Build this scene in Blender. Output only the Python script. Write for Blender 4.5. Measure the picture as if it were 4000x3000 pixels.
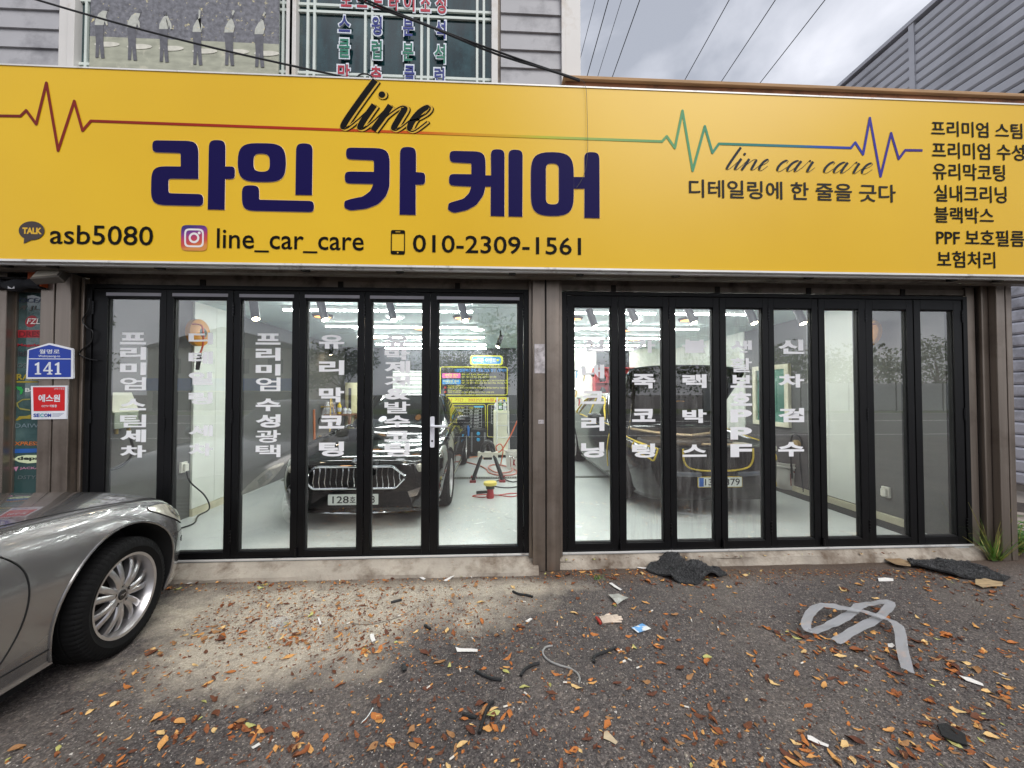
import bpy, bmesh, math, random
import numpy as np
from mathutils import Vector, Matrix, noise as mnoise
random.seed(7)
R = math.radians
S = bpy.context.scene
COL = S.collection
for o in list(bpy.data.objects): bpy.data.objects.remove(o)

# ------------------------------------------------------------------ camera
F = 1502.0; YAW = R(2.8); PITCH = R(1.2); CAMP = Vector((0, -3.55, 1.47))
FW = Vector((math.sin(YAW)*math.cos(PITCH), math.cos(YAW)*math.cos(PITCH), math.sin(PITCH)))
RT = Vector((math.cos(YAW), -math.sin(YAW), 0)); UPV = RT.cross(FW)
cd = bpy.data.cameras.new('camera'); cam = bpy.data.objects.new('camera', cd); COL.objects.link(cam)
cd.sensor_width = 36; cd.lens = 36*F/4000; cd.clip_start = 0.05; cd.clip_end = 2000
cam.matrix_world = Matrix(((RT.x, UPV.x, -FW.x, CAMP.x), (RT.y, UPV.y, -FW.y, CAMP.y), (RT.z, UPV.z, -FW.z, CAMP.z), (0, 0, 0, 1)))
S.camera = cam
def ray(x, y): return FW + RT*((x-2000)/F) + UPV*((1500-y)/F)
def aty(x, y, Y=0.0):
    d = ray(x, y); return CAMP + d*((Y-CAMP.y)/d.y)
def atz(x, y, Z=0.0):
    d = ray(x, y); return CAMP + d*((Z-CAMP.z)/d.z)
def atx(x, y, X=0.0):
    d = ray(x, y); return CAMP + d*((X-CAMP.x)/d.x)

# ------------------------------------------------------------------ world, sun, exposure
SUN_EL, SUN_AZ = R(47), R(148)          # azimuth measured from +Y towards +X: behind the camera, to the right
w = bpy.data.worlds.new('World'); S.world = w; w.use_nodes = True
nt = w.node_tree; N = nt.nodes; L = nt.links; N.clear()
out = N.new('ShaderNodeOutputWorld'); bg = N.new('ShaderNodeBackground'); bg.inputs[1].default_value = 0.1
sky = N.new('ShaderNodeTexSky'); sky.sky_type = 'NISHITA'; sky.sun_disc = False
sky.sun_elevation = SUN_EL; sky.sun_rotation = SUN_AZ
tc = N.new('ShaderNodeTexCoord'); mp = N.new('ShaderNodeMapping'); mp.inputs['Scale'].default_value = (1, 1, 1.9)
mp.inputs['Location'].default_value = (2.18, 1.31, 2.59)
L.new(tc.outputs['Generated'], mp.inputs[0])
n1 = N.new('ShaderNodeTexNoise'); n1.inputs['Scale'].default_value = 2.6; n1.inputs['Detail'].default_value = 7; n1.inputs['Roughness'].default_value = .5
n1.inputs['Distortion'].default_value = .35
L.new(mp.outputs[0], n1.inputs['Vector'])
rp = N.new('ShaderNodeValToRGB'); e = rp.color_ramp.elements
e[0].position = .38; e[0].color = (.42, .445, .51, 1); e[1].position = .60; e[1].color = (.90, .91, .98, 1)
m_ = rp.color_ramp.elements.new(.49); m_.color = (.66, .68, .75, 1)
L.new(n1.outputs[0], rp.inputs[0])
sc = N.new('ShaderNodeVectorMath'); sc.operation = 'SCALE'; sc.inputs['Scale'].default_value = 6.7
L.new(rp.outputs[0], sc.inputs[0])
mx = N.new('ShaderNodeMix'); mx.data_type = 'RGBA'; mx.inputs[0].default_value = .93
L.new(sky.outputs[0], mx.inputs[6]); L.new(sc.outputs[0], mx.inputs[7]); L.new(mx.outputs[2], bg.inputs[0]); L.new(bg.outputs[0], out.inputs[0])
sl = bpy.data.lights.new('sun', 'SUN'); so = bpy.data.objects.new('sun', sl); COL.objects.link(so)
sl.energy = 1.35; sl.angle = R(40); sl.color = (1, .97, .93)
sd = Vector((math.sin(SUN_AZ)*math.cos(SUN_EL), math.cos(SUN_AZ)*math.cos(SUN_EL), math.sin(SUN_EL)))
so.rotation_euler = sd.to_track_quat('Z', 'Y').to_euler(); so.location = sd*40
vs = S.view_settings; vs.view_transform = 'Standard'; vs.look = 'None'; vs.gamma = 1; vs.use_curve_mapping = False; vs.exposure = 0.78
cy = S.cycles; cy.use_denoising = True; cy.max_bounces = 9; cy.diffuse_bounces = 4; cy.glossy_bounces = 4; cy.transparent_max_bounces = 16
cy.sample_clamp_indirect = 6; cy.caustics_reflective = False; cy.caustics_refractive = False

# ------------------------------------------------------------------ materials
def lin(c):
    if isinstance(c, str):
        c = [int(c[i:i+2], 16)/255 for i in (1, 3, 5)]
        return tuple((v/12.92 if v <= .04045 else ((v+.055)/1.055)**2.4) for v in c)
    return tuple(c)
MATS = {}
def mat(name, col=(.5, .5, .5), rough=.5, metal=0, var=.12, scale=6, bump=0, bscale=60, coat=0, spec=.5, emit=0, stretch=None, dirt=None, dscale=2.5, dlo=.5, dhi=.7, rvar=.1, trans=0, alpha=1):
    if name in MATS: return MATS[name]
    m = bpy.data.materials.new(name); m.use_nodes = True; MATS[name] = m
    nt = m.node_tree; N = nt.nodes; L = nt.links; p = N['Principled BSDF']; c = lin(col)
    p.inputs['Roughness'].default_value = rough; p.inputs['Metallic'].default_value = metal
    p.inputs['Coat Weight'].default_value = coat; p.inputs['Coat Roughness'].default_value = .04
    p.inputs['Specular IOR Level'].default_value = spec; p.inputs['Transmission Weight'].default_value = trans; p.inputs['Alpha'].default_value = alpha
    p.inputs['Base Color'].default_value = (*c, 1)
    tc = N.new('ShaderNodeTexCoord'); vec = tc.outputs['Object']
    if stretch:
        mp = N.new('ShaderNodeMapping'); mp.inputs['Scale'].default_value = stretch; L.new(vec, mp.inputs[0]); vec = mp.outputs[0]
    n = N.new('ShaderNodeTexNoise'); n.inputs['Scale'].default_value = scale; n.inputs['Detail'].default_value = 6; L.new(vec, n.inputs['Vector'])
    r = N.new('ShaderNodeValToRGB'); e = r.color_ramp.elements
    e[0].position = .3; e[1].position = .7
    e[0].color = (*[v*(1-var) for v in c], 1); e[1].color = (*[min(1, v*(1+var)) for v in c], 1)
    L.new(n.outputs[0], r.inputs[0]); outc = r.outputs[0]
    if dirt:
        n2 = N.new('ShaderNodeTexNoise'); n2.inputs['Scale'].default_value = dscale; n2.inputs['Detail'].default_value = 8; n2.inputs['Roughness'].default_value = .65; L.new(tc.outputs['Object'], n2.inputs['Vector'])
        mr = N.new('ShaderNodeMapRange'); mr.inputs[1].default_value = dlo; mr.inputs[2].default_value = dhi; mr.clamp = True; L.new(n2.outputs[0], mr.inputs[0])
        mx = N.new('ShaderNodeMix'); mx.data_type = 'RGBA'; mx.inputs[7].default_value = (*lin(dirt), 1); L.new(mr.outputs[0], mx.inputs[0]); L.new(outc, mx.inputs[6]); outc = mx.outputs[2]
    L.new(outc, p.inputs['Base Color'])
    if rvar:
        mr = N.new('ShaderNodeMapRange'); mr.inputs[3].default_value = max(0, rough-rvar*rough); mr.inputs[4].default_value = min(1, rough+rvar*rough*1.5); L.new(n.outputs[0], mr.inputs[0]); L.new(mr.outputs[0], p.inputs['Roughness'])
    if bump:
        nb = N.new('ShaderNodeTexNoise'); nb.inputs['Scale'].default_value = bscale; nb.inputs['Detail'].default_value = 4; L.new(vec, nb.inputs['Vector'])
        b = N.new('ShaderNodeBump'); b.inputs['Strength'].default_value = bump; b.inputs['Distance'].default_value = .01; L.new(nb.outputs[0], b.inputs['Height']); L.new(b.outputs[0], p.inputs['Normal'])
    if emit:
        p.inputs['Emission Color'].default_value = (*c, 1); p.inputs['Emission Strength'].default_value = emit
    return m
def glassmat(name, tint=(.93, .97, .96), refl=1.62, rough=0.0, haze=0.0, dirtcol=(.6, .6, .58), dscale=3, streak=False):
    m = bpy.data.materials.new(name); m.use_nodes = True; MATS[name] = m
    nt = m.node_tree; N = nt.nodes; L = nt.links; N.clear()
    o = N.new('ShaderNodeOutputMaterial'); tr = N.new('ShaderNodeBsdfTransparent'); tr.inputs[0].default_value = (*tint, 1)
    gl = N.new('ShaderNodeBsdfGlossy'); gl.inputs['Roughness'].default_value = rough; gl.inputs[0].default_value = (1, 1, 1, 1)
    fr = N.new('ShaderNodeFresnel'); fr.inputs[0].default_value = refl
    ge = N.new('ShaderNodeNewGeometry'); inv = N.new('ShaderNodeMath'); inv.operation = 'SUBTRACT'; inv.inputs[0].default_value = 1; L.new(ge.outputs['Backfacing'], inv.inputs[1])
    mu = N.new('ShaderNodeMath'); mu.operation = 'MULTIPLY'; L.new(fr.outputs[0], mu.inputs[0]); L.new(inv.outputs[0], mu.inputs[1])
    mix = N.new('ShaderNodeMixShader'); L.new(mu.outputs[0], mix.inputs[0]); L.new(tr.outputs[0], mix.inputs[1]); L.new(gl.outputs[0], mix.inputs[2])
    last = mix
    if haze:
        tc = N.new('ShaderNodeTexCoord'); mp = N.new('ShaderNodeMapping'); mp.inputs['Scale'].default_value = (9, 9, .8) if streak else (1, 1, 1); L.new(tc.outputs['Object'], mp.inputs[0])
        n = N.new('ShaderNodeTexNoise'); n.inputs['Scale'].default_value = dscale; n.inputs['Detail'].default_value = 9; n.inputs['Roughness'].default_value = .7; L.new(mp.outputs[0], n.inputs['Vector'])
        mr = N.new('ShaderNodeMapRange'); mr.inputs[1].default_value = .48; mr.inputs[2].default_value = .78; mr.inputs[4].default_value = haze; L.new(n.outputs[0], mr.inputs[0])
        df = N.new('ShaderNodeBsdfDiffuse'); df.inputs[0].default_value = (*dirtcol, 1)
        m2 = N.new('ShaderNodeMixShader'); L.new(mr.outputs[0], m2.inputs[0]); L.new(mix.outputs[0], m2.inputs[1]); L.new(df.outputs[0], m2.inputs[2]); last = m2
    L.new(last.outputs[0], o.inputs[0]); return m

# ------------------------------------------------------------------ mesh helpers
class MB:
    def __init__(s): s.v = []; s.f = []; s.m = []
    def add(s, vs, fs, mi=0):
        k = len(s.v); s.v += [tuple(v) for v in vs]; s.f += [tuple(i+k for i in f) for f in fs]; s.m += [mi]*len(fs); return s
    def box(s, x0, x1, y0, y1, z0, z1, mi=0):
        x0, x1 = min(x0, x1), max(x0, x1); y0, y1 = min(y0, y1), max(y0, y1); z0, z1 = min(z0, z1), max(z0, z1)
        return s.add([(x0, y0, z0), (x1, y0, z0), (x1, y1, z0), (x0, y1, z0), (x0, y0, z1), (x1, y0, z1), (x1, y1, z1), (x0, y1, z1)],
                     [(0, 3, 2, 1), (4, 5, 6, 7), (0, 1, 5, 4), (1, 2, 6, 5), (2, 3, 7, 6), (3, 0, 4, 7)], mi)
    def prism(s, pts, a, b, axis='y', mi=0):      # pts in the two other axes
        n = len(pts)
        def P(p, c): return (p[0], c, p[1]) if axis == 'y' else ((c, p[0], p[1]) if axis == 'x' else (p[0], p[1], c))
        vs = [P(p, a) for p in pts]+[P(p, b) for p in pts]
        fs = [tuple(range(n)), tuple(range(2*n-1, n-1, -1))]+[(i+n, (i+1) % n+n, (i+1) % n, i) for i in range(n)]
        return s.add(vs, fs, mi)
    def tube(s, path, r, n=8, mi=0, cap=True, close=False):
        path = [Vector(p) for p in path]; k0 = len(s.v); M = len(path); rr = r if isinstance(r, (list, tuple)) else [r]*M
        ref = Vector((0, 0, 1)); vs = []; prev = None
        for i, p in enumerate(path):
            if close: t = path[(i+1) % M]-path[i-1]
            else: t = path[min(i+1, M-1)]-path[max(i-1, 0)]
            t = t.normalized() if t.length > 1e-9 else Vector((0, 0, 1))
            if prev is None:
                a = t.cross(ref if abs(t.z) < .95 else Vector((1, 0, 0))).normalized()
            else:
                a = (prev-t*prev.dot(t)); a = a.normalized() if a.length > 1e-6 else t.orthogonal().normalized()
            prev = a; b = t.cross(a)
            for j in range(n):
                q = 2*math.pi*j/n; vs.append(p+(a*math.cos(q)+b*math.sin(q))*rr[i])
        fs = []
        for i in range(M if close else M-1):
            i2 = (i+1) % M
            for j in range(n): fs.append((i*n+j, i*n+(j+1) % n, i2*n+(j+1) % n, i2*n+j))
        if cap and not close: fs += [tuple(range(n-1, -1, -1)), tuple((M-1)*n+j for j in range(n))]
        return s.add(vs, fs, mi)
    def cyl(s, p0, p1, r, n=20, mi=0, r1=None): return s.tube([p0, p1], [r, r if r1 is None else r1], n, mi)
    def lathe(s, prof, n=32, axis='z', c=(0, 0, 0), mi=0, closed=False, rad=None):
        vs = []; M = len(prof)
        for j in range(n):
            q = 2*math.pi*j/n; cq, sq = math.cos(q), math.sin(q)
            for k, (r, h) in enumerate(prof):
                if rad: r = rad(r, h, j, k)
                p = (r*cq, r*sq, h) if axis == 'z' else ((h, r*cq, r*sq) if axis == 'x' else (r*sq, h, r*cq))
                vs.append((p[0]+c[0], p[1]+c[1], p[2]+c[2]))
        fs = []
        for j in range(n):
            j2 = (j+1) % n
            for k in range(M if closed else M-1):
                k2 = (k+1) % M; fs.append((j*M+k, j2*M+k, j2*M+k2, j*M+k2))
        return s.add(vs, fs, mi)
    def poly(s, pts3, mi=0): return s.add(pts3, [tuple(range(len(pts3)))], mi)
    def xf(s, M):
        s.v = [tuple(M @ Vector(v)) for v in s.v]; return s
    def build(s, name, mats, parent=None, smooth=False, bevel=0, angle=35):
        me = bpy.data.meshes.new(name); me.from_pydata(s.v, [], s.f); 
        for m in (mats if isinstance(mats, (list, tuple)) else [mats]): me.materials.append(m)
        if len(me.materials) > 1: me.polygons.foreach_set('material_index', s.m)
        me.update()
        if smooth:
            me.polygons.foreach_set('use_smooth', [True]*len(me.polygons)); me.set_sharp_from_angle(angle=R(angle))
        o = bpy.data.objects.new(name, me); COL.objects.link(o)
        if parent: o.parent = parent
        if bevel:
            b = o.modifiers.new('bevel', 'BEVEL'); b.width = bevel; b.segments = 2; b.limit_method = 'ANGLE'; b.angle_limit = R(40)
        return o
def tag(o, label=None, cat=None, group=None, kind=None):
    if label: o['label'] = label
    if cat: o['category'] = cat
    if group: o['group'] = group
    if kind: o['kind'] = kind
    return o
def thing(name, label, cat, loc=(0, 0, 0), rz=0, group=None):
    o = bpy.data.objects.new(name, None); COL.objects.link(o); o.location = loc; o.rotation_euler = (0, 0, rz); o.empty_display_size = .1
    return tag(o, label, cat, group)
def dup(root, loc=None, rot=None, label=None, parent=None):
    c = root.copy(); COL.objects.link(c); c.parent = parent
    if loc is not None: c.location = loc
    if rot is not None: c.rotation_euler = rot
    if label: c['label'] = label
    for ch in [x for x in root.children]: dup(ch, parent=c)
    return c
def bx(name, m, parent, x0, x1, y0, y1, z0, z1, bevel=0): return MB().box(x0, x1, y0, y1, z0, z1).build(name, m, parent, bevel=bevel)
def spline(pts, n=8, close=False):
    P = [Vector(p) for p in pts]; M = len(P); o = []
    for i in range(M if close else M-1):
        if close: a, b, c, d = P[i-1], P[i], P[(i+1) % M], P[(i+2) % M]
        else: a, b, c, d = P[max(i-1, 0)], P[i], P[i+1], P[min(i+2, M-1)]
        for k in range(n):
            t = k/n; o.append(.5*((2*b)+(c-a)*t+(2*a-5*b+4*c-d)*t*t+(3*b-a-3*c+d)*t**3))
    if not close: o.append(P[-1])
    return o
def rounded(pts, seg=6):          # [(x, y, r)] -> polygon with rounded corners
    o = []; n = len(pts)
    for i in range(n):
        p = Vector(pts[i][:2]); r = pts[i][2] if len(pts[i]) > 2 else 0
        a = Vector(pts[i-1][:2]); b = Vector(pts[(i+1) % n][:2])
        if r <= 0: o.append(tuple(p)); continue
        da = (a-p); db = (b-p); la, lb = da.length, db.length; da /= la; db /= lb
        r = min(r, la*.5, lb*.5)
        p0 = p+da*r; p1 = p+db*r
        for k in range(seg+1):
            t = k/seg; q = p0*(1-t)**2+p*(2*t*(1-t))*1.0+p1*t*t
            # pull towards a circular arc
            o.append(tuple(q.lerp(p, .17*(4*t*(1-t)))))
    return o
# text -> mesh fitted into a rectangle
_tc = bpy.data.curves.new('letters', 'FONT'); _to = bpy.data.objects.new('letters', _tc)
_cache = {}
def glyphs(body, bold=0.0, space=1.0):
    k = (body, bold, space)
    if k not in _cache:
        _tc.body = body; _tc.offset = bold; _tc.space_character = space; _tc.resolution_u = 3
        me = bpy.data.meshes.new_from_object(_to)
        v = np.array([x.co[:2] for x in me.vertices]) if len(me.vertices) else np.zeros((1, 2)); f = [tuple(p.vertices) for p in me.polygons]
        bpy.data.meshes.remove(me); _cache[k] = (v, f)
    return _cache[k]
def fit(mb, body, x0, x1, z0, z1, y, bold=0.0, mi=0, keep=False, space=1.0, shear=0):
    v, f = glyphs(body, bold, space); lo = v.min(0); hi = v.max(0); d = np.maximum(hi-lo, 1e-6)
    sx = (x1-x0)/d[0]; sz = (z1-z0)/d[1]
    if keep: sx = sz = min(sx, sz)
    P = [(x0+(p[0]-lo[0])*sx+shear*(p[1]-lo[1])*sz, y, z0+(p[1]-lo[1])*sz) for p in v]
    return mb.add(P, f, mi)
def fitpx(mb, body, x0, x1, yt, yb, Y, xref=None, **k):
    xr = x0 if xref is None else xref
    a = aty(x0, (yt+yb)/2, Y); b = aty(x1, (yt+yb)/2, Y)
    return fit(mb, body, a.x, b.x, aty(xr, yb, Y).z, aty(xr, yt, Y).z, Y, **k)
# ------------------------------------------------------------------ ground
GZ = -0.12
def asphalt_material():
    m = bpy.data.materials.new('asphalt'); m.use_nodes = True; nt = m.node_tree; N = nt.nodes; L = nt.links; p = N['Principled BSDF']
    tc = N.new('ShaderNodeTexCoord'); V = tc.outputs['Object']
    def noise(s, d=6, r=.6):
        n = N.new('ShaderNodeTexNoise'); n.inputs['Scale'].default_value = s; n.inputs['Detail'].default_value = d; n.inputs['Roughness'].default_value = r; L.new(V, n.inputs['Vector']); return n.outputs[0]
    def ramp(i, *el):
        r = N.new('ShaderNodeValToRGB'); e = r.color_ramp.elements; e[0].position, e[0].color = el[0][0], (*el[0][1], 1); e[1].position, e[1].color = el[-1][0], (*el[-1][1], 1)
        for q in el[1:-1]: x = e.new(q[0]); x.color = (*q[1], 1)
        L.new(i, r.inputs[0]); return r.outputs[0]
    def mix(f, a, b):
        x = N.new('ShaderNodeMix'); x.data_type = 'RGBA'
        if isinstance(f, float): x.inputs[0].default_value = f
        else: L.new(f, x.inputs[0])
        for s, i in ((a, 6), (b, 7)):
            if isinstance(s, tuple): x.inputs[i].default_value = (*s, 1)
            else: L.new(s, x.inputs[i])
        return x.outputs[2]
    def math_(op, a, b):
        x = N.new('ShaderNodeMath'); x.operation = op
        for s, i in ((a, 0), (b, 1)):
            if isinstance(s, (int, float)): x.inputs[i].default_value = s
            else: L.new(s, x.inputs[i])
        return x.outputs[0]
    vo = N.new('ShaderNodeTexVoronoi'); vo.inputs['Scale'].default_value = 150; L.new(V, vo.inputs['Vector'])
    vo2 = N.new('ShaderNodeTexVoronoi'); vo2.inputs['Scale'].default_value = 70; L.new(V, vo2.inputs['Vector'])
    stone = ramp(vo.outputs['Color'], (.1, (.024, .021, .023)), (.45, (.08, .071, .072)), (.8, (.16, .144, .141)), (.96, (.46, .42, .39)))
    stone2 = ramp(vo2.outputs['Color'], (.2, (.05, .045, .043)), (.72, (.115, .101, .093)), (.97, (.32, .27, .23)))
    base = mix(.45, stone, stone2)
    big = ramp(noise(1.3, 8, .65), (.33, (.62, .60, .60)), (.66, (1.25, 1.2, 1.16)))
    mu = N.new('ShaderNodeMix'); mu.data_type = 'RGBA'; mu.blend_type = 'MULTIPLY'; mu.inputs[0].default_value = .8; L.new(base, mu.inputs[6]); L.new(big, mu.inputs[7]); base = mu.outputs[2]
    # sandy dust lying in front of the left bay
    c = atz(1330, 2370, GZ); sx = N.new('ShaderNodeSeparateXYZ'); L.new(V, sx.inputs[0])
    def blob(cx, cy, rx, ry):
        a = math_('DIVIDE', math_('SUBTRACT', sx.outputs[0], cx), rx); b = math_('DIVIDE', math_('SUBTRACT', sx.outputs[1], cy), ry)
        return math_('SQRT', math_('ADD', math_('MULTIPLY', a, a), math_('MULTIPLY', b, b)), 0)
    d = math_('MINIMUM', blob(c.x-.1, c.y, 1.35, .46), blob(c.x-.25, c.y-.4, .75, .42))
    d = math_('MINIMUM', d, blob(c.x+.9, c.y+.22, .9, .16))
    d = math_('ADD', d, math_('MULTIPLY', math_('SUBTRACT', noise(2.6, 9, .68), .5), 2.1))
    mr = N.new('ShaderNodeMapRange'); mr.inputs[1].default_value = 1.25; mr.inputs[2].default_value = .55; mr.inputs[3].default_value = 0; mr.inputs[4].default_value = .9; L.new(d, mr.inputs[0])
    sand = ramp(noise(60, 5), (.3, (.40, .345, .265)), (.7, (.60, .53, .43)))
    f = math_('MULTIPLY', mr.outputs[0], ramp(noise(9, 8, .7), (.3, (.35,)*3), (.5, (1,)*3)))
    col = mix(f, base, sand)
    # thin film of the same dust elsewhere
    f2 = ramp(noise(.75, 8, .7), (.48, (0,)*3), (.74, (.4,)*3)); col = mix(f2, col, (.25, .215, .18))
    # old brown soil line along the foot of the sill
    sl_ = N.new('ShaderNodeMapRange'); sl_.inputs[1].default_value = -.42; sl_.inputs[2].default_value = -.14; L.new(math_('ADD', sx.outputs[1], math_('MULTIPLY', math_('SUBTRACT', noise(4, 6), .5), .35)), sl_.inputs[0])
    ok = N.new('ShaderNodeMapRange'); ok.inputs[1].default_value = 7; ok.inputs[2].default_value = 5; L.new(math_('ABSOLUTE', sx.outputs[0], 0), ok.inputs[0])
    col = mix(math_('MULTIPLY', math_('MULTIPLY', sl_.outputs[0], ok.outputs[0]), .75), col, (.095, .062, .042))
    # pale worn paint scraps and a few dark oil stains
    f3 = ramp(noise(3.2, 9, .75), (.70, (0,)*3), (.74, (.55,)*3)); col = mix(f3, col, (.34, .31, .30))
    f4 = ramp(noise(1.9, 4, .5), (.27, (.5,)*3), (.36, (0,)*3)); col = mix(f4, col, (.035, .03, .03))
    L.new(col, p.inputs['Base Color']); p.inputs['Roughness'].default_value = .82; p.inputs['Specular IOR Level'].default_value = .35
    h = math_('ADD', math_('MULTIPLY', vo.outputs['Distance'], -1.0), math_('MULTIPLY', vo2.outputs['Distance'], -1.2))
    b = N.new('ShaderNodeBump'); b.inputs['Strength'].default_value = .75; b.inputs['Distance'].default_value = .006; L.new(h, b.inputs['Height']); L.new(b.outputs[0], p.inputs['Normal'])
    return m
tag(MB().poly([(-200, -200, GZ), (200, -200, GZ), (200, 200, GZ), (-200, 200, GZ)]).build('ground', asphalt_material()), kind='structure')
# concrete yard to the right of the shop, road behind the camera
M_conc = mat('yard_concrete', '#a39a90', .85, var=.2, scale=3, bump=.4, bscale=40, dirt='#5c5148', dscale=1.4)
tag(MB().poly([(5.05, .25, GZ+.012), (14, .25, GZ+.012), (14, 9, GZ+.012), (5.05, 9, GZ+.012)]).build('yard_pavement', M_conc), kind='structure')
M_road = mat('road_asphalt', '#4d4b4b', .85, var=.2, scale=2, bump=.3, bscale=90)
tag(MB().poly([(-120, -24, GZ+.006), (120, -24, GZ+.006), (120, -9.5, GZ+.006), (-120, -9.5, GZ+.006)]).build('road', M_road), kind='structure')
M_line = mat('road_paint', '#d8d8d4', .6, var=.15, scale=5)
for y in (-10.2, -16.6, -16.9, -23.4):
    tag(MB().poly([(-60, y-.07, GZ+.011), (60, y-.07, GZ+.011), (60, y+.07, GZ+.011), (-60, y+.07, GZ+.011)]).build('road_marking', M_line), kind='structure')
M_verge = mat('verge_grass', '#5c6636', .95, var=.35, scale=3, bump=.6)
tag(MB().poly([(-120, -32, GZ+.008), (120, -32, GZ+.008), (120, -24.2, GZ+.008), (-120, -24.2, GZ+.008)]).build('verge', M_verge), kind='structure')

# ------------------------------------------------------------------ shop building
M_wallgrey = mat('wall_grey', '#605f5d', .8, var=.08, scale=2, bump=.15, bscale=30)
M_white = mat('wall_white_panel', '#e9ece2', .45, var=.03, scale=2)
M_ceil = mat('ceiling_white', '#d3e6e4', .6, var=.03, scale=1)
M_steel = mat('brushed_stainless', '#94897f', .36, metal=.85, var=.14, scale=2.2, stretch=(12, 12, .35), dirt='#5d4f45', dscale=1.6, dlo=.5, dhi=.85, rvar=.35)
M_darksteel = mat('dark_channel', '#2a2725', .55, metal=.6, var=.25, scale=5)
M_lintel = mat('lintel_steel', '#8a8178', .45, metal=.5, var=.2, scale=3, dirt='#3a2f28', dscale=3)
M_black = mat('black_powder_coat', '#08080a', .42, var=.2, scale=8, spec=.3)
M_silver = mat('sign_aluminium', '#e2e1de', .4, metal=.2, var=.1, scale=3, dirt='#6a5a4c', dscale=5, dlo=.58, dhi=.75)
M_backdark = mat('back_wall_charcoal', '#33363a', .6, var=.1, scale=2)
XL, XR, YB, ZC = -3.58, 4.5, 5.9, 2.55
shop = thing('shop_building', 'low two bay shop front with stainless pillars and grey sided storey above', 'building', (0.6, 3, GZ))
shop_off = Vector((-.6, -3, -GZ))
class PB(MB):       # builder whose result is parented to an Empty standing away from the origin
    pass
def sp(mb, name, m, bevel=0, parent=None, **k):
    o = mb.build(name, m, parent or shop, bevel=bevel, **k)
    if parent is None: o.location = shop_off
    return o
def sbox(name, m, *a, bevel=0): return sp(MB().box(*a), name, m, bevel)
M_floor = bpy.data.materials.new('epoxy_floor'); M_floor.use_nodes = True
def floor_nodes(m):
    nt = m.node_tree; N = nt.nodes; L = nt.links; p = N['Principled BSDF']; tc = N.new('ShaderNodeTexCoord')
    n = N.new('ShaderNodeTexNoise'); n.inputs['Scale'].default_value = 1.1; n.inputs['Detail'].default_value = 8; L.new(tc.outputs['Object'], n.inputs['Vector'])
    r = N.new('ShaderNodeValToRGB'); e = r.color_ramp.elements; e[0].position = .3; e[0].color = (.53, .56, .55, 1); e[1].position = .68; e[1].color = (.61, .635, .61, 1); L.new(n.outputs[0], r.inputs[0])
    n2 = N.new('ShaderNodeTexNoise'); n2.inputs['Scale'].default_value = 26; n2.inputs['Detail'].default_value = 6; L.new(tc.outputs['Object'], n2.inputs['Vector'])
    mr = N.new('ShaderNodeMapRange'); mr.inputs[1].default_value = .66; mr.inputs[2].default_value = .72; mr.inputs[4].default_value = .4; L.new(n2.outputs[0], mr.inputs[0])
    mx = N.new('ShaderNodeMix'); mx.data_type = 'RGBA'; mx.inputs[7].default_value = (.22, .2, .17, 1); L.new(mr.outputs[0], mx.inputs[0]); L.new(r.outputs[0], mx.inputs[6]); L.new(mx.outputs[2], p.inputs['Base Color'])
    p.inputs['Roughness'].default_value = .22
    mr2 = N.new('ShaderNodeMapRange'); mr2.inputs[3].default_value = .2; mr2.inputs[4].default_value = .3; L.new(n.outputs[0], mr2.inputs[0]); L.new(mr2.outputs[0], p.inputs['Roughness'])
floor_nodes(M_floor)
tag(MB().box(XL-.1, XR+.1, -.04, YB+.1, -.16, 0).build('floor', M_floor), kind='structure')
# shell
sbox('side_wall', M_wallgrey, XL-.14, XL, .06, YB+.2, .0, 3.9)
sbox('side_wall', M_wallgrey, XR, XR+.14, .06, YB+.2, .0, 3.9)
sbox('back_wall', M_backdark, XL, XR, YB, YB+.15, .0, 3.9)
sbox('roof_slab', M_lintel, XL-.6, XR+.42, -.14, YB+.2, 3.9, 4.0)
for i, (a, b) in enumerate([(.06, 1.33), (1.36, 2.53), (2.56, 3.68), (3.71, 4.83), (4.86, YB)]):
    sbox('ceiling_panel', M_ceil, XL, XR, a, b, ZC, ZC+.04)
# white wall panels on both side walls and on the back wall
for a, b in [(1.2, 1.56), (1.565, 1.93)]:
    sbox('wall_panel', M_white, XL, XL+.025, a, b, .09, ZC)
sbox('skirting', mat('skirting_cream', '#cfc9ae', .6), XL, XL+.035, 1.2, 1.93, 0, .085)
for a, b in [(1.02, 1.38), (1.385, 1.72), (3.1, 3.95), (3.955, 4.9), (4.905, 5.85)]:
    sbox('wall_panel', M_white, XR-.025, XR, a, b, .09, ZC)
sbox('skirting', MATS['skirting_cream'], XR-.05, XR, .3, 5.85, 0, .075)
sbox('floor_gutter', mat('gutter_black', '#2b2c2c', .7, bump=.4), XR-.28, XR-.06, .25, 5.8, .001, .006)
for a, b in [(1.05, 1.75), (1.755, 2.55), (3.4, 4.47)]:
    sbox('wall_panel', M_white, a, b, YB-.02, YB, .0, ZC)
# slat wall boards
M_slat = mat('slat_wall', '#dfe6dd', .5, var=.04)
def slatwall(x0, x1, z0, z1, pitch=.1):
    z = z0
    while z < z1-.02:
        sbox('slat', M_slat, x0, x1, YB-.05, YB-.021, z, min(z+pitch-.014, z1)); z += pitch
slatwall(-2.42, -1.58, .75, 1.98); slatwall(1.08, 1.72, .5, 2.1)
M_wood = mat('wood_brown', '#7a5233', .6, var=.3, scale=4, stretch=(1, 1, .15))
sbox('wood_post', M_wood, -1.57, -1.5, YB-.06, YB-.021, .6, 1.98); sbox('wood_post', M_wood, 1.73, 1.8, YB-.06, YB-.021, .4, 2.1)
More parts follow.
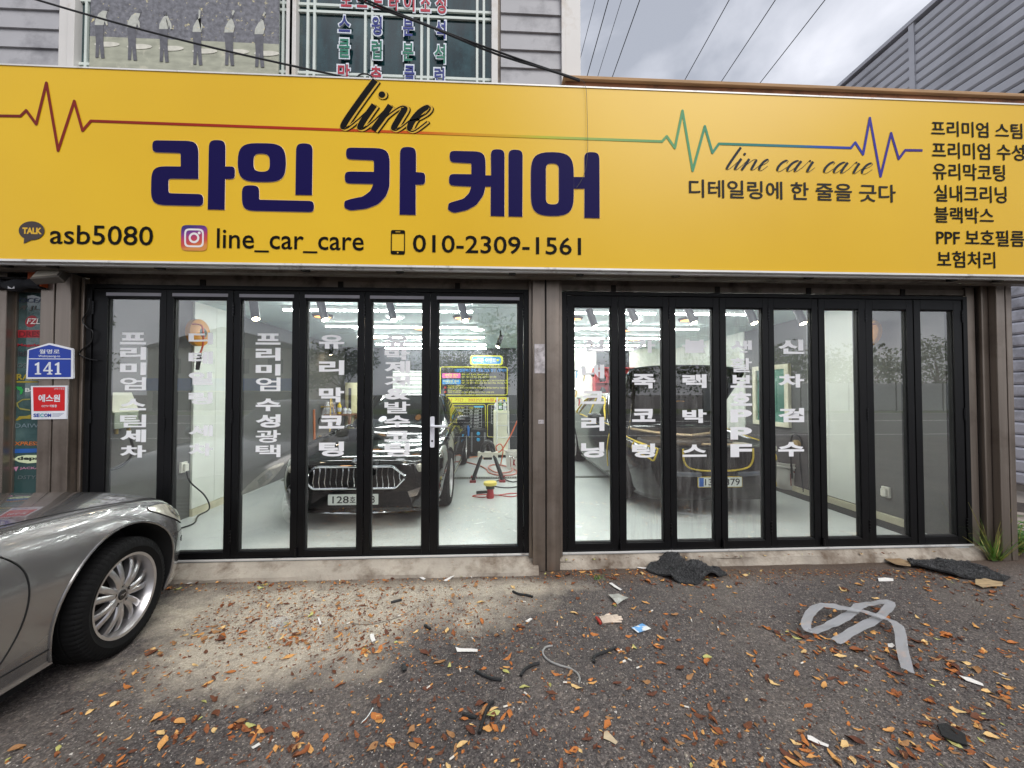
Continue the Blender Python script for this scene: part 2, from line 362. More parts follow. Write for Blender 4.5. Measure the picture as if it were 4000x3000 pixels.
# interior window in the back wall with dark glass
M_dkglass = mat('dark_glass', '#0c1012', .04, var=.1, spec=.8)
sbox('back_window', M_dkglass, -1.44, -.62, YB-.012, YB, .8, 2.05)
for a in ((-1.47, -1.44, .8, 2.05), (-.62, -.59, .8, 2.05)): sbox('window_frame', M_darksteel, a[0], a[1], YB-.03, YB, a[2], a[3])
# window in the right side wall
wr = sp(MB().box(XR-.05, XR, 2.05, 2.85, .93, 1.0).box(XR-.05, XR, 2.05, 2.85, 1.83, 1.9).box(XR-.05, XR, 2.05, 2.13, 1.0, 1.83).box(XR-.05, XR, 2.77, 2.85, 1.0, 1.83).box(XR-.04, XR, 2.42, 2.48, 1.0, 1.83), 'side_window', mat('window_cream', '#e2ddc4', .5))
p = MB().box(XR-.02, XR-.01, 2.131, 2.769, 1.0, 1.83).build('pane', mat('greenish_glass', '#5f8a7c', .12, var=.25, scale=3)); p.parent = wr
sbox('dado_panel', mat('dado_grey', '#565152', .7, var=.12, scale=3), XR-.03, XR, 1.73, 3.08, .08, .88)

# ---- front pillars, jambs, lintel
def pillar(x0, x1, yf, zb, zt, groove, ribs=()):
    g = MB(); xs = [x0]+[q for c in groove for q in (c-.006, c+.006)]+[x1]
    for i in range(0, len(xs), 2): g.box(xs[i], xs[i+1], yf, yf+.18, zb, zt)
    g.box(x0+.004, x1-.004, yf+.012, yf+.17, zb, zt-.003, 1)
    return sp(g, 'pillar', [M_steel, M_darksteel], bevel=.006)
pc = pillar(.352, .596, -.13, GZ, 2.53, (.47,))
sbox('jamb', M_steel, .325, .350, -.07, .05, -.02, 2.49); sbox('jamb', M_steel, .598, .628, -.07, .05, -.02, 2.49)
pillar(-3.83, -3.585, -.12, GZ, 2.48, (-3.715,))
pillar(-3.575, -3.55, -.05, GZ, 2.46, ()); sbox('jamb', M_steel, -3.645, -3.537, -.015, .05, GZ, 2.45)
pillar(-4.32, -4.10, -.12, GZ, 2.48, (-4.19,))
sbox('jamb', M_steel, 4.612, 4.70, -.03, .05, GZ, 2.49); sbox('jamb', M_darksteel, 4.702, 4.722, -.02, .05, GZ, 2.49)
pillar(4.725, 4.79, -.07, GZ, 2.5, ()); pillar(4.793, 4.95, -.13, GZ, 2.5, (4.885,))
sbox('side_wall', M_lintel, 4.64, 4.94, .06, 6.1, GZ, 3.9)
# lintel strips above the doors
sbox('lintel', M_lintel, -3.54, .325, -.02, .06, 2.415, 2.475, bevel=.004); sbox('lintel', M_lintel, .63, 4.61, -.02, .06, 2.415, 2.475, bevel=.004)
for x in (-2.6, -1.4, -.35, 1.1, 2.1, 3.0, 3.95): sbox('lintel_bracket', M_darksteel, x, x+.045, -.028, .05, 2.41, 2.468)
sbox('lintel', M_darksteel, -5.2, 4.95, -.1, .07, 2.535, 2.6)
sbox('lintel', M_lintel, -3.6, 4.7, .0, .058, 2.4755, 2.5345)
M_marble = bpy.data.materials.new('printed_soffit')
M_marble = mat('printed_soffit', '#b9aa9a', .5, var=.3, scale=5, stretch=(1, 6, 1), dirt='#5f4a3b', dscale=6, dlo=.52, dhi=.6)
sbox('soffit_strip', M_marble, -3.3, .3, -.16, -.02, 2.512, 2.53)
sbox('soffit_strip', M_lintel, .62, 4.9, -.16, -.02, 2.512, 2.53)
sbox('front_wall', M_wallgrey, -5.7, 4.95, -.09, .058, 2.6, 4.0)
sbox('side_wall', M_wallgrey, -5.7, -3.86, .03, .2, GZ, 2.6)
# rusty fascia above the right half
fa = sbox('fascia', mat('rust_brown_timber', '#8a5a3a', .8, var=.4, scale=5, stretch=(.4, 4, 4), bump=.3, bscale=30, dirt='#3d2417', dscale=6), .62, 5.6, -.3, .0, 4.02, 4.165, bevel=.006)
sbox('fascia_cap', mat('tan_timber', '#b08b63', .75, var=.3, scale=6, stretch=(.3, 4, 4)), .60, 5.6, -.33, .02, 4.166, 4.195, bevel=.004)
# ---- sills
M_sill = mat('sill_concrete', '#a69d90', .92, var=.2, scale=4, bump=.6, bscale=45, dirt='#5f4f40', dscale=3.2, dlo=.46, dhi=.66)
def sill(x0, x1, ye, top=-.012, n=60, name='sill'):
    prof = [(.03, top), (-.04, top-.003), (ye*.6, top-.02), (ye*.85, top-.04), (ye, -.07), (ye-.03, GZ-.02)] if name == 'sill' else [(.03, top), (-.05, top-.004), (ye*.5, -.05), (ye*.8, -.075), (ye*.93, -.09), (ye, GZ-.01)]
    vs = []; fs = []
    for i in range(n+1):
        x = x0+(x1-x0)*i/n
        for k, (y, z) in enumerate(prof):
            a = mnoise.noise(Vector((x*3, k*.9, 1)))*.012+mnoise.noise(Vector((x*11, k*.7, 4)))*.006
            vs.append((x, y+(a*1.6 if k > 1 else 0), z+(a*.7 if k > 1 else 0)))
    m = len(prof)
    for i in range(n):
        for k in range(m-1): fs.append((i*m+k, i*m+k+1, (i+1)*m+k+1, (i+1)*m+k))
    fs += [tuple(range(m)), tuple(n*m+k for k in range(m-1, -1, -1))]
    return sp(MB().add(vs, fs), name, M_sill, smooth=True)
sill(-3.5, .40, -.2, name='sloping_sill'); sill(.60, 4.72, -.085, n=80)

# ---- upper storey
M_board = mat('siding_grey', '#a9a8ab', .55, var=.06, scale=2.5, bump=.06, bscale=120, dirt='#77767a', dscale=3, dlo=.5, dhi=.75)
M_trim = mat('white_trim', '#d9d6d2', .5, var=.06, scale=2, dirt='#a8977f', dscale=2, dlo=.5, dhi=.75, stretch=None)
YU = .10
sbox('upper_wall', M_lintel, -6.2, .80, YU+.03, 6.0, 4.0, 6.8)
def boards(x0, x1, z0=4.06, z1=6.7, pitch=.178):
    z = z0
    while z < z1:
        sp(MB().prism([(YU-.022, z), (YU+.03, z), (YU+.03, z+pitch), (YU-.002, z+pitch+.012)], x0, x1, 'x'), 'siding_board', M_board); z += pitch
boards(-6.2, -3.955); boards(.07, .652)
bside = MB(); z = 4.06
while z < 6.7:
    sp(MB().prism([(.82, z), (.80, z), (.80, z+.178), (.803, z+.178)], .26, 6.0, 'y'), 'siding_board', M_board); z += .178
sp(MB().box(.654, .69, YU-.05, YU+.03, 4.0, 6.8).box(.69, .84, YU-.04, YU+.12, 4.0, 6.8).box(.826, .845, YU+.12, YU+.16, 4.0, 6.8), 'corner_trim', M_trim, bevel=.004)
def upper_window(x0, x1, name, vpx, hz):
    f = MB().box(x0-.06, x0, YU-.05, YU+.03, 4.05, 6.3).box(x1, x1+.06, YU-.05, YU+.03, 4.05, 6.3).box(x0, x1, YU-.04, YU+.03, 4.1, 4.22).box(x0, x1, YU-.04, YU+.03, 6.2, 6.3)
    wn = sp(f, name, M_trim, bevel=.004)
    g = MB().box(x0, x1, YU+.018, YU+.026, 4.22, 6.2).build('pane', M_upglass, wn)
    for xm in vpx: MB().box(xm-.011, xm+.011, YU-.004, YU+.017, 4.22, 6.2).build('muntin', M_munt, wn)
    for zm in hz:
        xs = [x0]+sorted(vpx)+[x1]
        for i in range(len(xs)-1): MB().box(xs[i]+(.011 if i else 0), xs[i+1]-(.011 if i < len(xs)-2 else 0), YU-.003, YU+.016, zm-.012, zm+.012).build('muntin', M_munt, wn)
    return wn
M_munt = mat('muntin_white', '#d5ddd6', .45, var=.05)
M_upglass = mat('teal_window_glass', '#17363a', .05, var=.5, scale=2.5, spec=.9, stretch=(5, 5, .6), dirt='#3f6368', dscale=3, dlo=.5, dhi=.85)
hz2 = [aty(1215, 16, YU).z, aty(1215, 43, YU).z, aty(1215, 284, YU).z, aty(1215, 304, YU).z, 5.55, 5.62]
win2 = upper_window(aty(1166, 150, YU).x, aty(1920, 150, YU).x, 'upper_window', [aty(x, 150, YU).x for x in (1202, 1228, 1427, 1454, 1647, 1673, 1864, 1890)], hz2)
win1 = upper_window(aty(312, 150, YU).x, aty(1128, 150, YU).x, 'upper_window', [aty(x, 150, YU).x for x in (336, 360, 590, 620, 830, 858, 1085, 1106)], hz2)
sbox('window_post', M_trim, -3.952, aty(312, 150, YU).x-.062, YU-.02, YU+.03, 4.05, 6.3)
# lettering on the right upper window
def two_tone(col): return [mat('film_white', '#dfe6ee', .5, var=.05), mat('film_'+col[0], col[1], .5, var=.1)]
rows = [('스윙분석', 'blue', [(475, 605, 160, 345), (830, 945, 170, 380), (1170, 1290, 190, 390), (1515, 1635, 215, 420)]),
        ('클럽분석', 'green', [(475, 600, 410, 625), (830, 945, 430, 640), (1165, 1290, 455, 660), (1510, 1630, 470, 685)]),
        ('맞춤', 'red', [(465, 600, 685, 900), (820, 940, 705, 915)]), ('클럽', 'blue', [(1185, 1300, 700, 905), (1510, 1620, 725, 925)]),
        ('포스트라이소성', 'red', [(500, 620, -110, 75), (672, 790, -110, 82), (845, 960, -105, 92), (1020, 1130, -80, 115), (1180, 1300, -90, 125), (1360, 1470, -80, 128), (1525, 1640, -80, 148)])]
cols = {'blue': '#25307f', 'green': '#16735a', 'red': '#b3283c'}
for s, c, bxs in rows:
    k = .3617
    for ch, (a, b, t, bo) in zip(s, bxs):
        mb = MB(); fitpx(mb, ch, 1150+a*k-4, 1150+b*k+4, t*k-4, bo*k+4, YU-.010, bold=.055, mi=0)
        fitpx(mb, ch, 1150+a*k+1, 1150+b*k-1, t*k+2, bo*k-2, YU-.013, bold=.02, mi=1)
        tag(mb.build('letter', two_tone((c, cols[c])), win2), c+' film letter on the window')
# golf poster hung in front of the left upper window
pa, pb_ = aty(348, 280, YU-.03), aty(1088, 285, YU-.03)
po = thing('poster', 'faded peeling poster of six golfers over the left upper window', 'poster', (pa.x, YU-.03, pa.z-.03))
M_po1 = mat('faded_print_upper', '#74747a', .6, var=.4, scale=26, bump=.4, bscale=40, dirt='#cdc296', dscale=17, dlo=.6, dhi=.64)
M_po2 = mat('faded_print_lower', '#a9aa98', .6, var=.2, scale=7, stretch=(1, 1, 3), dirt='#c9c6b2', dscale=7, dlo=.55, dhi=.7)
M_po3 = mat('print_trousers', '#626268', .6, var=.25, scale=25)
M_po4 = mat('print_shirt', '#bcbdb4', .6, var=.15, scale=30, dirt='#d9cb9c', dscale=14, dlo=.58, dhi=.64)
W = pb_.x-pa.x; H = 1.5
def sheet(z0, z1, y, nx=40, nz=8):
    vs = [(W*i/nx, y-abs(mnoise.noise(Vector((i*.6, j*.9, y*50))))*.003, z0+(z1-z0)*j/nz+(mnoise.noise(Vector((i*.5, j, 3)))*.02 if z0 == 0 and j == 0 else 0)) for j in range(nz+1) for i in range(nx+1)]
    vs += [(v[0], v[1]+.004, v[2]) for v in vs]; q = (nx+1)*(nz+1)
    fs = [(j*(nx+1)+i, j*(nx+1)+i+1, (j+1)*(nx+1)+i+1, (j+1)*(nx+1)+i) for j in range(nz) for i in range(nx)]
    return MB().add(vs, fs+[tuple(reversed([a+q for a in f])) for f in fs])
zh = .36
sheet(0, zh, 0).build('lower_print', M_po2, po, smooth=True); sheet(zh, H, 0).build('upper_print', M_po1, po, smooth=True)
k = .452
for i, (gx, fy, hx) in enumerate([(425, 505, 485), (705, 525, 770), (980, 540, 985), (1270, 565, 1265), (1545, 570, 1560), (1805, 585, 1830)]):
    g = MB(); q = lambda x, y: (aty(200+x*k, y*k, YU-.03).x-pa.x, aty(200+x*k, y*k, YU-.03).z-(pa.z-.03))
    y1 = -.0034-.0003*i
    leg = [(gx-45, fy-285), (gx+30, fy-285), (gx+30, fy-150), (gx+35, fy-60), (gx+40, fy), (gx+10, fy), (gx-5, fy-120), (gx-12, fy-5), (gx-40, fy-5), (gx-35, fy-140)]
    g.prism([q(*p) for p in reversed(leg)], y1, y1-.0006, 'y', 0)
    tor = [(gx-45, fy-285), (gx-40, fy-330), (gx-10, fy-385), (gx+25, fy-410), (hx+5, fy-405), (gx+45, fy-340), (gx+32, fy-285)]
    g.prism([q(*p) for p in reversed(tor)], y1-.0002, y1-.0009, 'y', 1)
    arm = [(gx+10, fy-395), (gx+30, fy-400), (gx+62, fy-330), (gx+66, fy-285), (gx+54, fy-282), (gx+40, fy-325)] if i < 3 else [(gx+5, fy-400), (gx+20, fy-410), (hx+30, fy-470), (hx+14, fy-480)]
    g.prism([q(*p) for p in reversed(arm)], y1-.00025, y1-.001, 'y', 1)
    g.prism([q(hx+14*math.cos(t*.63), fy-425+18*math.sin(t*.63)) for t in range(10)], y1-.0003, y1-.0011, 'y', 0)
    bun = [(gx+60+110*math.cos(t*.35)*1.0, fy-120+22*math.sin(t*.35)) for t in range(18)]
    g.prism([q(*p) for p in bun], y1+.0003, y1-.0003, 'y', 2)
    g.build('golfer_print', [M_po3, M_po4, mat('print_bunker', '#d6d3c6', .6, var=.12, scale=20)], po)
# ------------------------------------------------------------------ the yellow signboard
SY = -.40
sign = thing('signboard', 'long yellow signboard with navy Korean letters above the folding doors', 'sign', (0, SY, 2.485))
so_ = Vector((0, -SY, -2.485))
def sg(mb, name, m, label=None, **k):
    o = mb.build(name, m, sign, **k); o.location = so_
    if label: o['label'] = label
    return o
def sign_face():
    m = bpy.data.materials.new('sign_yellow'); m.use_nodes = True; nt = m.node_tree; N = nt.nodes; L = nt.links; p = N['Principled BSDF']; tc = N.new('ShaderNodeTexCoord')
    n = N.new('ShaderNodeTexNoise'); n.inputs['Scale'].default_value = .55; n.inputs['Detail'].default_value = 3; L.new(tc.outputs['Object'], n.inputs['Vector'])
    r = N.new('ShaderNodeValToRGB'); e = r.color_ramp.elements; e[0].position = .3; e[0].color = (*lin('#e2b307'), 1); e[1].position = .7; e[1].color = (*lin('#eabd12'), 1); L.new(n.outputs[0], r.inputs[0])
    n2 = N.new('ShaderNodeTexNoise'); n2.inputs['Scale'].default_value = 120; n2.inputs['Detail'].default_value = 3; L.new(tc.outputs['Object'], n2.inputs['Vector'])
    mr = N.new('ShaderNodeMapRange'); mr.inputs[1].default_value = .70; mr.inputs[2].default_value = .74; mr.inputs[4].default_value = .5; L.new(n2.outputs[0], mr.inputs[0])
    mx = N.new('ShaderNodeMix'); mx.data_type = 'RGBA'; mx.inputs[7].default_value = (.28, .17, .03, 1); L.new(mr.outputs[0], mx.inputs[0]); L.new(r.outputs[0], mx.inputs[6]); L.new(mx.outputs[2], p.inputs['Base Color'])
    p.inputs['Roughness'].default_value = .33; p.inputs['Specular IOR Level'].default_value = .42
    b = N.new('ShaderNodeBump'); b.inputs['Strength'].default_value = .12; b.inputs['Distance'].default_value = .02; L.new(n.outputs[0], b.inputs['Height']); L.new(b.outputs[0], p.inputs['Normal'])
    return m
M_face = sign_face()
SX0, SX1, SZ0, SZ1 = -5.6, 5.75, 2.49, 4.04
sg(MB().box(SX0, SX1, SY, SY+.02, SZ0+.012, SZ1-.012), 'face_panel', M_face)
sg(MB().box(SX0, SX1, SY+.02, SY+.2, SZ0+.01, SZ1-.02), 'sign_box', M_silver)
sg(MB().box(SX0, SX1, SY-.006, SY+.2, SZ1-.012, SZ1), 'trim', M_silver); sg(MB().box(SX0, SX1, SY-.006, SY+.2, SZ0-.004, SZ0+.012), 'trim', M_silver)
sg(MB().box(SX0, SX1, SY+.03, SY+.055, SZ0-.02, SZ0-.0045), 'trim_channel', M_silver); sg(MB().box(SX0, SX1, SY+.12, SY+.2, SZ0-.03, SZ0-.0045), 'trim_channel', M_lintel)
for px in (20, 200, 620, 1190, 1560, 2000, 2265, 2640, 3160, 3720, 3900):
    q = aty(px, 1060, -.33); sg(MB().box(q.x-.025, q.x+.03, -.345, -.30, SZ0-.026, SZ0-.005), 'clip', M_darksteel)
M_navy = mat('print_navy', '#17104a', .5, var=.05, scale=1, spec=.08); M_ink = mat('print_black', '#0f0d0c', .5, var=.1, scale=4, spec=.1)
M_edge = mat('print_pale_edge', '#e0c9a0', .4, var=.05)
def ncut(pts): return pts
def polyface(mb, pts2, y, mi=0, flip=True):
    mb.poly([(p[0], y, p[1]) for p in pts2], mi)
def tri_poly(mb, pts2, y, mi=0, hole=None):
    from mathutils.geometry import tessellate_polygon
    loops = [[Vector((p[0], p[1], 0)) for p in pts2]]
    if hole: loops.append([Vector((p[0], p[1], 0)) for p in hole])
    flat = [p for l in loops for p in l]; fs = tessellate_polygon(loops)
    mb.add([(p.x, y, p.y) for p in flat], [tuple(f) for f in fs], mi)
def px2(pts, ox, k=.633, Y=SY-.004, oy=0):
    o = []
    for p in pts:
        q = aty(ox+p[0]*k, oy+p[1]*k, Y); o.append((q.x, q.z))
    return o
G1 = [  # (local origin x, outline with corner radii, hole)
 (0, [(940, 865, 40), (1225, 870, 80), (1225, 1105), (1040, 1103, 22), (1040, 1192, 22), (1255, 1198, 38), (1255, 1272, 38), (930, 1265, 95), (935, 1025, 95), (1115, 1027), (1115, 945, 15), (940, 940, 38)], None),
 (0, [(1290, 863, 52), (1392, 865, 52), (1391, 1027), (1450, 1027, 40), (1450, 1105, 40), (1390, 1105), (1387, 1295), (1282, 1293)], None),
 (0, [(1467, 882, 125), (1765, 885, 125), (1765, 1125, 125), (1467, 1122, 125)], [(1565, 947, 50), (1665, 950, 50), (1665, 1060, 50), (1565, 1058, 50)]),
 (0, [(1828, 883, 52), (1930, 886, 52), (1926, 1205), (1823, 1203)], None),
 (0, [(1493, 1142, 52), (1600, 1145, 52), (1600, 1232, 10), (1938, 1240, 36), (1938, 1310, 36), (1493, 1300, 90)], None),
 (1200, [(240, 910, 38), (510, 915, 95), (508, 1150, 20), (488, 1210, 25), (440, 1260, 25), (370, 1288, 25), (265, 1300, 30), (228, 1282, 16), (230, 1240, 16), (275, 1226, 20), (345, 1212, 20), (390, 1178, 15), (408, 1136), (232, 1132, 37), (232, 1058, 37), (412, 1060), (412, 990, 15), (240, 983, 37)], None),
 (1200, [(573, 905, 50), (672, 908, 50), (672, 1062), (728, 1065, 37), (728, 1140, 37), (670, 1140), (670, 1327), (570, 1325)], None),
 (1200, [(878, 930, 37), (1100, 935, 80), (1101, 1082), (1135, 1082), (1133, 920, 43), (1218, 922, 43), (1217, 1336), (1132, 1333), (1133, 1152), (1100, 1152), (1088, 1205, 20), (1045, 1265, 20), (985, 1298, 20), (905, 1315, 25), (868, 1295, 14), (872, 1254, 14), (905, 1243, 15), (965, 1226, 15), (1000, 1190, 12), (1012, 1152), (875, 1145, 36), (875, 1073, 36), (1013, 1075), (1013, 1008, 12), (880, 1002, 36)], None),
 (1200, [(1242, 922, 44), (1330, 925, 44), (1328, 1338), (1242, 1336)], None),
 (1200, [(1380, 937, 130), (1645, 940, 130), (1645, 1335, 130), (1380, 1332, 130)], [(1473, 1008, 40), (1553, 1010, 40), (1553, 1262, 40), (1473, 1260, 40)]),
 (1200, [(1640, 1092), (1711, 1092), (1710, 937, 47), (1803, 940, 47), (1805, 1347), (1710, 1345), (1711, 1165), (1640, 1165)], None)]
big = MB(); edge = MB()
for i, (ox, ol, ho) in enumerate(G1):
    o2 = px2(rounded(ol, 8), ox); h2 = px2(rounded(ho, 8), ox) if ho else None
    tri_poly(big, o2, SY-.0046-.0002*(i % 2), 0, h2)
    if i in (1, 4, 6, 8, 10): sg(big, 'letter', M_navy, 'big rounded navy Korean letter of the shop name'); big = MB()
    loops = [o2]+([h2] if h2 else [])
    for lp in loops: edge.tube([(x, SY-.002, z) for x, z in lp], .0028, 4, close=True)
sg(edge, 'lettering_outline', M_edge)
# heartbeat line, printed with a red to green to violet gradient
M_hb = bpy.data.materials.new('print_gradient'); M_hb.use_nodes = True
nt = M_hb.node_tree; N = nt.nodes; L = nt.links; tcn = N.new('ShaderNodeTexCoord'); sx = N.new('ShaderNodeSeparateXYZ'); L.new(tcn.outputs['Object'], sx.inputs[0])
mr = N.new('ShaderNodeMapRange'); xa, xb = aty(0, 450, SY).x, aty(3600, 560, SY).x; mr.inputs[1].default_value = xa; mr.inputs[2].default_value = xb; L.new(sx.outputs[0], mr.inputs[0])
r = N.new('ShaderNodeValToRGB'); els = [(0, '#6d2520'), (.08, '#86291f'), (.3, '#b0311c'), (.42, '#cf5a1c'), (.47, '#d9922a'), (.53, '#d3ae2e'), (.56, '#bcc043'), (.63, '#93b468'), (.72, '#5f9f70'), (.78, '#3a8474'), (.85, '#35788a'), (.88, '#2f52ac'), (.94, '#3a3596'), (1, '#43307f')]
e = r.color_ramp.elements; e[0].position, e[0].color = els[0][0], (*lin(els[0][1]), 1); e[1].position, e[1].color = 1, (*lin(els[-1][1]), 1)
for q in els[1:-1]: x = e.new(q[0]); x.color = (*lin(q[1]), 1)
L.new(mr.outputs[0], r.inputs[0]); L.new(r.outputs[0], N['Principled BSDF'].inputs['Base Color']); N['Principled BSDF'].inputs['Roughness'].default_value = .4; N['Principled BSDF'].inputs['Specular IOR Level'].default_value = .12
def stroke2(mb, pts, w, y, mi=0):       # flat ribbon with round joints; each piece a hair further out
    for i in range(len(pts)-1):
        a, b = Vector(pts[i]), Vector(pts[i+1]); d = (b-a).normalized(); n = Vector((-d.y, d.x))*w/2; yy = y-.00012*(i % 4)
        mb.poly([(q.x, yy, q.y) for q in (a+n, a-n, b-n, b+n)], mi)
    for i in range(1, len(pts)-1):
        p = Vector(pts[i]); yy = y-.0006-.00012*(i % 3)
        mb.poly([(p.x+w/2*math.cos(t*.785), yy, p.y+w/2*math.sin(t*.785)) for t in range(8)], mi)
hb = MB()
la = px2([(-200, 711), (125, 715), (160, 680), (222, 765), (285, 510), (357, 928), (457, 622), (508, 805), (560, 745)], 0)
lb = px2([(2190, 872)], 1200)+px2([(8, 840), (58, 912), (105, 682), (168, 1053), (243, 778), (290, 942), (330, 886), (1145, 912), (1172, 878), (1220, 952), (1262, 727), (1328, 1088), (1393, 820), (1440, 980), (1480, 926), (1587, 927)], 2600)
stroke2(hb, la+lb, .0215, SY-.0028); sg(hb, 'heartbeat_line', M_hb, 'heartbeat line fading from red through green to violet')
# script lettering, drawn with a broad pen
GL = {'l': (.72, [[(.42, 2.0), (.33, 1.2), (.27, .35), (.33, .04), (.5, .06), (.72, .42)]]),
      'i': (.66, [[(.0, .42), (.2, .9), (.27, 1.0)], [(.27, 1.0), (.22, .35), (.28, .04), (.44, .06), (.66, .42)]]),
      'n': (1.36, [[(.0, .42), (.18, .9), (.26, 1.0)], [(.26, 1.0), (.23, .5), (.17, .0)], [(.18, .1), (.42, .66), (.68, .97), (.88, .92), (.90, .5), (.92, .14), (1.02, .02), (1.16, .1), (1.36, .42)]]),
      'e': (.72, [[(.0, .42), (.25, .5), (.5, .72), (.54, .92), (.4, 1.0), (.2, .78), (.13, .36), (.24, .05), (.46, .04), (.72, .42)]]),
      'c': (.66, [[(.5, .78), (.53, .92), (.4, 1.0), (.2, .78), (.12, .36), (.22, .05), (.42, .04), (.66, .42)]]),
      'a': (.98, [[(.62, .9), (.44, 1.0), (.22, .8), (.1, .36), (.2, .03), (.38, .12), (.56, .5), (.68, .98)], [(.68, .98), (.6, .4), (.64, .06), (.76, .06), (.98, .42)]]),
      'r': (.78, [[(.0, .42), (.14, .85), (.2, 1.08), (.28, .96), (.46, .95)], [(.46, .95), (.42, .5), (.44, .08), (.56, .05), (.78, .42)]]), ' ': (.55, [])}
def script(mb, word, x0, x1, z0, xh, y, thin, thick, slant=.55, grow=0, dx=0, dz=0, mi=0):
    tot = sum(GL[c][0] for c in word); sxx = (x1-x0-slant*xh*.5)/tot; cx = 0; kk = 0
    for c in word:
        for stk in GL[c][1]:
            pts = spline([(q[0]+cx, q[1], 0) for q in stk], 7)
            P = [Vector((x0+p.x*sxx+slant*p.y*xh, z0+p.y*xh)) for p in pts]
            Lf, Rt = [], []
            for i in range(len(P)):
                d = P[min(i+1, len(P)-1)]-P[max(i-1, 0)]; d = d.normalized() if d.length > 1e-9 else Vector((1, 0))
                up = Vector((slant, 1)).normalized(); th = thin+(thick-thin)*max(0, -d.dot(up))**1.5+grow
                n = Vector((-d.y, d.x))*th/2; Lf.append(P[i]+n); Rt.append(P[i]-n)
            yy = y-.00015*(kk % 5); kk += 1; m = len(P)
            mb.add([(p.x+dx, yy, p.y+dz) for p in Lf]+[(p.x+dx, yy, p.y+dz) for p in Rt], [(i, i+1, m+i+1, m+i) for i in range(m-1)], mi)
        if c == 'i':
            q = Vector((x0+(cx+.32)*sxx+slant*1.42*xh, z0+1.42*xh)); rr = thick*.55+grow/2
            mb.poly([(q.x+dx+rr*math.cos(t*.52), y-.0009, q.y+dz+rr*math.sin(t*.52)) for t in range(12)], mi)
        cx += GL[c][0]
a = aty(1300, 505, SY); b = aty(1712, 515, SY); xh = aty(1500, 410, SY).z-aty(1500, 508, SY).z
s1 = MB(); script(s1, 'line', a.x+.012, b.x-.08, a.z, xh, SY-.0042, .010, .05, slant=.58, grow=.012, dx=.02, dz=-.005)
sg(s1, 'lettering_shadow', M_ink)
s2 = MB(); script(s2, 'line', a.x+.012, b.x-.08, a.z, xh, SY-.0056, .010, .05, slant=.58, grow=.02, dx=.006, dz=.0)
sg(s2, 'lettering_outline', mat('print_yellow', '#d8aa1c', .35, var=.05))
s3 = MB(); script(s3, 'line', a.x+.012, b.x-.08, a.z, xh, SY-.0068, .010, .05, slant=.58); sg(s3, 'lettering', M_ink, 'black script word line with a drop shadow')
for wd, x0, x1, yb in (('line', 2822, 3000, 663), ('car', 3022, 3184, 670), ('care', 3205, 3408, 676)):
    a = aty(x0, yb, SY); b = aty(x1, yb, SY); s4 = MB(); script(s4, wd, a.x, b.x, a.z, .098, SY-.0042, .004, .021, slant=.6)
    sg(s4, 'lettering', mat('print_slate', '#2c323a', .5, var=.05, spec=.1), 'thin slate script word '+wd)
# printed lines of text
def sline(body, ox, x0, x1, yt, yb, bold=.0, m=M_ink, **k):
    mb = MB(); fitpx(mb, body, ox+x0*.633, ox+x1*.633, yt*.633, yb*.633, SY-.004, bold=bold, **k); return sg(mb, 'lettering', m)
sline('asb5080', 0, 308, 945, 1384, 1504, .006); sline('line_car_care', 0, 1338, 2245, 1408, 1551, .006); sline('010-2309-1561', 1200, 652, 1690, 1446, 1556, .008)
sline('디테일링에 한 줄을 긋다', 2600, 145, 1420, 1105, 1217, .012, mat('print_slate2', '#2f2d2c', .5, spec=.1))
for s, x1, x0, t, b in [('프리미엄 스팀세차', 2392, 1640, 742, 838), ('프리미엄 수성광택', 2398, 1645, 873, 975), ('유리막코팅', 2095, 1650, 1003, 1107), ('실내크리닝', 2105, 1658, 1138, 1243), ('블랙박스', 2025, 1660, 1273, 1373), ('PPF 보호필름', 2215, 1672, 1412, 1512), ('보험처리', 2035, 1677, 1546, 1650)]:
    sline(s, 2600, x0, x1, t, b, .012)
# messenger bubble, photo app tile, phone outline
ic = MB(); cxy = px2([(195, 1423)], 0)[0]; kx = (px2([(275, 1423)], 0)[0][0]-cxy[0]); kz = cxy[1]-px2([(195, 1481)], 0)[0][1]
polyface(ic, [(cxy[0]+kx*math.cos(t*.2618), cxy[1]+kz*math.sin(t*.2618)) for t in range(24)], SY-.0042)
polyface(ic, px2([(150, 1460), (146, 1503), (205, 1475)], 0), SY-.0044)
fitpx(ic, 'TALK', 138*.633, 258*.633, 1403*.633, 1443*.633, SY-.0052, mi=1, bold=.05)
sg(ic, 'chat_bubble_icon', [mat('icon_brown', '#33241f', .35), MATS['print_yellow']], 'dark speech bubble icon reading TALK')
M_ig = bpy.data.materials.new('icon_gradient'); M_ig.use_nodes = True; nt = M_ig.node_tree; N = nt.nodes; L = nt.links
tcn = N.new('ShaderNodeTexCoord'); sx = N.new('ShaderNodeSeparateXYZ'); L.new(tcn.outputs['Generated'], sx.inputs[0]); ad = N.new('ShaderNodeMath'); ad.operation = 'MULTIPLY_ADD'; ad.inputs[1].default_value = -.25; L.new(sx.outputs[0], ad.inputs[0]); L.new(sx.outputs[2], ad.inputs[2])
r = N.new('ShaderNodeValToRGB'); e = r.color_ramp.elements; e[0].position = -.0; e[0].color = (*lin('#d58a3a'), 1); e[1].position = .85; e[1].color = (*lin('#2d1a70'), 1)
for p_, c_ in ((.18, '#c9472f'), (.42, '#b52a58'), (.62, '#7a2a86')): x = e.new(p_); x.color = (*lin(c_), 1)
L.new(ad.outputs[0], r.inputs[0]); L.new(r.outputs[0], N['Principled BSDF'].inputs['Base Color']); N['Principled BSDF'].inputs['Roughness'].default_value = .35
ig = MB(); tri_poly(ig, px2(rounded([(1118, 1388, 40), (1280, 1391, 40), (1279, 1549, 40), (1116, 1546, 40)]), 0), SY-.0042)
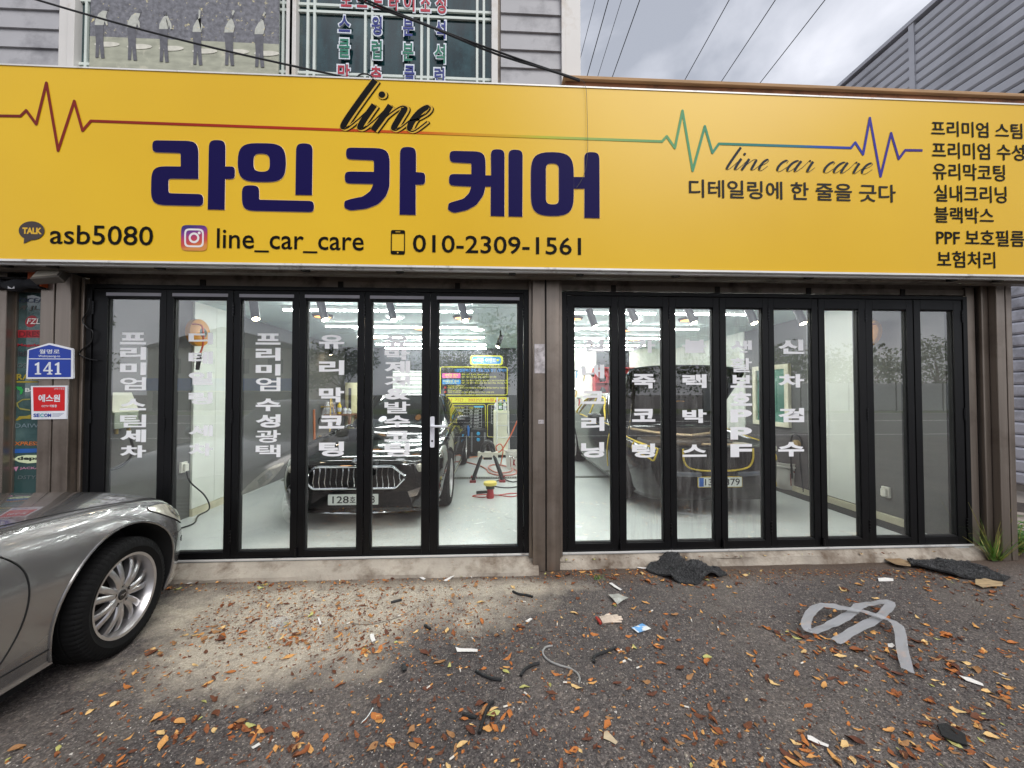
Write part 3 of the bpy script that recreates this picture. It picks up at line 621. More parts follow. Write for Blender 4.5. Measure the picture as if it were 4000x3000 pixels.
tile = sg(ig, 'photo_app_icon', M_ig, 'rounded violet to orange camera app icon')
wm = mat('print_white', '#e8e2e0', .4, var=.03); ig = MB()
tri_poly(ig, px2(rounded([(1138, 1410, 36), (1259, 1412, 36), (1258, 1527, 36), (1137, 1525, 36)]), 0), SY-.0052, 0, px2(rounded([(1149, 1421, 28), (1248, 1423, 28), (1247, 1516, 28), (1148, 1514, 28)]), 0))
cc = lambda r_: [(1198+r_*math.cos(t*.2618), 1468+r_*math.sin(t*.2618)) for t in range(24)]
tri_poly(ig, px2(cc(33), 0), SY-.0053, 0, px2(cc(20), 0)); tri_poly(ig, px2([(1230+9*math.cos(t*.63), 1438+9*math.sin(t*.63)) for t in range(10)], 0), SY-.0053)
sg(ig, 'icon_ring', wm)
ph = MB(); tri_poly(ph, px2(rounded([(517, 1419, 14), (604, 1420, 14), (603, 1571, 14), (515, 1569, 14)]), 1200), SY-.0042, 0, px2([(523, 1441), (598, 1442), (597, 1549), (522, 1547)], 1200))
tri_poly(ph, px2([(559+5*math.cos(t*.63), 1559+5*math.sin(t*.63)) for t in range(10)], 1200), SY-.005, 1); tri_poly(ph, px2([(545, 1429), (575, 1429), (575, 1433), (545, 1433)], 1200), SY-.005, 1)
sg(ph, 'phone_icon', [M_ink, MATS['print_yellow']])

# ------------------------------------------------------------------ folding glass doors
M_pane = glassmat('door_glass', (.975, .985, .98), 2.5, 0, .03, (.55, .55, .53), 2.2)
M_panest = glassmat('door_glass_streaky', (.975, .985, .98), 2.5, 0, .16, (.6, .6, .58), 2.6, True)
M_film = mat('white_vinyl', '#eeeef0', .45, var=.03)
M_tape = mat('grey_vinyl_strip', '#c4c2ca', .5, var=.08, scale=5)
M_hinge = mat('hinge_black', '#0d0d10', .3, metal=.3)
M_seal = mat('rubber_gasket', '#0a0a0b', .7)
def door_unit(label, X0, X1, panes, zt, g0, g1, tape, letters, streak=(), rz0=.004):
    d = thing('folding_door', label, 'door', ((X0+X1)/2, 0, rz0)); off = Vector((-(X0+X1)/2, 0, -rz0))
    def part(mb, name, m, parent=None, **k):
        o = mb.build(name, m, parent or d, **k)
        if parent is None: o.location = off
        return o
    part(MB().box(X0, X0+.045, -.045, .055, rz0, zt).box(X1-.045, X1, -.045, .055, rz0, zt).box(X0+.045, X1-.045, -.045, .055, zt-.035, zt).box(X0+.045, X1-.045, -.03, .05, rz0, .018), 'outer_frame', M_black, bevel=.003)
    part(MB().box(X0, X1, -.055, -.046, rz0-.006, .012), 'threshold', M_silver)
    leaves = []
    bnd = [X0+.047]+[(panes[i][1]+panes[i+1][0])/2 for i in range(len(panes)-1)]+[X1-.047]
    for i, (a, b) in enumerate(panes):
        l, r_ = bnd[i]+.0025, bnd[i+1]-.0025; yf = -.033-.004*(i % 2); z0, z1 = .021, zt-.038
        f = MB().box(l, a, yf, .03, z0, z1).box(b, r_, yf, .03, z0, z1).box(a, b, yf, .03, z0, g0).box(a, b, yf, .03, g1, z1)
        f.box(a, a+.008, yf+.012, .02, g0, g1, 1).box(b-.008, b, yf+.012, .02, g0, g1, 1).box(a+.008, b-.008, yf+.012, .02, g0, g0+.008, 1).box(a+.008, b-.008, yf+.012, .02, g1-.008, g1, 1)
        # a fine vertical rebate line on each stile
        lf = part(f, 'door_leaf', [M_black, M_seal], bevel=.0025); leaves.append(lf)
        part(MB().box(a+.009, b-.009, -.008, .004, g0+.009, g1-.009), 'glass_pane', M_panest if i in streak else M_pane, lf)
        if tape: part(MB().box(a-.012, b+.012, yf-.0025, yf-.0005, g1+.016, g1+.044), 'vinyl_strip', M_tape, lf)
        if i < len(letters) and letters[i]:
            mb = MB(); s, x0, x1, ys, ox, oy, k = letters[i]
            for ch, (t, bo) in zip(s, ys): fitpx(mb, ch, ox+x0*k, ox+x1*k, oy+t*k, oy+bo*k, -.0095, bold=.02 if ch in '활광택팀엄발' else .04)
            part(mb, 'lettering', M_film, lf)
        if i % 2 == 0 or i == len(panes)-1:
            for z in (.14, 1.2, 2.15):
                xx = l-.002 if i % 2 == 0 else r_+.002
                h = MB()
                for q in range(4): h.cyl((xx, yf-.004, z+q*.029), (xx, yf-.004, z+q*.029+.026), .0085, 10)
                part(h, 'hinge', M_hinge, lf)
        else:
            part(MB().box(l-.004, l+.003, yf-.02, yf, .02, .1).cyl((l, yf-.02, .03), (l, yf-.02, .09), .008, 8), 'floor_bolt', M_hinge, lf)
            part(MB().box(l-.006, l+.006, yf-.005, yf, 1.15, 1.25), 'latch', M_hinge, lf)
    return leaves
y1 = [(495, 572), (588, 672), (690, 770), (785, 870), (925, 1000), (1028, 1110), (1125, 1207), (1228, 1307)]
y2 = [(495, 572), (618, 700), (750, 835), (882, 962), (1095, 1170), (1215, 1297)]
y3 = [(418, 478), (495, 565), (583, 645), (655, 730), (770, 838), (855, 927), (940, 1008), (1020, 1087)]
y4 = [(425, 500), (563, 642), (710, 790), (862, 932), (1003, 1083)]
y5 = [(425, 498), (505, 560), (566, 634), (645, 706), (715, 775), (787, 850), (862, 925), (945, 1002), (1010, 1084)]
LET = [('프리미엄스팀세차', 778, 946, y1, 0, 1000, .6028), ('디테일링세차', 1222, 1380, y2, 0, 1000, .6028), ('프리미엄수성광택', -2, 132, y3, 1000, 1000, .7233),
       ('유리막코팅', 340, 476, y4, 1000, 1000, .7233), ('유막제거&발수코팅', 694, 832, y5, 1000, 1000, .7233), None]
PL = [(-3.369, -2.934), (-2.811, -2.362), (-2.243, -1.794), (-1.672, -1.216), (-1.1, -.642), (-.501, .228)]
dl = door_unit('wide black framed folding glass door left of the middle pillar', -3.535, .324, PL, 2.412, .066, 2.298, True, LET)
k6 = (2100, 1000, .7534)
LER = [('실내크리닝', 226, 346, [(428, 497), (563, 634), (700, 767), (835, 907), (966, 1046)], *k6), ('가죽코팅', 490, 610, [(430, 502), (612, 686), (793, 860), (973, 1046)], *k6),
       ('블랙박스', 751, 876, [(433, 502), (613, 684), (795, 866), (978, 1042)], *k6), ('생활보호PPF', 1000, 1112, [(437, 512), (528, 602), (617, 683), (703, 777), (795, 863), (887, 952), (975, 1043)], *k6),
       ('신차검수', 1248, 1382, [(433, 507), (612, 682), (788, 862), (965, 1040)], *k6), None, None, None]
PR = [(.748, 1.098), (1.227, 1.586), (1.707, 2.071), (2.193, 2.552), (2.666, 3.04), (3.165, 3.505), (3.65, 3.994), (4.133, 4.471)]
dr = door_unit('black framed folding glass door of eight narrow leaves right of the middle pillar', .633, 4.608, PR, 2.402, .082, 2.268, False, LER, streak=(1, 2, 3))
# lever handle on the entrance leaf
leaf = dl[5]
hx = aty(1692, 1670).x
h = MB().prism(rounded([(hx-.019, .972, .015), (hx+.019, .972, .015), (hx+.019, 1.25, .015), (hx-.019, 1.25, .015)]), -.052, -.0385, 'y')
h.tube([(hx, -.05, 1.165), (hx, -.095, 1.165), (hx+.012, -.1, 1.165), (hx+.14, -.1, 1.165)], [.011, .011, .012, .009], 10)
h.cyl((hx, -.0525, 1.03), (hx, -.054, 1.03), .009, 12, 1)
h.build('door_handle', [mat('white_metal', '#d7d7de', .35, var=.04), M_hinge], leaf, smooth=True)
# ------------------------------------------------------------------ cars
def pchip(x, y, xq):
    x = np.array(x, float); y = np.array(y, float); h = np.diff(x); d = np.diff(y)/h; n = len(x); m = np.zeros(n)
    m[0], m[-1] = d[0], d[-1]
    for i in range(1, n-1):
        if d[i-1]*d[i] > 0:
            w1 = 2*h[i]+h[i-1]; w2 = h[i]+2*h[i-1]; m[i] = (w1+w2)/(w1/d[i-1]+w2/d[i])
    k = np.clip(np.searchsorted(x, xq)-1, 0, n-2); t = (xq-x[k])/h[k]
    return (2*t**3-3*t**2+1)*y[k]+(t**3-2*t**2+t)*h[k]*m[k]+(-2*t**3+3*t**2)*y[k+1]+(t**3-t**2)*h[k]*m[k+1]
class Surf:
    """half body: stations along f (nose at 0, tail negative), section control points from roof line to keel"""
    def __init__(s, st):
        st = sorted(st, key=lambda q: q[0]); s.f = [q[0] for q in st]; s.K = len(st[0][1]); s.x = [[q[1][k][0] for q in st] for k in range(s.K)]; s.z = [[q[1][k][1] for q in st] for k in range(s.K)]
    def sec(s, f):
        f = np.array([f]); return np.array([[pchip(s.f, s.x[k], f)[0], pchip(s.f, s.z[k], f)[0]] for k in range(s.K)])
    def pt(s, f, v, off=0.0, side=1, c=None):
        c = s.sec(f) if c is None else c
        def at(v):
            v = min(max(v, 0), s.K-1-1e-6); i = int(v); t = v-i
            g = lambda j: c[j] if 0 <= j < s.K else (2*c[0]-c[1] if j < 0 else 2*c[-1]-c[-2])
            if i == 0: a = np.array([-c[1][0], c[1][1]])
            else: a = g(i-1)
            b, d, e = g(i), g(i+1), g(i+2)
            return .5*((2*b)+(d-a)*t+(2*a-5*b+4*d-e)*t*t+(3*b-a-3*d+e)*t**3)
        p = at(v)
        if off:
            d = at(v+.02)-at(v-.02); nl = math.hypot(*d); n = np.array([-d[1], d[0]])/max(nl, 1e-9)
            if n[0] < 0 and v > 1.5: n = -n
            if v <= 1.5 and n[1] < 0: n = -n
            p = p+n*off
        return Vector((side*p[0], f, p[1]))
def sec(w, zt, ze, zs, zm, zl, zb, e=.78, sh=.93):
    return [(0, zt), (.45*w, zt-.004), (e*w, ze), (sh*w, zs), (w, zm), (.985*w, zl), (.945*w, zb+.06), (.84*w, zb), (0, zb)]
def body_mesh(S_, fs, nv=56, name='body', m=None, parent=None, cut=None, dark=None):
    vs = []; fcs = []; vv = np.linspace(0, S_.K-1, nv); n = 2*nv-2
    for f in fs:
        c = S_.sec(f); h = [S_.pt(f, v, c=c) for v in vv]
        vs += h+[Vector((-p.x, p.y, p.z)) for p in h[-2:0:-1]]
    for i in range(len(fs)-1):
        for j in range(n): fcs.append((i*n+j, i*n+(j+1) % n, (i+1)*n+(j+1) % n, (i+1)*n+j))
    fcs += [tuple(range(n-1, -1, -1)), tuple((len(fs)-1)*n+j for j in range(n))]
    mb = MB().add(vs, fcs); o = mb.build(name, [m, dark], parent, smooth=True)
    bm = bmesh.new(); bm.from_mesh(o.data); bmesh.ops.recalc_face_normals(bm, faces=bm.faces); bm.to_mesh(o.data); bm.free()
    if cut:
        tmp = []
        for (f, r, z, w, side) in cut:
            cm = MB(); cm.cyl((side*(w-.34), f, z), (side*(w+.3), f, z), r, 56, 0)
            co = cm.build('cutter', dark); bm = bmesh.new(); bm.from_mesh(co.data); bmesh.ops.recalc_face_normals(bm, faces=bm.faces); bm.to_mesh(co.data); bm.free(); co.data.materials.clear(); co.data.materials.append(m); co.data.materials.append(dark)
            co.data.polygons.foreach_set('material_index', [1]*len(co.data.polygons)); tmp.append(co); co.parent = parent
            md = o.modifiers.new('arch', 'BOOLEAN'); md.object = co; md.operation = 'DIFFERENCE'; md.solver = 'EXACT'; md.material_mode = 'INDEX'
        bpy.context.view_layer.update()
        dg = bpy.context.evaluated_depsgraph_get(); me = bpy.data.meshes.new_from_object(o.evaluated_get(dg)); o.modifiers.clear()
        old = o.data; o.data = me; bpy.data.meshes.remove(old); me.name = name
        for c in tmp: bpy.data.objects.remove(c)
        me.polygons.foreach_set('use_smooth', [True]*len(me.polygons)); me.set_sharp_from_angle(angle=R(38))
    return o
def patch(S_, fn, nu, nv, off, m, name, parent, side=1, thick=.0):
    """surface patch; fn(a, b) with a, b in 0..1 gives (f, v)"""
    vs = []; fs = []
    for i in range(nu+1):
        for j in range(nv+1):
            f, v = fn(i/nu, j/nv); vs.append(S_.pt(f, v, off, side))
    for i in range(nu):
        for j in range(nv):
            q = (i*(nv+1)+j, i*(nv+1)+j+1, (i+1)*(nv+1)+j+1, (i+1)*(nv+1)+j); fs.append(q if side > 0 else q[::-1])
    return MB().add(vs, fs).build(name, m, parent, smooth=True)
def line_on(S_, pts, r, off, m, name, parent, side=1, n=5, sm=6, close=False):
    P = spline([(a, b, 0) for a, b in pts], sm, close)
    return MB().tube([S_.pt(p.x, p.y, off, side) for p in P], r, n, close=close).build(name, m, parent, smooth=True)
def greenhouse(parent, paint, glass, zb, zt, hw0, hw1, f0, f1, r0, r1, dome=.045, n=112, pil=.84, trim=None, top_bow=.1):
    """front base f0 -> roof f1, rear base r0 -> roof r1 (all along f), split into roof, panes and pillars"""
    rings = []; T = [0, .12, .3, .5, .7, .86, .95, 1]
    pe = 5.0
    def ring(hw, fr, re, z, bow):
        c = (fr+re)/2; hl = (fr-re)/2; o = []
        for i in range(n):
            a = 2*math.pi*i/n; ca, sa = math.cos(a), math.sin(a)
            x = hw*math.copysign(abs(ca)**(2/pe), ca); y = hl*math.copysign(abs(sa)**(2/pe), sa)
            if sa > 0: y += bow*(1-(x/hw)**2)-bow
            o.append(Vector((x, c+y, z)))
        return o
    for t in T:
        z = zb+(zt-zb)*(t**.93); k = t**1.15
        rings.append(ring(hw0+(hw1-hw0)*k, f0+(f1-f0)*t, r0+(r1-r0)*t, z, .16*(1-t)+top_bow*t))
    nb = len(rings)
    for s, dz in ((.965, .018), (.85, .034), (.6, dome), (.25, dome+.004)):
        c = (f1+r1)/2; rings.append(ring(hw1*s, c+(f1-c)*s, c+(r1-c)*s, zt+dz, top_bow*s))
    cat = {'roof': [], 'windshield': [], 'rear_window': [], 'side_window': [], 'side_window2': [], 'pillar': []}
    for i in range(len(rings)-1):
        for j in range(n):
            q = (i*n+j, i*n+(j+1) % n, (i+1)*n+(j+1) % n, (i+1)*n+j)
            if i >= nb-2: cat['roof'].append(q); continue
            a = 2*math.pi*(j+.5)/n; x = abs(math.cos(a))**(2/pe); y = abs(math.sin(a))**(2/pe); sa = math.sin(a)
            if x < .90 and y > x: cat['windshield' if sa > 0 else 'rear_window'].append(q)
            elif y < .90 and x > y and not (.02 < (rings[0][j].y-r0)/(f0-r0)-.46 < .06): cat['side_window' if math.cos(a) > 0 else 'side_window2'].append(q)
            else: cat['pillar'].append(q)
    cat['roof'].append(tuple((len(rings)-1)*n+j for j in range(n)))
    V = [v for r in rings for v in r]
    for k, fs in cat.items():
        used = sorted({i for f in fs for i in f}); mp = {a: b for b, a in enumerate(used)}
        MB().add([V[i] for i in used], [tuple(mp[i] for i in f) for f in fs]).build('side_window' if k == 'side_window2' else k, paint if k in ('roof', 'pillar') else glass, parent, smooth=True)
M_tyre = mat('tyre_rubber', '#0c0c0d', .8, var=.3, scale=20, spec=.2)
M_rim = mat('alloy_silver', '#b9b7b8', .3, metal=.85, var=.06, scale=10)
M_disc = mat('brake_grey', '#3a3532', .5, metal=.6, var=.3)
M_hub = mat('hub_black', '#141416', .3)
M_arch = mat('arch_liner', '#08080a', .9)
M_chrome = mat('chrome', '#d8d8da', .08, metal=1, var=.02)
M_gap = mat('panel_gap', '#050506', .8)
M_cglass = mat('car_glass', '#050607', .03, var=.1, spec=.7)
M_lamp = mat('lamp_clear', '#dcd8c8', .12, metal=.35, var=.3, scale=22, coat=1)
M_lampdk = mat('lamp_smoked', '#2e2f33', .05, metal=.3, var=.6, scale=22, coat=1)
def wheel(parent, loc, side, r=.35, rim=.235, w=.225, spokes=7, pairs=True, detail=True, emblem=False):
    t = bpy.data.objects.new('wheel', None); COL.objects.link(t); t.parent = parent; t.location = loc; t.empty_display_size = .1
    if side < 0: t.rotation_euler = (0, 0, math.pi)
    h = w/2       # local +x is the outer face
    prof = [(rim-.012, -h*.8), (rim+.02, -h*.95), (r-.06, -h*1.04), (r-.025, -h*.97), (r-.006, -h*.82), (r, -h*.6), (r, -h*.28), (r-.009, -h*.25), (r-.009, -h*.2), (r, -h*.17), (r, h*.17), (r-.009, h*.2), (r-.009, h*.25), (r, h*.28), (r, h*.6), (r-.006, h*.82), (r-.025, h*.97), (r-.06, h*1.04), (rim+.03, h*.99), (rim+.014, h*.94), (rim-.006, h*.86)]
    n = 216 if detail else 64
    def rad(rr, hh, j, k):
        if detail and abs(hh) > h*.5 and rr > r-.03 and j % 3 == 0: return rr-.0055
        if rim+.02 < rr < r-.05 and abs(hh) > h and detail and j % 2: return rr
        return rr
    MB().lathe(prof, n, 'x', rad=rad).build('tyre', M_tyre, t, smooth=True, angle=30)
    rm = MB().lathe([(rim+.004, h*.93), (rim-.012, h*.9), (rim-.022, h*.72), (rim-.03, h*.45), (rim-.035, -h*.7)], 72, 'x')
    xo = h*.62
    k = spokes*2 if pairs else spokes
    for i in range(k):
        if pairs: a = 2*math.pi*(i//2)/spokes+(.19 if i % 2 else -.19); ai = 2*math.pi*(i//2)/spokes+(.13 if i % 2 else -.13)
        else: a = ai = 2*math.pi*i/k
        P = []
        for q in range(7):
            u = q/6; rr = .045+(rim-.066)*u+.0; an = ai+(a-ai)*u; x = xo+.012*math.sin(u*math.pi)-.02*u*u
            wd = (.0155+.003*math.cos(u*math.pi)+.009*u*u)*(1 if pairs else 1.5)
            c = Vector((x, rr*math.cos(an), rr*math.sin(an))); tg = Vector((0, -math.sin(an), math.cos(an)))
            P.append((c-tg*wd, c+Vector((.007, 0, 0))-tg*wd*.55, c+Vector((.007, 0, 0))+tg*wd*.55, c+tg*wd, c+tg*wd*.9-Vector((.035, 0, 0)), c-tg*wd*.9-Vector((.035, 0, 0))))
        vs = [v for p in P for v in p]; fs = [(q*6+j, q*6+(j+1) % 6, (q+1)*6+(j+1) % 6, (q+1)*6+j) for q in range(6) for j in range(6)]
        rm.add(vs, fs)
    rm.lathe([(.0, xo+.006), (.03, xo+.006), (.066, xo+.004), (.078, xo-.006), (.082, xo-.03)], 32, 'x')
    rm.build('rim', M_rim, t, smooth=True, angle=40)
    MB().lathe([(.0, xo+.012), (.026, xo+.012), (.031, xo+.007)], 24, 'x').build('centre_cap', M_hub, t, smooth=True)
    lg = MB()
    for i in range(5):
        a = 2*math.pi*i/5+.3; lg.cyl((xo-.006, .056*math.cos(a), .056*math.sin(a)), (xo+.009, .056*math.cos(a), .056*math.sin(a)), .011, 10)
    lg.build('lug_nut', M_disc, t, smooth=True)
    if emblem:
        e = MB().prism([(-.02, .004), (-.004, -.002), (0, -.008), (.004, -.002), (.02, .004), (.005, .006), (0, .002), (-.005, .006)], xo+.0122, xo+.0135, 'x'); e.build('emblem', M_rim, t)
    MB().lathe([(.0, -.01), (rim*.68, -.01), (rim*.68, -.03), (0, -.03)], 40, 'x').build('brake_disc', M_disc, t)
    return t
def fspace(S_, dens=1.0):
    a, b = min(S_.f), max(S_.f); L_ = b-a; o = set()
    front = [b-(.0+.9*(q/26)**1.6) for q in range(27)]; back = [a+.6*(q/14)**1.6 for q in range(15)]
    mid = list(np.linspace(a+.65, b-.95, int(34*dens)))
    return sorted(set([round(float(x), 4) for x in front+back+mid if a <= x <= b]))
# ---- silver grey saloon outside, nose towards the door
M_grey = mat('car_silver_grey', '#7d7b7b', .25, metal=.62, var=.01, scale=2, coat=1, rvar=0)
ga = thing('parked_car', 'silver grey saloon parked at the left with its nose to the glass door', 'car', (-3.165, -1.04, GZ))
# f measured from the front axle
GS = Surf([(.74, sec(.52, .62, .60, .56, .47, .36, .20)), (.715, sec(.61, .69, .665, .61, .49, .36, .19)), (.65, sec(.715, .755, .72, .655, .52, .36, .18)), (.55, sec(.80, .815, .775, .705, .555, .37, .175)),
           (.41, sec(.868, .872, .83, .765, .60, .38, .17)), (.2, sec(.912, .92, .878, .815, .63, .39, .165)), (-.1, sec(.928, .958, .918, .855, .65, .40, .16)), (-.6, sec(.93, .995, .955, .895, .66, .40, .16)),
           (-1.0, sec(.93, 1.015, .98, .925, .665, .40, .16)), (-1.8, sec(.935, 1.02, .99, .94, .67, .40, .16)), (-2.9, sec(.935, 1.03, 1.0, .96, .68, .40, .17)), (-3.6, sec(.90, 1.04, 1.02, .97, .68, .42, .2)), (-4.0, sec(.8, 1.0, .97, .92, .66, .45, .28)), (-4.1, sec(.7, .9, .88, .84, .64, .48, .35))])
RW = .338
body_mesh(GS, fspace(GS), 64, 'body', M_grey, ga, [(0, .405, RW+.02, .93, s) for s in (1, -1)]+[(-2.95, .405, RW+.02, .93, s) for s in (1, -1)], M_arch)
greenhouse(ga, M_grey, M_cglass, .98, 1.42, .80, .58, -.9, -1.6, -3.55, -2.75)
for s in (1, -1):
    wf = wheel(ga, (s*.80, 0, RW), s, RW, .238, .225, 7, True, s > 0, True); wf.rotation_euler.z += R(7); wheel(ga, (s*.81, -2.95, RW), s, RW, .228, .225, 7, True, False)
    # headlight wrapping round the corner
    def hl(a, b):
        f = .20+.47*a; mid = 3.08+.45*a-.05*math.sin(a*math.pi); hh = .5*math.sin(math.pi*min(1, .03+a*.97))**.6*(.5+.5*a)
        return f, mid+(b-.5)*2*hh
    patch(GS, hl, 26, 8, .006, M_lamp, 'headlight', ga, s)
    line_on(GS, [hl(a, 0) for a in np.linspace(0, 1, 9)]+[hl(a, 1) for a in np.linspace(1, 0, 9)], .003, .004, M_gap, 'lamp_seal', ga, s, 4, 3)
    def lens(a, b): f, v = hl(.42+.3*a, .25+.5*b); return f, v
    patch(GS, lens, 8, 6, .012, mat('lamp_chrome', '#e8e4d4', .15, metal=.8, var=.4, scale=60), 'lamp_reflector', ga, s)
    line_on(GS, [(.50, 2.35), (.30, 2.36), (0, 2.33), (-.4, 2.28), (-.85, 2.25)], .0032, .0, M_gap, 'hood_gap', ga, s)
    line_on(GS, [(-.9, 2.75), (-.69, 3.1), (-.56, 3.55), (-.525, 4.0), (-.54, 4.6), (-.60, 5.2), (-.69, 5.75)], .0042, .0, M_gap, 'door_gap', ga, s)
    line_on(GS, [(-.40, 5.62), (-.9, 5.62), (-1.6, 5.62), (-2.4, 5.62)], .0045, .0, M_gap, 'sill_gap', ga, s)
    line_on(GS, [(.36, 4.25), (.44, 4.15), (.52, 4.05), (.57, 3.95)], .0028, .0, M_gap, 'bumper_gap', ga, s)
    line_on(GS, [(.54, 4.35), (.58, 4.3), (.61, 4.4), (.57, 4.5)], .004, .0, M_gap, 'marker_lamp_seal', ga, s, 4, 5, True)
    def rep(a, b): return .54+.07*a, 4.33+.15*b
    patch(GS, rep, 6, 3, .004, M_lampdk, 'marker_lamp', ga, s)
    arc = []
    for q in range(33):
        t = math.pi*(-.13+1.26*q/32); f = .409*math.cos(t); z = RW+.02+.409*math.sin(t)
        lo, hi = 2.6, 7.0
        for _ in range(24):
            md = (lo+hi)/2
            if GS.pt(f, md).z > z: lo = md
            else: hi = md
        arc.append(GS.pt(f, lo, .001, s))
    MB().tube(arc, .0075, 6).build('arch_lip', M_grey, ga, smooth=True)
    MB().box(s*.76, s*.80, -.62, -.40, .1, .36).build('mud_flap', M_arch, ga)
    mr_ = MB(); mr_.lathe([(.0, -.1), (.06, -.09), (.085, -.03), (.085, .03), (.06, .09), (0, .1)], 16, 'x', c=(s*1.0, -1.02, 1.03)); mr_.box(s*.86, s*.95, -1.05, -.98, .97, 1.01); mr_.build('mirror', M_grey, ga, smooth=True)
gr = MB().prism(rounded([(-.33, .38, .03), (.33, .38, .03), (.40, .60, .05), (-.40, .60, .05)]), .725, .752, 'y'); gr.build('grille', M_gap, ga)
for i in range(6): MB().box(-.345-.008*i, .345+.008*i, .752, .765, .395+.034*i, .409+.034*i).build('grille_bar', M_chrome, ga)
# ---- number plates
M_plate = mat('plate_white', '#dfe3dc', .35, var=.04); M_plink = mat('plate_ink', '#121419', .4)
def plate(parent, y, z, parts_, blue=False, holder=None):
    o = MB().prism(rounded([(-.26, z-.055, .012), (.26, z-.055, .012), (.26, z+.055, .012), (-.26, z+.055, .012)]), y, y+.006, 'y').build('number_plate', M_plate, parent)
    MB().prism(rounded([(-.268, z-.063, .014), (.268, z-.063, .014), (.268, z+.063, .014), (-.268, z+.063, .014)]), y-.008, y-.0002, 'y').build('plate_holder', holder or M_gap, parent)
    mb = MB()
    for s, x0, x1, h in parts_:           # the car faces +f; seen from the front x runs the other way
        v, f = glyphs(s, .012); lo = v.min(0); hi = v.max(0)
        mb.add([(-(x0+(p[0]-lo[0])/(hi[0]-lo[0])*(x1-x0)), y+.0068, z-h/2+(p[1]-lo[1])/(hi[1]-lo[1])*h) for p in v], f)
    mb.build('plate_number', M_plink, o)
    if blue: MB().box(.2, .255, y+.006, y+.0066, z-.05, z+.05).build('plate_band', mat('plate_blue', '#2a5fae', .4), o)
    else:
        sc_ = MB()
        for x in (-.235, .235): sc_.cyl((x, y+.006, z), (x, y+.0085, z), .012, 10)
        sc_.build('plate_screw', M_plate, o)
# ---- black saloon in the left bay
M_blackcar = mat('car_black', '#040405', .06, var=.05, scale=3, coat=.25, spec=.45)
ka = thing('black_saloon', 'glossy black saloon with a chrome barred grille in the left bay', 'car', (-1.475, .66, 0), math.pi)
KS = Surf([(0, sec(.64, .705, .69, .655, .50, .34, .19)), (-.03, sec(.71, .73, .712, .675, .52, .34, .18)), (-.09, sec(.775, .755, .735, .70, .54, .34, .17)), (-.2, sec(.84, .785, .765, .73, .56, .35, .165)), (-.42, sec(.893, .825, .808, .775, .60, .36, .16)), (-.85, sec(.925, .88, .865, .83, .63, .38, .16)),
           (-1.3, sec(.93, .925, .912, .875, .645, .39, .16)), (-1.7, sec(.93, .955, .945, .905, .65, .40, .16)), (-2.6, sec(.935, .975, .965, .93, .66, .40, .16)), (-3.8, sec(.935, 1.01, 1.0, .955, .67, .40, .17)), (-4.5, sec(.90, 1.06, 1.04, .97, .68, .42, .2)), (-4.85, sec(.82, 1.02, 1.0, .93, .68, .45, .28)), (-4.97, sec(.7, .93, .9, .86, .66, .48, .34))])
body_mesh(KS, fspace(KS), 60, 'body', M_blackcar, ka, [(f, .385, .36, .93, s) for s in (1, -1) for f in (-.90, -3.74)], M_arch)
greenhouse(ka, M_blackcar, M_cglass, .95, 1.405, .80, .58, -1.5, -2.25, -4.45, -3.55)
for s in (1, -1):
    for f in (-.90, -3.74): wheel(ka, (s*.815, f, .35), s, .35, .245, .235, 5, True, False)
    def hl(a, b): return -.025-.36*a, 3.0+.1*a+(b-.5)*(.62-.25*a)
    patch(KS, hl, 20, 6, .004, M_lampdk, 'headlight', ka, s)
    line_on(KS, [hl(a, 1) for a in np.linspace(0, 1, 7)], .006, .006, mat('lamp_bar', '#c8c8c0', .15, metal=.9), 'lamp_bar', ka, s)
    MB().lathe([(0, .035), (.04, .025), (.05, 0)], 16, 'y', c=(s*.675, -.045, .645)).build('lamp_lens', M_lamp, ka, smooth=True)
    line_on(KS, [(-.05, 2.15), (-.5, 2.2), (-1.0, 2.2), (-1.45, 2.2)], .003, .0, M_gap, 'hood_gap', ka, s)
    line_on(KS, [(-1.35, 2.8), (-1.38, 3.6), (-1.42, 4.6), (-1.5, 5.7)], .004, .0, M_gap, 'door_gap', ka, s)
    line_on(KS, [(-2.55, 2.8), (-2.57, 3.6), (-2.58, 4.6), (-2.58, 5.7)], .004, .0, M_gap, 'door_gap', ka, s)
    line_on(KS, [(-1.4, 2.35), (-2.5, 2.35), (-3.6, 2.35), (-4.3, 2.3)], .008, .004, M_chrome, 'window_trim', ka, s)
    line_on(KS, [(-1.2, 5.6), (-2.0, 5.6), (-3.3, 5.6)], .007, .002, M_chrome, 'sill_trim', ka, s)
    mr_ = MB(); mr_.lathe([(.0, -.11), (.055, -.1), (.08, -.04), (.085, .04), (.06, .1), (0, .11)], 16, 'x', c=(s*1.03, -1.72, 1.03)); mr_.box(s*.86, s*.97, -1.76, -1.7, .96, 1.0); mr_.build('mirror', M_blackcar, ka, smooth=True)
    for f in (-2.35, -3.2): MB().box(s*.93, s*.955, f-.11, f+.09, .80, .825).build('door_handle', M_chrome, ka)
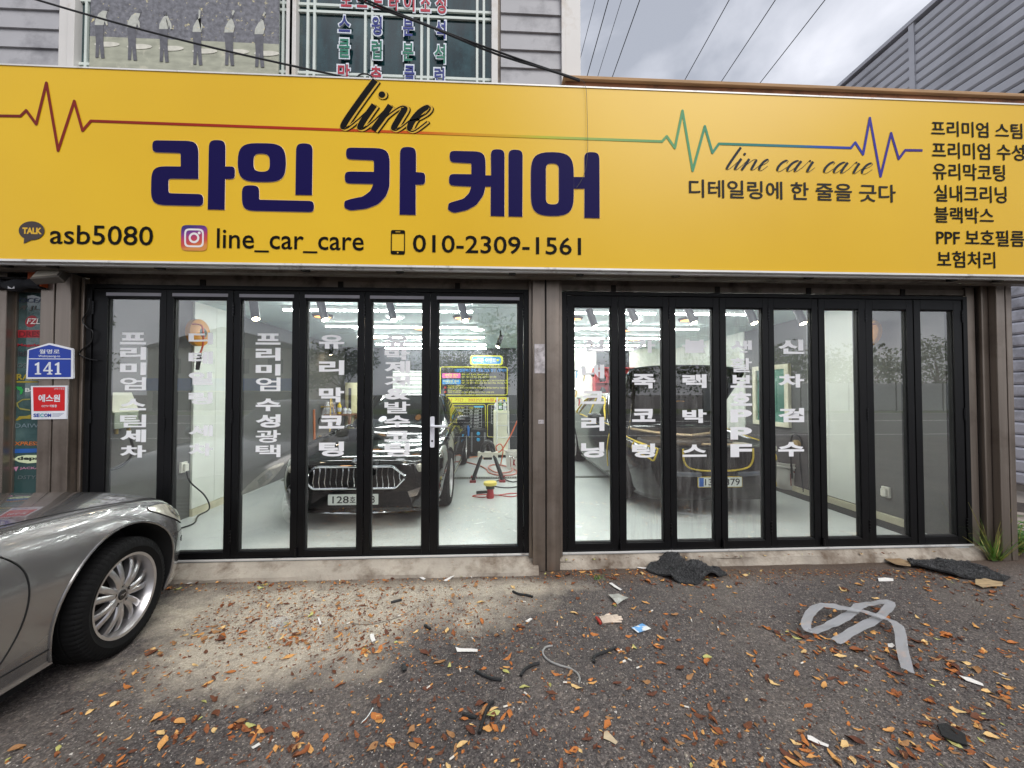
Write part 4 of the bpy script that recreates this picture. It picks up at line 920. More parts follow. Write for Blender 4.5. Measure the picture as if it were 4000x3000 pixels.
# barred grille
hexo = [(-.40, .675, .03), (.40, .675, .03), (.545, .565, .03), (.43, .445, .03), (-.43, .445, .03), (-.545, .565, .03)]
def off_poly(pts, k): return [(p[0]*(1-k*.5), .56+(p[1]-.56)*(1-k*2), p[2]) for p in pts]
MB().prism([(p[0], p[1]) for p in rounded(hexo)], -.05, .012, 'y').build('grille', mat('grille_black', '#030304', .7, spec=.15), ka)
fr = MB().tube([(p[0], .02, p[1]) for p in rounded(hexo, 5)], .014, 8, close=True); fr.build('grille_frame', M_chrome, ka, smooth=True)
for i in range(17):
    x = -.48+.06*i; t = abs(x); zt_ = .66 if t < .40 else .66-(t-.40)*.76; zb_ = .46 if t < .43 else .46+(t-.43)*1.0
    P = [(x+.005*math.sin(q/8*math.pi*2)*(1 if x > 0 else -1), .022+.012*math.sin(q/8*math.pi), zb_+(zt_-zb_)*q/8) for q in range(9)]
    MB().tube(P, [.0045+.004*(q/8) for q in range(9)], 6).build('grille_bar', M_chrome, ka, smooth=True)
MB().lathe([(0, .012), (.035, .008), (.045, 0)], 24, 'y', c=(0, -.01, .715)).build('badge', M_chrome, ka, smooth=True)
plate(ka, .045, .335, [('128', -.215, -.045, .075), ('호', -.035, .025, .065), ('5103', .045, .225, .075)])
MB().prism([(-.62, .235), (.62, .235), (.56, .40), (-.56, .40)], -.03, .010, 'y').build('lower_intake', MATS['grille_black'], ka)
lip = MB().tube([(x*.82, .02-.32*abs(x)**2.6, .185+.075*max(0, abs(x)-.45)) for x in np.linspace(-1, 1, 33)], .009, 6); lip.build('bumper_lip', M_chrome, ka, smooth=True)
for s in (1, -1): MB().prism([(s*.55, .40), (s*.70, .45), (s*.66, .36), (s*.58, .34)], -.12, .01, 'y').build('fog_vent', M_chrome, ka)
# ---- black car with the bonnet up in the right bay
M_blk2 = mat('car_black_dusty', '#060709', .14, var=.2, scale=4, coat=.15, spec=.4)
M_ytape = mat('yellow_masking_tape', '#c9ad2a', .6, var=.12, scale=12)
ba = thing('black_car', 'black car with raised bonnet and yellow masking tape in the right bay', 'car', (2.66, .90, 0), math.pi)
def sb(w, zt, ze, zs, zm, zl, zb): return sec(w, zt, ze, zs, zm, zl, zb, .84, .94)
BS = Surf([(0, sb(.66, .80, .79, .76, .58, .36, .20)), (-.03, sb(.73, .815, .80, .77, .59, .36, .19)), (-.09, sb(.79, .825, .815, .785, .60, .36, .18)), (-.16, sb(.835, .80, .822, .80, .61, .36, .175)), (-.22, sb(.86, .66, .80, .81, .62, .37, .17)), (-.5, sb(.90, .62, .80, .835, .64, .38, .165)), (-.95, sb(.925, .63, .84, .88, .66, .38, .16)),
           (-1.3, sb(.93, .70, .90, .92, .67, .39, .16)), (-1.42, sb(.93, .93, .935, .93, .67, .39, .16)), (-1.55, sb(.93, .98, .96, .935, .675, .40, .16)), (-2.6, sb(.935, 1.0, .985, .955, .68, .40, .17)), (-3.8, sb(.935, 1.04, 1.02, .975, .69, .40, .18)), (-4.5, sb(.90, 1.06, 1.04, .98, .70, .42, .22)), (-4.8, sb(.8, 1.0, .98, .93, .68, .45, .3))])
body_mesh(BS, fspace(BS), 60, 'body', M_blk2, ba, [(f, .385, .36, .93, s) for s in (1, -1) for f in (-.86, -3.75)], M_arch)
greenhouse(ba, M_blk2, M_cglass, .96, 1.43, .81, .60, -1.45, -2.15, -4.55, -3.9)
for s in (1, -1):
    for f in (-.86, -3.75): wheel(ba, (s*.815, f, .35), s, .35, .245, .235, 5, True, False)
    def hl(a, b): return -.05-.38*a, 3.25+(b-.5)*(.85-.35*a)-.05*a
    patch(BS, hl, 20, 6, .004, M_lampdk, 'headlight', ba, s)
    ol = [hl(a, 0) for a in np.linspace(0, 1, 8)]+[hl(a, 1) for a in np.linspace(1, 0, 8)]
    line_on(BS, ol, .010, .004, M_ytape, 'masking_tape', ba, s, 6, 4, True)
    for q in (.035, .075): 
        pt_ = BS.pt(-.09-q*2, 3.25, .012, s); MB().lathe([(0, .02), (.03, .015), (.042, 0)], 18, 'y', c=tuple(pt_)).build('lamp_lens', M_lamp, ba, smooth=True)
    line_on(BS, [(-.2, 2.5), (-.5, 2.62), (-.95, 2.62), (-1.36, 2.6)], .011, .004, M_ytape, 'masking_tape', ba, s, 6)
    line_on(BS, [(-1.3, 3.4), (-1.32, 4.2), (-1.36, 5.2)], .008, .002, M_ytape, 'masking_tape', ba, s, 6)
    # tape round the side windows, with an upright between them
    def gp(t, f): k_ = t**1.15; z_ = .96+.47*t**.93; return (s*(.81+(.60-.81)*k_+.006), f, z_)
    loop = [gp(.04, -1.95), gp(.45, -2.15), gp(.84, -2.45), gp(.88, -3.1), gp(.8, -3.6), gp(.4, -3.95), gp(.04, -4.0), gp(.04, -3.0)]
    MB().tube(spline(loop, 6, True), .016, 6, close=True).build('masking_tape', M_ytape, ba, smooth=True)
    MB().tube([gp(.05, -2.95), gp(.45, -2.96), gp(.87, -2.98)], .013, 6).build('masking_tape', M_ytape, ba, smooth=True)
    mr_ = MB(); mr_.lathe([(.0, -.11), (.06, -.1), (.085, -.04), (.09, .04), (.065, .1), (0, .11)], 16, 'x', c=(s*1.02, -1.72, 1.05)); mr_.box(s*.86, s*.96, -1.76, -1.7, .98, 1.02); mr_.build('mirror', M_blk2, ba, smooth=True)
    MB().tube([(s*1.0, -1.66, .965), (s*1.06, -1.645, .972), (s*1.115, -1.65, 1.0)], .008, 6).build('masking_tape', M_ytape, ba)
    line_on(BS, [(-1.4, 2.45), (-2.4, 2.45), (-3.5, 2.45)], .01, .004, M_ytape, 'masking_tape', ba, s, 6)
# grille opening with tape, lower bumper, plate
gk = [(-.40, .79, .05), (.40, .79, .05), (.40, .66, .06), (.27, .545, .08), (-.27, .545, .08), (-.40, .66, .06)]
MB().prism(rounded(gk), -.06, .008, 'y').build('grille', MATS['grille_black'], ba)
MB().tube(spline([(-.425, .012, .80), (-.42, .014, .67), (-.36, .016, .58), (-.2, .018, .545), (0, .018, .54), (.2, .018, .545), (.36, .016, .58), (.42, .014, .67), (.425, .012, .80)], 5), .011, 6).build('masking_tape', M_ytape, ba, smooth=True)
for i in range(11): MB().tube([(-.35+.07*i, .010, .58), (-.35+.07*i, .016, .68), (-.36+.072*i, .010, .77)], .006, 6).build('grille_bar', M_hub, ba)
for s in (1, -1): MB().tube(spline([(s*.62, -.01, .60), (s*.56, .015, .52), (s*.40, .025, .505), (s*.22, .028, .50)], 5), [.03]*15+[.02], 8).build('tow_trim', mat('grey_plastic', '#4a4f58', .35, var=.3, scale=12, coat=.4), ba, smooth=True)
plate(ba, .04, .415, [('13', -.185, -.10, .075), ('마', -.09, -.03, .065), ('7379', .0, .235, .08)], True, M_ytape)
line_on(BS, [(-.1, 5.2), (-.2, 4.8), (-.28, 4.5)], .008, .003, M_ytape, 'masking_tape', ba, -1)
# raised bonnet, hinged at the cowl
ang = R(51); Lh = 1.12; vs = []; fs = []; nu, nv_ = 20, 16
for lay in (0, 1):
    for i in range(nu+1):
        a = i/nu
        for j in range(nv_+1):
            b = -1+2*j/nv_; hw = .70+.135*a-.10*max(0, a-.9)*10*(abs(b)**4)*.4
            d = a*Lh-.13*max(0, a-.86)*7*(abs(b)**3)*.35; c = .035*(1-b*b)-.03*a*a; c -= lay*.03
            vs.append((b*hw, -1.40+d*math.cos(ang)-c*math.sin(ang), .97+d*math.sin(ang)+c*math.cos(ang)))
q = (nu+1)*(nv_+1); g = lambda l, i, j: l*q+i*(nv_+1)+j
for i in range(nu):
    for j in range(nv_):
        fs.append((g(0, i, j), g(0, i+1, j), g(0, i+1, j+1), g(0, i, j+1))); fs.append((g(1, i, j+1), g(1, i+1, j+1), g(1, i+1, j), g(1, i, j)))
for i in range(nu): fs += [(g(0, i, 0), g(1, i, 0), g(1, i+1, 0), g(0, i+1, 0)), (g(0, i+1, nv_), g(1, i+1, nv_), g(1, i, nv_), g(0, i, nv_))]
for j in range(nv_): fs += [(g(0, 0, j+1), g(1, 0, j+1), g(1, 0, j), g(0, 0, j)), (g(0, nu, j), g(1, nu, j), g(1, nu, j+1), g(0, nu, j+1))]
hood = MB().add(vs, fs).build('bonnet', M_blk2, ba, smooth=True)
def onhood(a, b, dn): 
    d = a*Lh; hw = .70+.135*a; c = .035*(1-b*b)-.03*a*a-.03-dn
    return (b*hw, -1.40+d*math.cos(ang)-c*math.sin(ang), .97+d*math.sin(ang)+c*math.cos(ang))
M_insul = mat('bonnet_insulation', '#232427', .85, var=.35, scale=8, bump=.4, bscale=25)
pd = MB(); pd.add([onhood(.12+.76*i/10, -.8+1.6*j/10, .004+.012*math.sin(math.pi*j/10)*math.sin(math.pi*i/10)) for i in range(11) for j in range(11)], [(i*11+j, i*11+j+1, (i+1)*11+j+1, (i+1)*11+j) for i in range(10) for j in range(10)])
pd.build('insulation_pad', M_insul, hood, smooth=True)
MB().tube([onhood(.05, -.9, .004), onhood(.5, -.93, .004), onhood(.93, -.9, .004)], .018, 6).build('bonnet_rib', M_blk2, hood)
MB().tube([onhood(.05, .9, .004), onhood(.5, .93, .004), onhood(.93, .9, .004)], .018, 6).build('bonnet_rib', M_blk2, hood)
MB().tube([onhood(.9, -.7, .01), onhood(.95, 0, .01), onhood(.9, .7, .01)], .015, 6).build('bonnet_rib', M_blk2, hood)
fl = MB().box(-.06, .06, 0, .002, 0, .16); fl.xf(Matrix.Translation(Vector(onhood(.42, -.12, .014)))@Matrix.Rotation(ang-math.pi/2, 4, 'X')); fl.build('warning_sticker', mat('sticker_orange', '#b0803a', .6, var=.5, scale=25), hood)
for s in (1, -1): MB().cyl((s*.66, -1.15, .82), onhood(.42, s*.86, .03), .011, 8).build('gas_strut', M_chrome, ba)
# engine bay
M_eng = mat('engine_plastic', '#41372e', .4, var=.5, scale=9); M_alu = mat('engine_alloy', '#c9b08c', .4, metal=.4, var=.25, scale=10)
def eb(name, m, *a, bevel=.015): MB().box(*a).build(name, m, ba, bevel=bevel)
eb('engine_cover', M_eng, -.34, .30, -1.12, -.45, .60, .85, bevel=.05); eb('air_box', M_eng, .36, .66, -.85, -.38, .60, .85, bevel=.03); eb('battery', M_eng, -.68, -.42, -.95, -.6, .6, .8)
eb('radiator_top', M_alu, -.62, .62, -.26, -.16, .68, .795, bevel=.01); eb('reservoir', mat('reservoir_white', '#b9b3a0', .5), -.66, -.48, -.5, -.36, .6, .81, bevel=.02); eb('cowl_tray', M_eng, -.78, .78, -1.38, -1.2, .8, .93)
MB().tube([(-.64, -1.2, .93), (-.35, -.75, .90), (0, -.62, .885), (.35, -.75, .90), (.64, -1.2, .93)], .022, 8).build('strut_brace', M_alu, ba, smooth=True)
MB().tube(spline([(.5, -.4, .8), (.35, -.3, .83), (.1, -.3, .82), (-.1, -.4, .84)], 6), .035, 10).build('intake_hose', M_eng, ba, smooth=True)
MB().tube(spline([(-.45, -.45, .8), (-.3, -.33, .83), (-.1, -.32, .81), (.05, -.4, .83), (.2, -.36, .8)], 6), .016, 8).build('coolant_hose', M_hub, ba, smooth=True)
MB().tube([(-.5, -.3, .80), (.1, -.3, .815)], .014, 8).build('lock_rod', M_alu, ba)
# ------------------------------------------------------------------ lights of the workshop
def emis(name, col, s):
    m = bpy.data.materials.new(name); m.use_nodes = True; p = m.node_tree.nodes['Principled BSDF']; p.inputs['Emission Color'].default_value = (*lin(col), 1); p.inputs['Emission Strength'].default_value = s; p.inputs['Base Color'].default_value = (.8, .8, .8, 1); return m
M_tube = emis('tube_glow', '#f8fdfb', 50); M_warm = emis('warm_lens', '#ffae4a', 1.5); M_cool = emis('cool_lens', '#f8fbff', 9); M_hot = emis('spot_glow', '#ffe7c4', 60)
M_fix = mat('fixture_white', '#dfe6e4', .4)
ROWS = [.25, 1.4, 2.62, 3.75, 4.85, 5.6]; ORD = ['first', 'second', 'third', 'fourth', 'fifth', 'sixth']
tl = None
for i, y in enumerate(ROWS):
    for bay, xs in (('left', (-1.95, -.75)), ('right', (1.55, 2.8))):
        for k, x in enumerate(xs):
            if i in (1, 2) and bay == 'left': x -= .1
            lab = f"lit tube light, {ORD[i]} row from the glass, {'outer' if k == (0 if bay == 'left' else 1) else 'inner'} one over the {bay} bay"
            if tl is None:
                tl = thing('tube_light', lab, 'light', (x, y, ZC), 0, 'tube lights on the workshop ceiling')
                MB().box(-.59, .59, -.03, .03, -.04, 0).build('housing', M_fix, tl); MB().prism([(.019*math.cos(a_), -.0405-.019*math.sin(a_)) for a_ in np.linspace(0, math.pi, 9)], -.58, .58, 'x').build('tube', M_tube, tl)
            else: dup(tl, (x, y, ZC), None, lab)
proto = {}
n_dl = 0
for i, y in enumerate((1.95, 2.95, 4.1, 5.1)):
    for bay, xs in (('left', (-2.3, -1.3, -.35)), ('right', (1.25, 2.15, 2.95))):
        for k, x in enumerate(xs):
            warm = (i+k) % 2 == 0
            x += .18*((i % 2)-.5); kk = 'warm' if warm else 'cool'
            lab = f"round {'amber' if warm else 'white'} recessed downlight, {ORD[i]} line back, {('left', 'middle', 'right')[k]} one over the {bay} bay"
            if kk not in proto:
                t = proto[kk] = thing('downlight', lab, 'light', (x, y, ZC), 0, 'recessed downlights')
                MB().lathe([(.11, -.03), (.125, -.03), (.14, 0)], 28).build('ring', M_darksteel if warm else M_fix, t, smooth=True); MB().lathe([(0, -.034), (.09, -.032), (.111, -.028)], 28).build('lens', M_warm if warm else M_cool, t)
            else: dup(proto[kk], (x, y, ZC), None, lab)
sp0 = None
SP = [(985, .75, .35, 0), (1250, .75, .2, 0), (1520, .75, .0, 0), (1800, .75, -.15, 0), (2305, .95, .4, 1), (2460, .75, 0, 0), (2685, .75, -.1, 0), (2920, .75, -.35, 0), (3110, .75, -.5, 0), (1955, 3.2, .9, 2), (1170, 4.6, .5, 2), (1300, 4.6, -.6, 2)]
nm = ['above the third glass leaf', 'above the fourth glass leaf', 'above the fifth glass leaf', 'above the wide glass leaf with the handle', 'above the first narrow leaf of the right door', 'above the second narrow leaf of the right door', 'above the third narrow leaf of the right door', 'above the fourth narrow leaf of the right door', 'above the fifth narrow leaf of the right door', 'in front of the event banner', 'far back, left of the dark window', 'far back, next to the dark window']
for (px, y, tilt, kd), w_ in zip(SP, nm):
    x = aty(px, 1190, y).x; lab = 'black cylinder spotlight hanging '+w_
    if sp0 is None:
        sp0 = thing('spotlight', lab, 'light', (x, y, ZC), 0, 'black track spotlights')
        MB().cyl((0, 0, -.10), (0, 0, 0), .012, 8).build('stem', M_hub, sp0); MB().cyl((0, .02, -.09), (.06, -.03, -.29), .042, 20).build('barrel', M_black, sp0, smooth=True)
        MB().cyl((.0602, -.0303, -.2905), (.061, -.031, -.293), .034, 16).build('lens', M_hot, sp0)
        s0 = sp0
    else: dup(sp0, (x, y, ZC), (0, 0, [0, .4, math.pi+.3][kd]+tilt), lab)
tr = thing('lighting_track', 'thin black lighting track along the ceiling behind the left glass', 'track', (-1.4, .75, ZC)); MB().box(-1.6, 1.6, -.018, .018, -.012, 0).build('rail', M_black, tr)
for x in (-1.6, 1.6): MB().box(x-.02, x+.02, -.02, .02, -.016, 0).build('end_cap', M_hub, tr)

# ------------------------------------------------------------------ workshop things
# black event banner on the back wall
BY = YB-.03; kb = .211
def bpx(x, y): q = aty(1680+x*kb, 1350+y*kb, BY); return q
a, b = bpx(170, 150), bpx(1432, 1700)
bn = thing('event_banner', 'black event banner with yellow frames and price tables on the back wall', 'banner', (0, BY, b.z)); bo = Vector((0, -BY, -b.z))
def bp(mb, name, m): o = mb.build(name, m, bn); o.location = bo; return o
M_bk = mat('banner_black', '#101214', .45, var=.1); M_by = mat('banner_yellow', '#d6d43a', .5, var=.05, emit=.0); M_bb = mat('banner_blue', '#2a7fc4', .5); M_bw = mat('banner_white', '#e6e8e6', .5); M_br = mat('banner_red', '#b5352a', .5); M_bpk = mat('banner_pink', '#c45a94', .5)
bp(MB().box(a.x, b.x, BY, BY+.02, b.z, a.z), 'sheet', M_bk)
def brect(x0, y0, x1, y1, m, d=.002, r=0, name='print_block'):
    p, q = bpx(x0, y0), bpx(x1, y1); mb = MB(); tri_poly(mb, rounded([(p.x, q.z, r), (q.x, q.z, r), (q.x, p.z, r), (p.x, p.z, r)], 5), BY-d); return bp(mb, name, m)
def bframe(x0, y0, x1, y1, open_right=False):
    p, q = bpx(x0, y0), bpx(x1, y1); pts = rounded([(p.x, q.z, .06), (q.x, q.z, .06), (q.x, p.z, .06), (p.x, p.z, .06)], 5); mb = MB().tube([(u[0], BY-.004, u[1]) for u in pts], .009, 5, close=True); bp(mb, 'frame_line', M_by)
def btext(s, x0, x1, yt, yb, m, bold=.01):
    p, q = bpx(x0, yb), bpx(x1, yt); mb = MB(); fit(mb, s, p.x, q.x, p.z, q.z, BY-.006, bold=bold); bp(mb, 'lettering', m)
brect(742, 180, 1348, 365, M_by, .002, .09); brect(775, 205, 1315, 338, M_bb, .004, .07); btext('오픈 이벤트', 862, 1225, 232, 312, M_bw, .02); btext('♥', 800, 860, 250, 295, M_by); btext('♥', 1225, 1280, 250, 295, M_by)
bframe(190, 395, 1428, 915); btext('!!팝업행사!! 모든 시공 20% 할인 (블랙박', 455, 1420, 430, 495, M_bb)
brect(225, 512, 565, 602, M_bpk, .002, .03); btext('베이직 케어', 275, 512, 525, 566, M_by); btext('(1-2시간 소요)', 290, 495, 570, 596, M_by)
brect(225, 628, 565, 715, M_bb, .002, .03); btext('디테일링 케어', 245, 530, 640, 680, M_by); btext('(2-4시간 소요)', 290, 495, 684, 710, M_by)
for s, x1, t in [('외부 - APC, 폼 세차, 휠&타이어 케어', 1082, 520), ('내부 - 매트 스팀 케어, 실내 스팀 케어, 유리 세정', 1222, 565), ('외부 - 기본 케어 + 기능성 폼 + 틈새 케어, 도장면 유리막 관리제, 왁', 1420, 634), ('내부 - 기본 케어 + 특수 브러쉬 케어, 토탈 드레싱, 가죽 보습 케어', 1420, 678)]: btext(s, 585, x1, t, t+32, M_by, .0)
for s, x1, t in [('"프리미엄 수성광택이란?"', 640, 735), ('약품으로 닦는 광택이 아닌 연마제와 연마를 통해 광택을 복원하는 작업으로', 1420, 768), ('"원스텝 폴리싱이란?"', 585, 818), ('가벼운 스크래치와 묵은 때를 제거하는 정도의 가벼운 단계별 광택', 1180, 850)]: btext(s, 325, x1, t, t+28, M_by, .0)
btext('★', 250, 310, 745, 800, M_br); btext('★', 250, 310, 828, 882, M_br)
brect(180, 955, 1420, 1055, M_by, .003); btext('행사 기간 : 2022년 10월 10일', 248, 1385, 975, 1038, M_br, .008)
bframe(190, 1088, 1022, 1690); bframe(1062, 1088, 1430, 1690)
for x0, x1, ys in ((415, 955, (1120, 1180, 1240, 1300, 1360, 1415, 1470, 1520)), (1135, 1290, (1110, 1170, 1225, 1280, 1340, 1395, 1440))):
    g = MB()
    for y in ys: p, q = bpx(x0, y), bpx(x1, y); g.box(p.x, q.x, BY-.004, BY-.001, p.z-.002, p.z+.002)
    for x in ((x0, 685, x1) if x0 == 415 else (x0, x1)): p, q = bpx(x, ys[0]), bpx(x, ys[-1]); g.box(p.x-.002, p.x+.002, BY-.0045, BY-.0012, q.z, p.z)
    bp(g, 'table_line', M_bw)
btext('베이직 케어', 460, 632, 1135, 1168, M_by); btext('디테일링 케어', 718, 918, 1135, 1168, M_by)
for i, (s1_, s2_) in enumerate([('40,000원', '60,000원'), ('91,000원', '100,000원'), ('90,000원', '110,000원'), ('', '120,000원'), ('', '150,000원'), ('', '210,000원')]):
    y = 1192+i*57
    if s1_: btext(s1_, 475, 620, y, y+34, M_bw, .0)
    btext(s2_, 735, 900, y, y+34, M_bw, .0)
for i, s in enumerate('소경중대승S'): btext(s, 1170, 1195, 1182+56*i, 1212+56*i, M_by, .0)
# white cabinet with bottles beside the banner
c0 = aty(1933, 1604, 5.3); c1 = aty(1983, 1604, 5.3)
cb = thing('cabinet', 'slim cream cabinet by the right edge of the banner', 'cabinet', ((c0.x+c1.x)/2, 5.3, 0)); cw = (c1.x-c0.x)/2+.03
MB().box(-cw, cw, -.2, .2, .06, c0.z).build('carcass', mat('cream_laminate', '#dcdac2', .5, var=.05), cb, bevel=.006); MB().box(-cw+.01, cw-.01, -.215, -.201, .08, c0.z-.03).build('door', MATS['cream_laminate'], cb, bevel=.003); MB().box(-cw, cw, -.19, .19, 0, .06).build('plinth', M_darksteel, cb); MB().box(cw-.05, cw-.03, -.23, -.216, .55, .7).build('handle', M_chrome, cb)
def bottle(name, lab, loc, h, r, m, cm, grp, trig=False):
    t = thing(name, lab, 'bottle', loc, random.random()*6, grp); MB().lathe([(0, 0), (r, .004), (r, h*.62), (r*.85, h*.72), (r*.36, h*.82), (r*.36, h*.88), (0, h*.88)], 18).build('body', m, t, smooth=True)
    c = MB().lathe([(r*.42, h*.86), (r*.42, h), (0, h)], 14)
    if trig: c.box(-r*.3, r*1.1, -.012, .012, h, h+.03).box(r*.5, r*.7, -.008, .008, h-.05, h)
    c.build('cap', cm, t, smooth=True); MB().lathe([(r*1.012, h*.18), (r*1.012, h*.5)], 18).build('label_band', mat('bottle_label', '#c8ccd6', .5, var=.5, scale=18), t, smooth=True)
mw = mat('bottle_white', '#d9dbd8', .4); mp_ = mat('bottle_purple', '#4c3f86', .35); my = mat('bottle_yellow', '#d9b82b', .35); mr_ = mat('cap_red', '#b3302c', .4); mb_ = mat('cap_blue', '#2b6fb8', .4); mg_ = mat('bottle_green', '#5f8f53', .4)
for i, (dx, m_, c_, nme) in enumerate([(-.12, mw, mr_, 'red capped'), (-.02, mg_, mw, 'green'), (.08, mw, mb_, 'blue capped')]):
    bottle('spray_bottle', nme+' white spray bottle on the cream cabinet' if m_ is mw else 'green spray bottle on the cream cabinet', (cb.location.x+dx, 5.3, c0.z), .22, .04, m_, c_, 'bottles on the cabinet', True)
# workbench with bottles at the left of the back wall
q = aty(1318, 1616, 5.0)
wbn = thing('workbench', 'small brown wooden bench holding detailing bottles behind the black saloon', 'bench', (q.x, 5.0, 0)); zt_ = q.z
MB().box(-.36, .36, -.22, .22, zt_-.035, zt_).build('top', M_wood, wbn, bevel=.004)
for x in (-.33, .33):
    for y in (-.19, .19): MB().box(x-.025, x+.025, y-.025, y+.025, 0, zt_-.035).build('leg', M_wood, wbn)
MB().box(-.33, .33, -.2, .2, .3, .325).build('shelf', M_wood, wbn)
for dx, h, r_, m_, c_, nme in [(-.19, .26, .05, mw, mw, 'tall white'), (-.07, .2, .04, mp_, mr_, 'purple'), (.06, .27, .045, my, my, 'yellow'), (.18, .15, .05, mw, mp_, 'short white'), (.27, .12, .045, mw, mw, 'squat cream')]:
    bottle('bottle', nme+' detailing bottle on the wooden bench', (q.x+dx, 4.95, zt_), h, r_, m_, c_, 'bottles on the bench')
# cream film roll standing upright
q0 = aty(1368, 1495, 5.2); fr_ = thing('film_roll', 'tall cream roll of protective film standing upright behind the black saloon', 'roll', (q0.x, 5.35, 0))
MB().lathe([(.03, 0), (.16, 0), (.16, q0.z), (.03, q0.z), (.03, 0)], 32).build('roll', mat('film_cream', '#d8d2a4', .4, var=.06), fr_, smooth=True); MB().box(-.03, .03, -.168, -.159, .9, q0.z-.12).build('tag_strip', M_hub, fr_)
# brass coloured step ladder
q0 = aty(1205, 1552, 4.6); q1 = aty(1282, 1552, 4.6); xm = (q0.x+q1.x)/2; zl = q0.z
ld = thing('step_ladder', 'brass coloured step ladder by the left wall panels', 'ladder', (xm, 4.6, 0)); M_brass = mat('brass_tube', '#b89b45', .35, metal=.6)
for s in (-1, 1): MB().tube([(s*.27, -.1, 0), (s*.21, .1, zl)], .018, 8).build('rail', M_brass, ld); MB().tube([(s*.27, .6, 0), (s*.21, .13, zl-.03)], .014, 8).build('rear_leg', M_brass, ld)
for i in range(4): z = .25+i*.3; MB().box(-.245, .245, -.1+z*.15-.04, -.1+z*.15+.05, z, z+.025).build('step', M_brass, ld)
# orange cable reels high on the side walls
def reel(px, py, X, lab, s):
    q = atx(px, py, X); t = thing('cable_reel', lab, 'cable reel', tuple(q), 0, 'orange cable reels')
    m_ = mat('reel_orange', '#d08a1c', .4, var=.06)
    MB().lathe([(0, -.03), (.06, -.06), (.12, -.05), (.155, -.02), (.155, .03), (.12, .055), (.06, .065), (0, .06)], 36, 'x').build('drum', m_, t, smooth=True)
    MB().lathe([(0, s*.066), (.05, s*.07), (.06, s*.062)], 20, 'x').build('hub', mat('reel_grey', '#56635f', .5), t, smooth=True)
    MB().box(-.03 if s > 0 else .05, .03 if s < 0 else -.05, -.06, .06, -.06, .06).build('wall_bracket', M_darksteel, t)
    d = -1 if s < 0 else 1
    MB().tube(spline([(d*.02, -.12, .08), (d*.16, -.17, .06), (d*.2, -.19, -.02), (d*.2, -.19, -.16), (d*.17, -.19, -.26)], 6), .009, 8).build('cable', mat('cable_orange', '#c5471f', .45), t, smooth=True)
    MB().tube([(d*.17, -.19, -.25), (d*.16, -.19, -.32), (d*.145, -.19, -.44)], [.016, .024, .018], 10).build('socket', M_hub, t, smooth=True)
reel(772, 1300, XL+.16, 'orange cable reel with a dangling socket on the left wall', 1); reel(3385, 1300, XR-.16, 'orange cable reel with a dangling socket on the right wall', -1)
# electrical box with its lid up, left wall
q = atx(470, 1635, XL+.06); el = thing('socket_box', 'grey green socket box with its cream lid open on the left wall', 'box', tuple(q)); M_gg = mat('box_greygreen', '#8d9584', .5)
MB().box(-.06, .06, -.12, .12, -.09, .06).build('case', M_gg, el, bevel=.006); lid = MB().box(-.008, .008, -.13, .13, 0, .2); lid.xf(Matrix.Translation((.05, 0, .06))@Matrix.Rotation(R(-22), 4, 'Y')); lid.build('lid', mat('box_cream', '#d5d4bf', .5), el, bevel=.004)
for y in (-.06, .06): MB().cyl((.02, y, -.09), (.02, y, -.14), .016, 10).build('gland', mat('brass_fitting', '#a08a4a', .4, metal=.7), el)
MB().tube(spline([(.02, .06, -.14), (.03, .1, -.3), (.02, .05, -.42), (.02, -.1, -.46), (.01, -.2, -.36)], 6), .012, 8).build('cable', M_hub, el, smooth=True)
def outlet(px, py, X, s, lab, cab=True):
    q = atx(px, py, X); t = thing('wall_socket', lab, 'socket', tuple(q)); m_ = mat('socket_white', '#e2e0d4', .45)
    MB().box(-.015, .015, -.045, .045, -.06, .06).build('plate', m_, t, bevel=.004); MB().box(s*.016, s*.045, -.03, .03, -.045, .04).build('cover', m_, t, bevel=.008)
    if cab: MB().tube(spline([(s*.035, 0, -.04), (s*.05, .04, -.18), (s*.1, .2, -.38), (s*.12, .25, -.55), (s*.1, .1, q.z*-1+.015), (s*.25, -.2, q.z*-1+.012), (s*.1, -.5, q.z*-1+.012)], 8), .008, 8).build('cable', M_hub, t, smooth=True)
outlet(716, 1825, XL+.016, 1, 'white wall socket with a black cable plugged in, left wall'); outlet(3462, 1922, XR-.016, -1, 'white wall socket low on the right wall', False)
# trench drain
dr_ = thing('trench_drain', 'narrow steel grating drain across the workshop floor', 'drain', (.4, 3.06, .001))
for i in range(5): MB().box(-3.9+i*1.56, -2.345+i*1.56, -.05, .05, 0, .003).build('channel', mat('drain_dark', '#3a3a38', .6), dr_)
bars = MB()
for i in range(190): bars.box(-3.9+i*.041, -3.9+i*.041+.014, -.048, .048, .0032, .008)
tag(bars.build('bar', mat('drain_steel', '#8f8f88', .4, metal=.7), dr_), kind='stuff')
MB().box(-3.9, 3.9, -.056, -.05, 0, .009).build('edge', MATS['drain_steel'], dr_); MB().box(-3.9, 3.9, .05, .056, 0, .009).build('edge', MATS['drain_steel'], dr_)
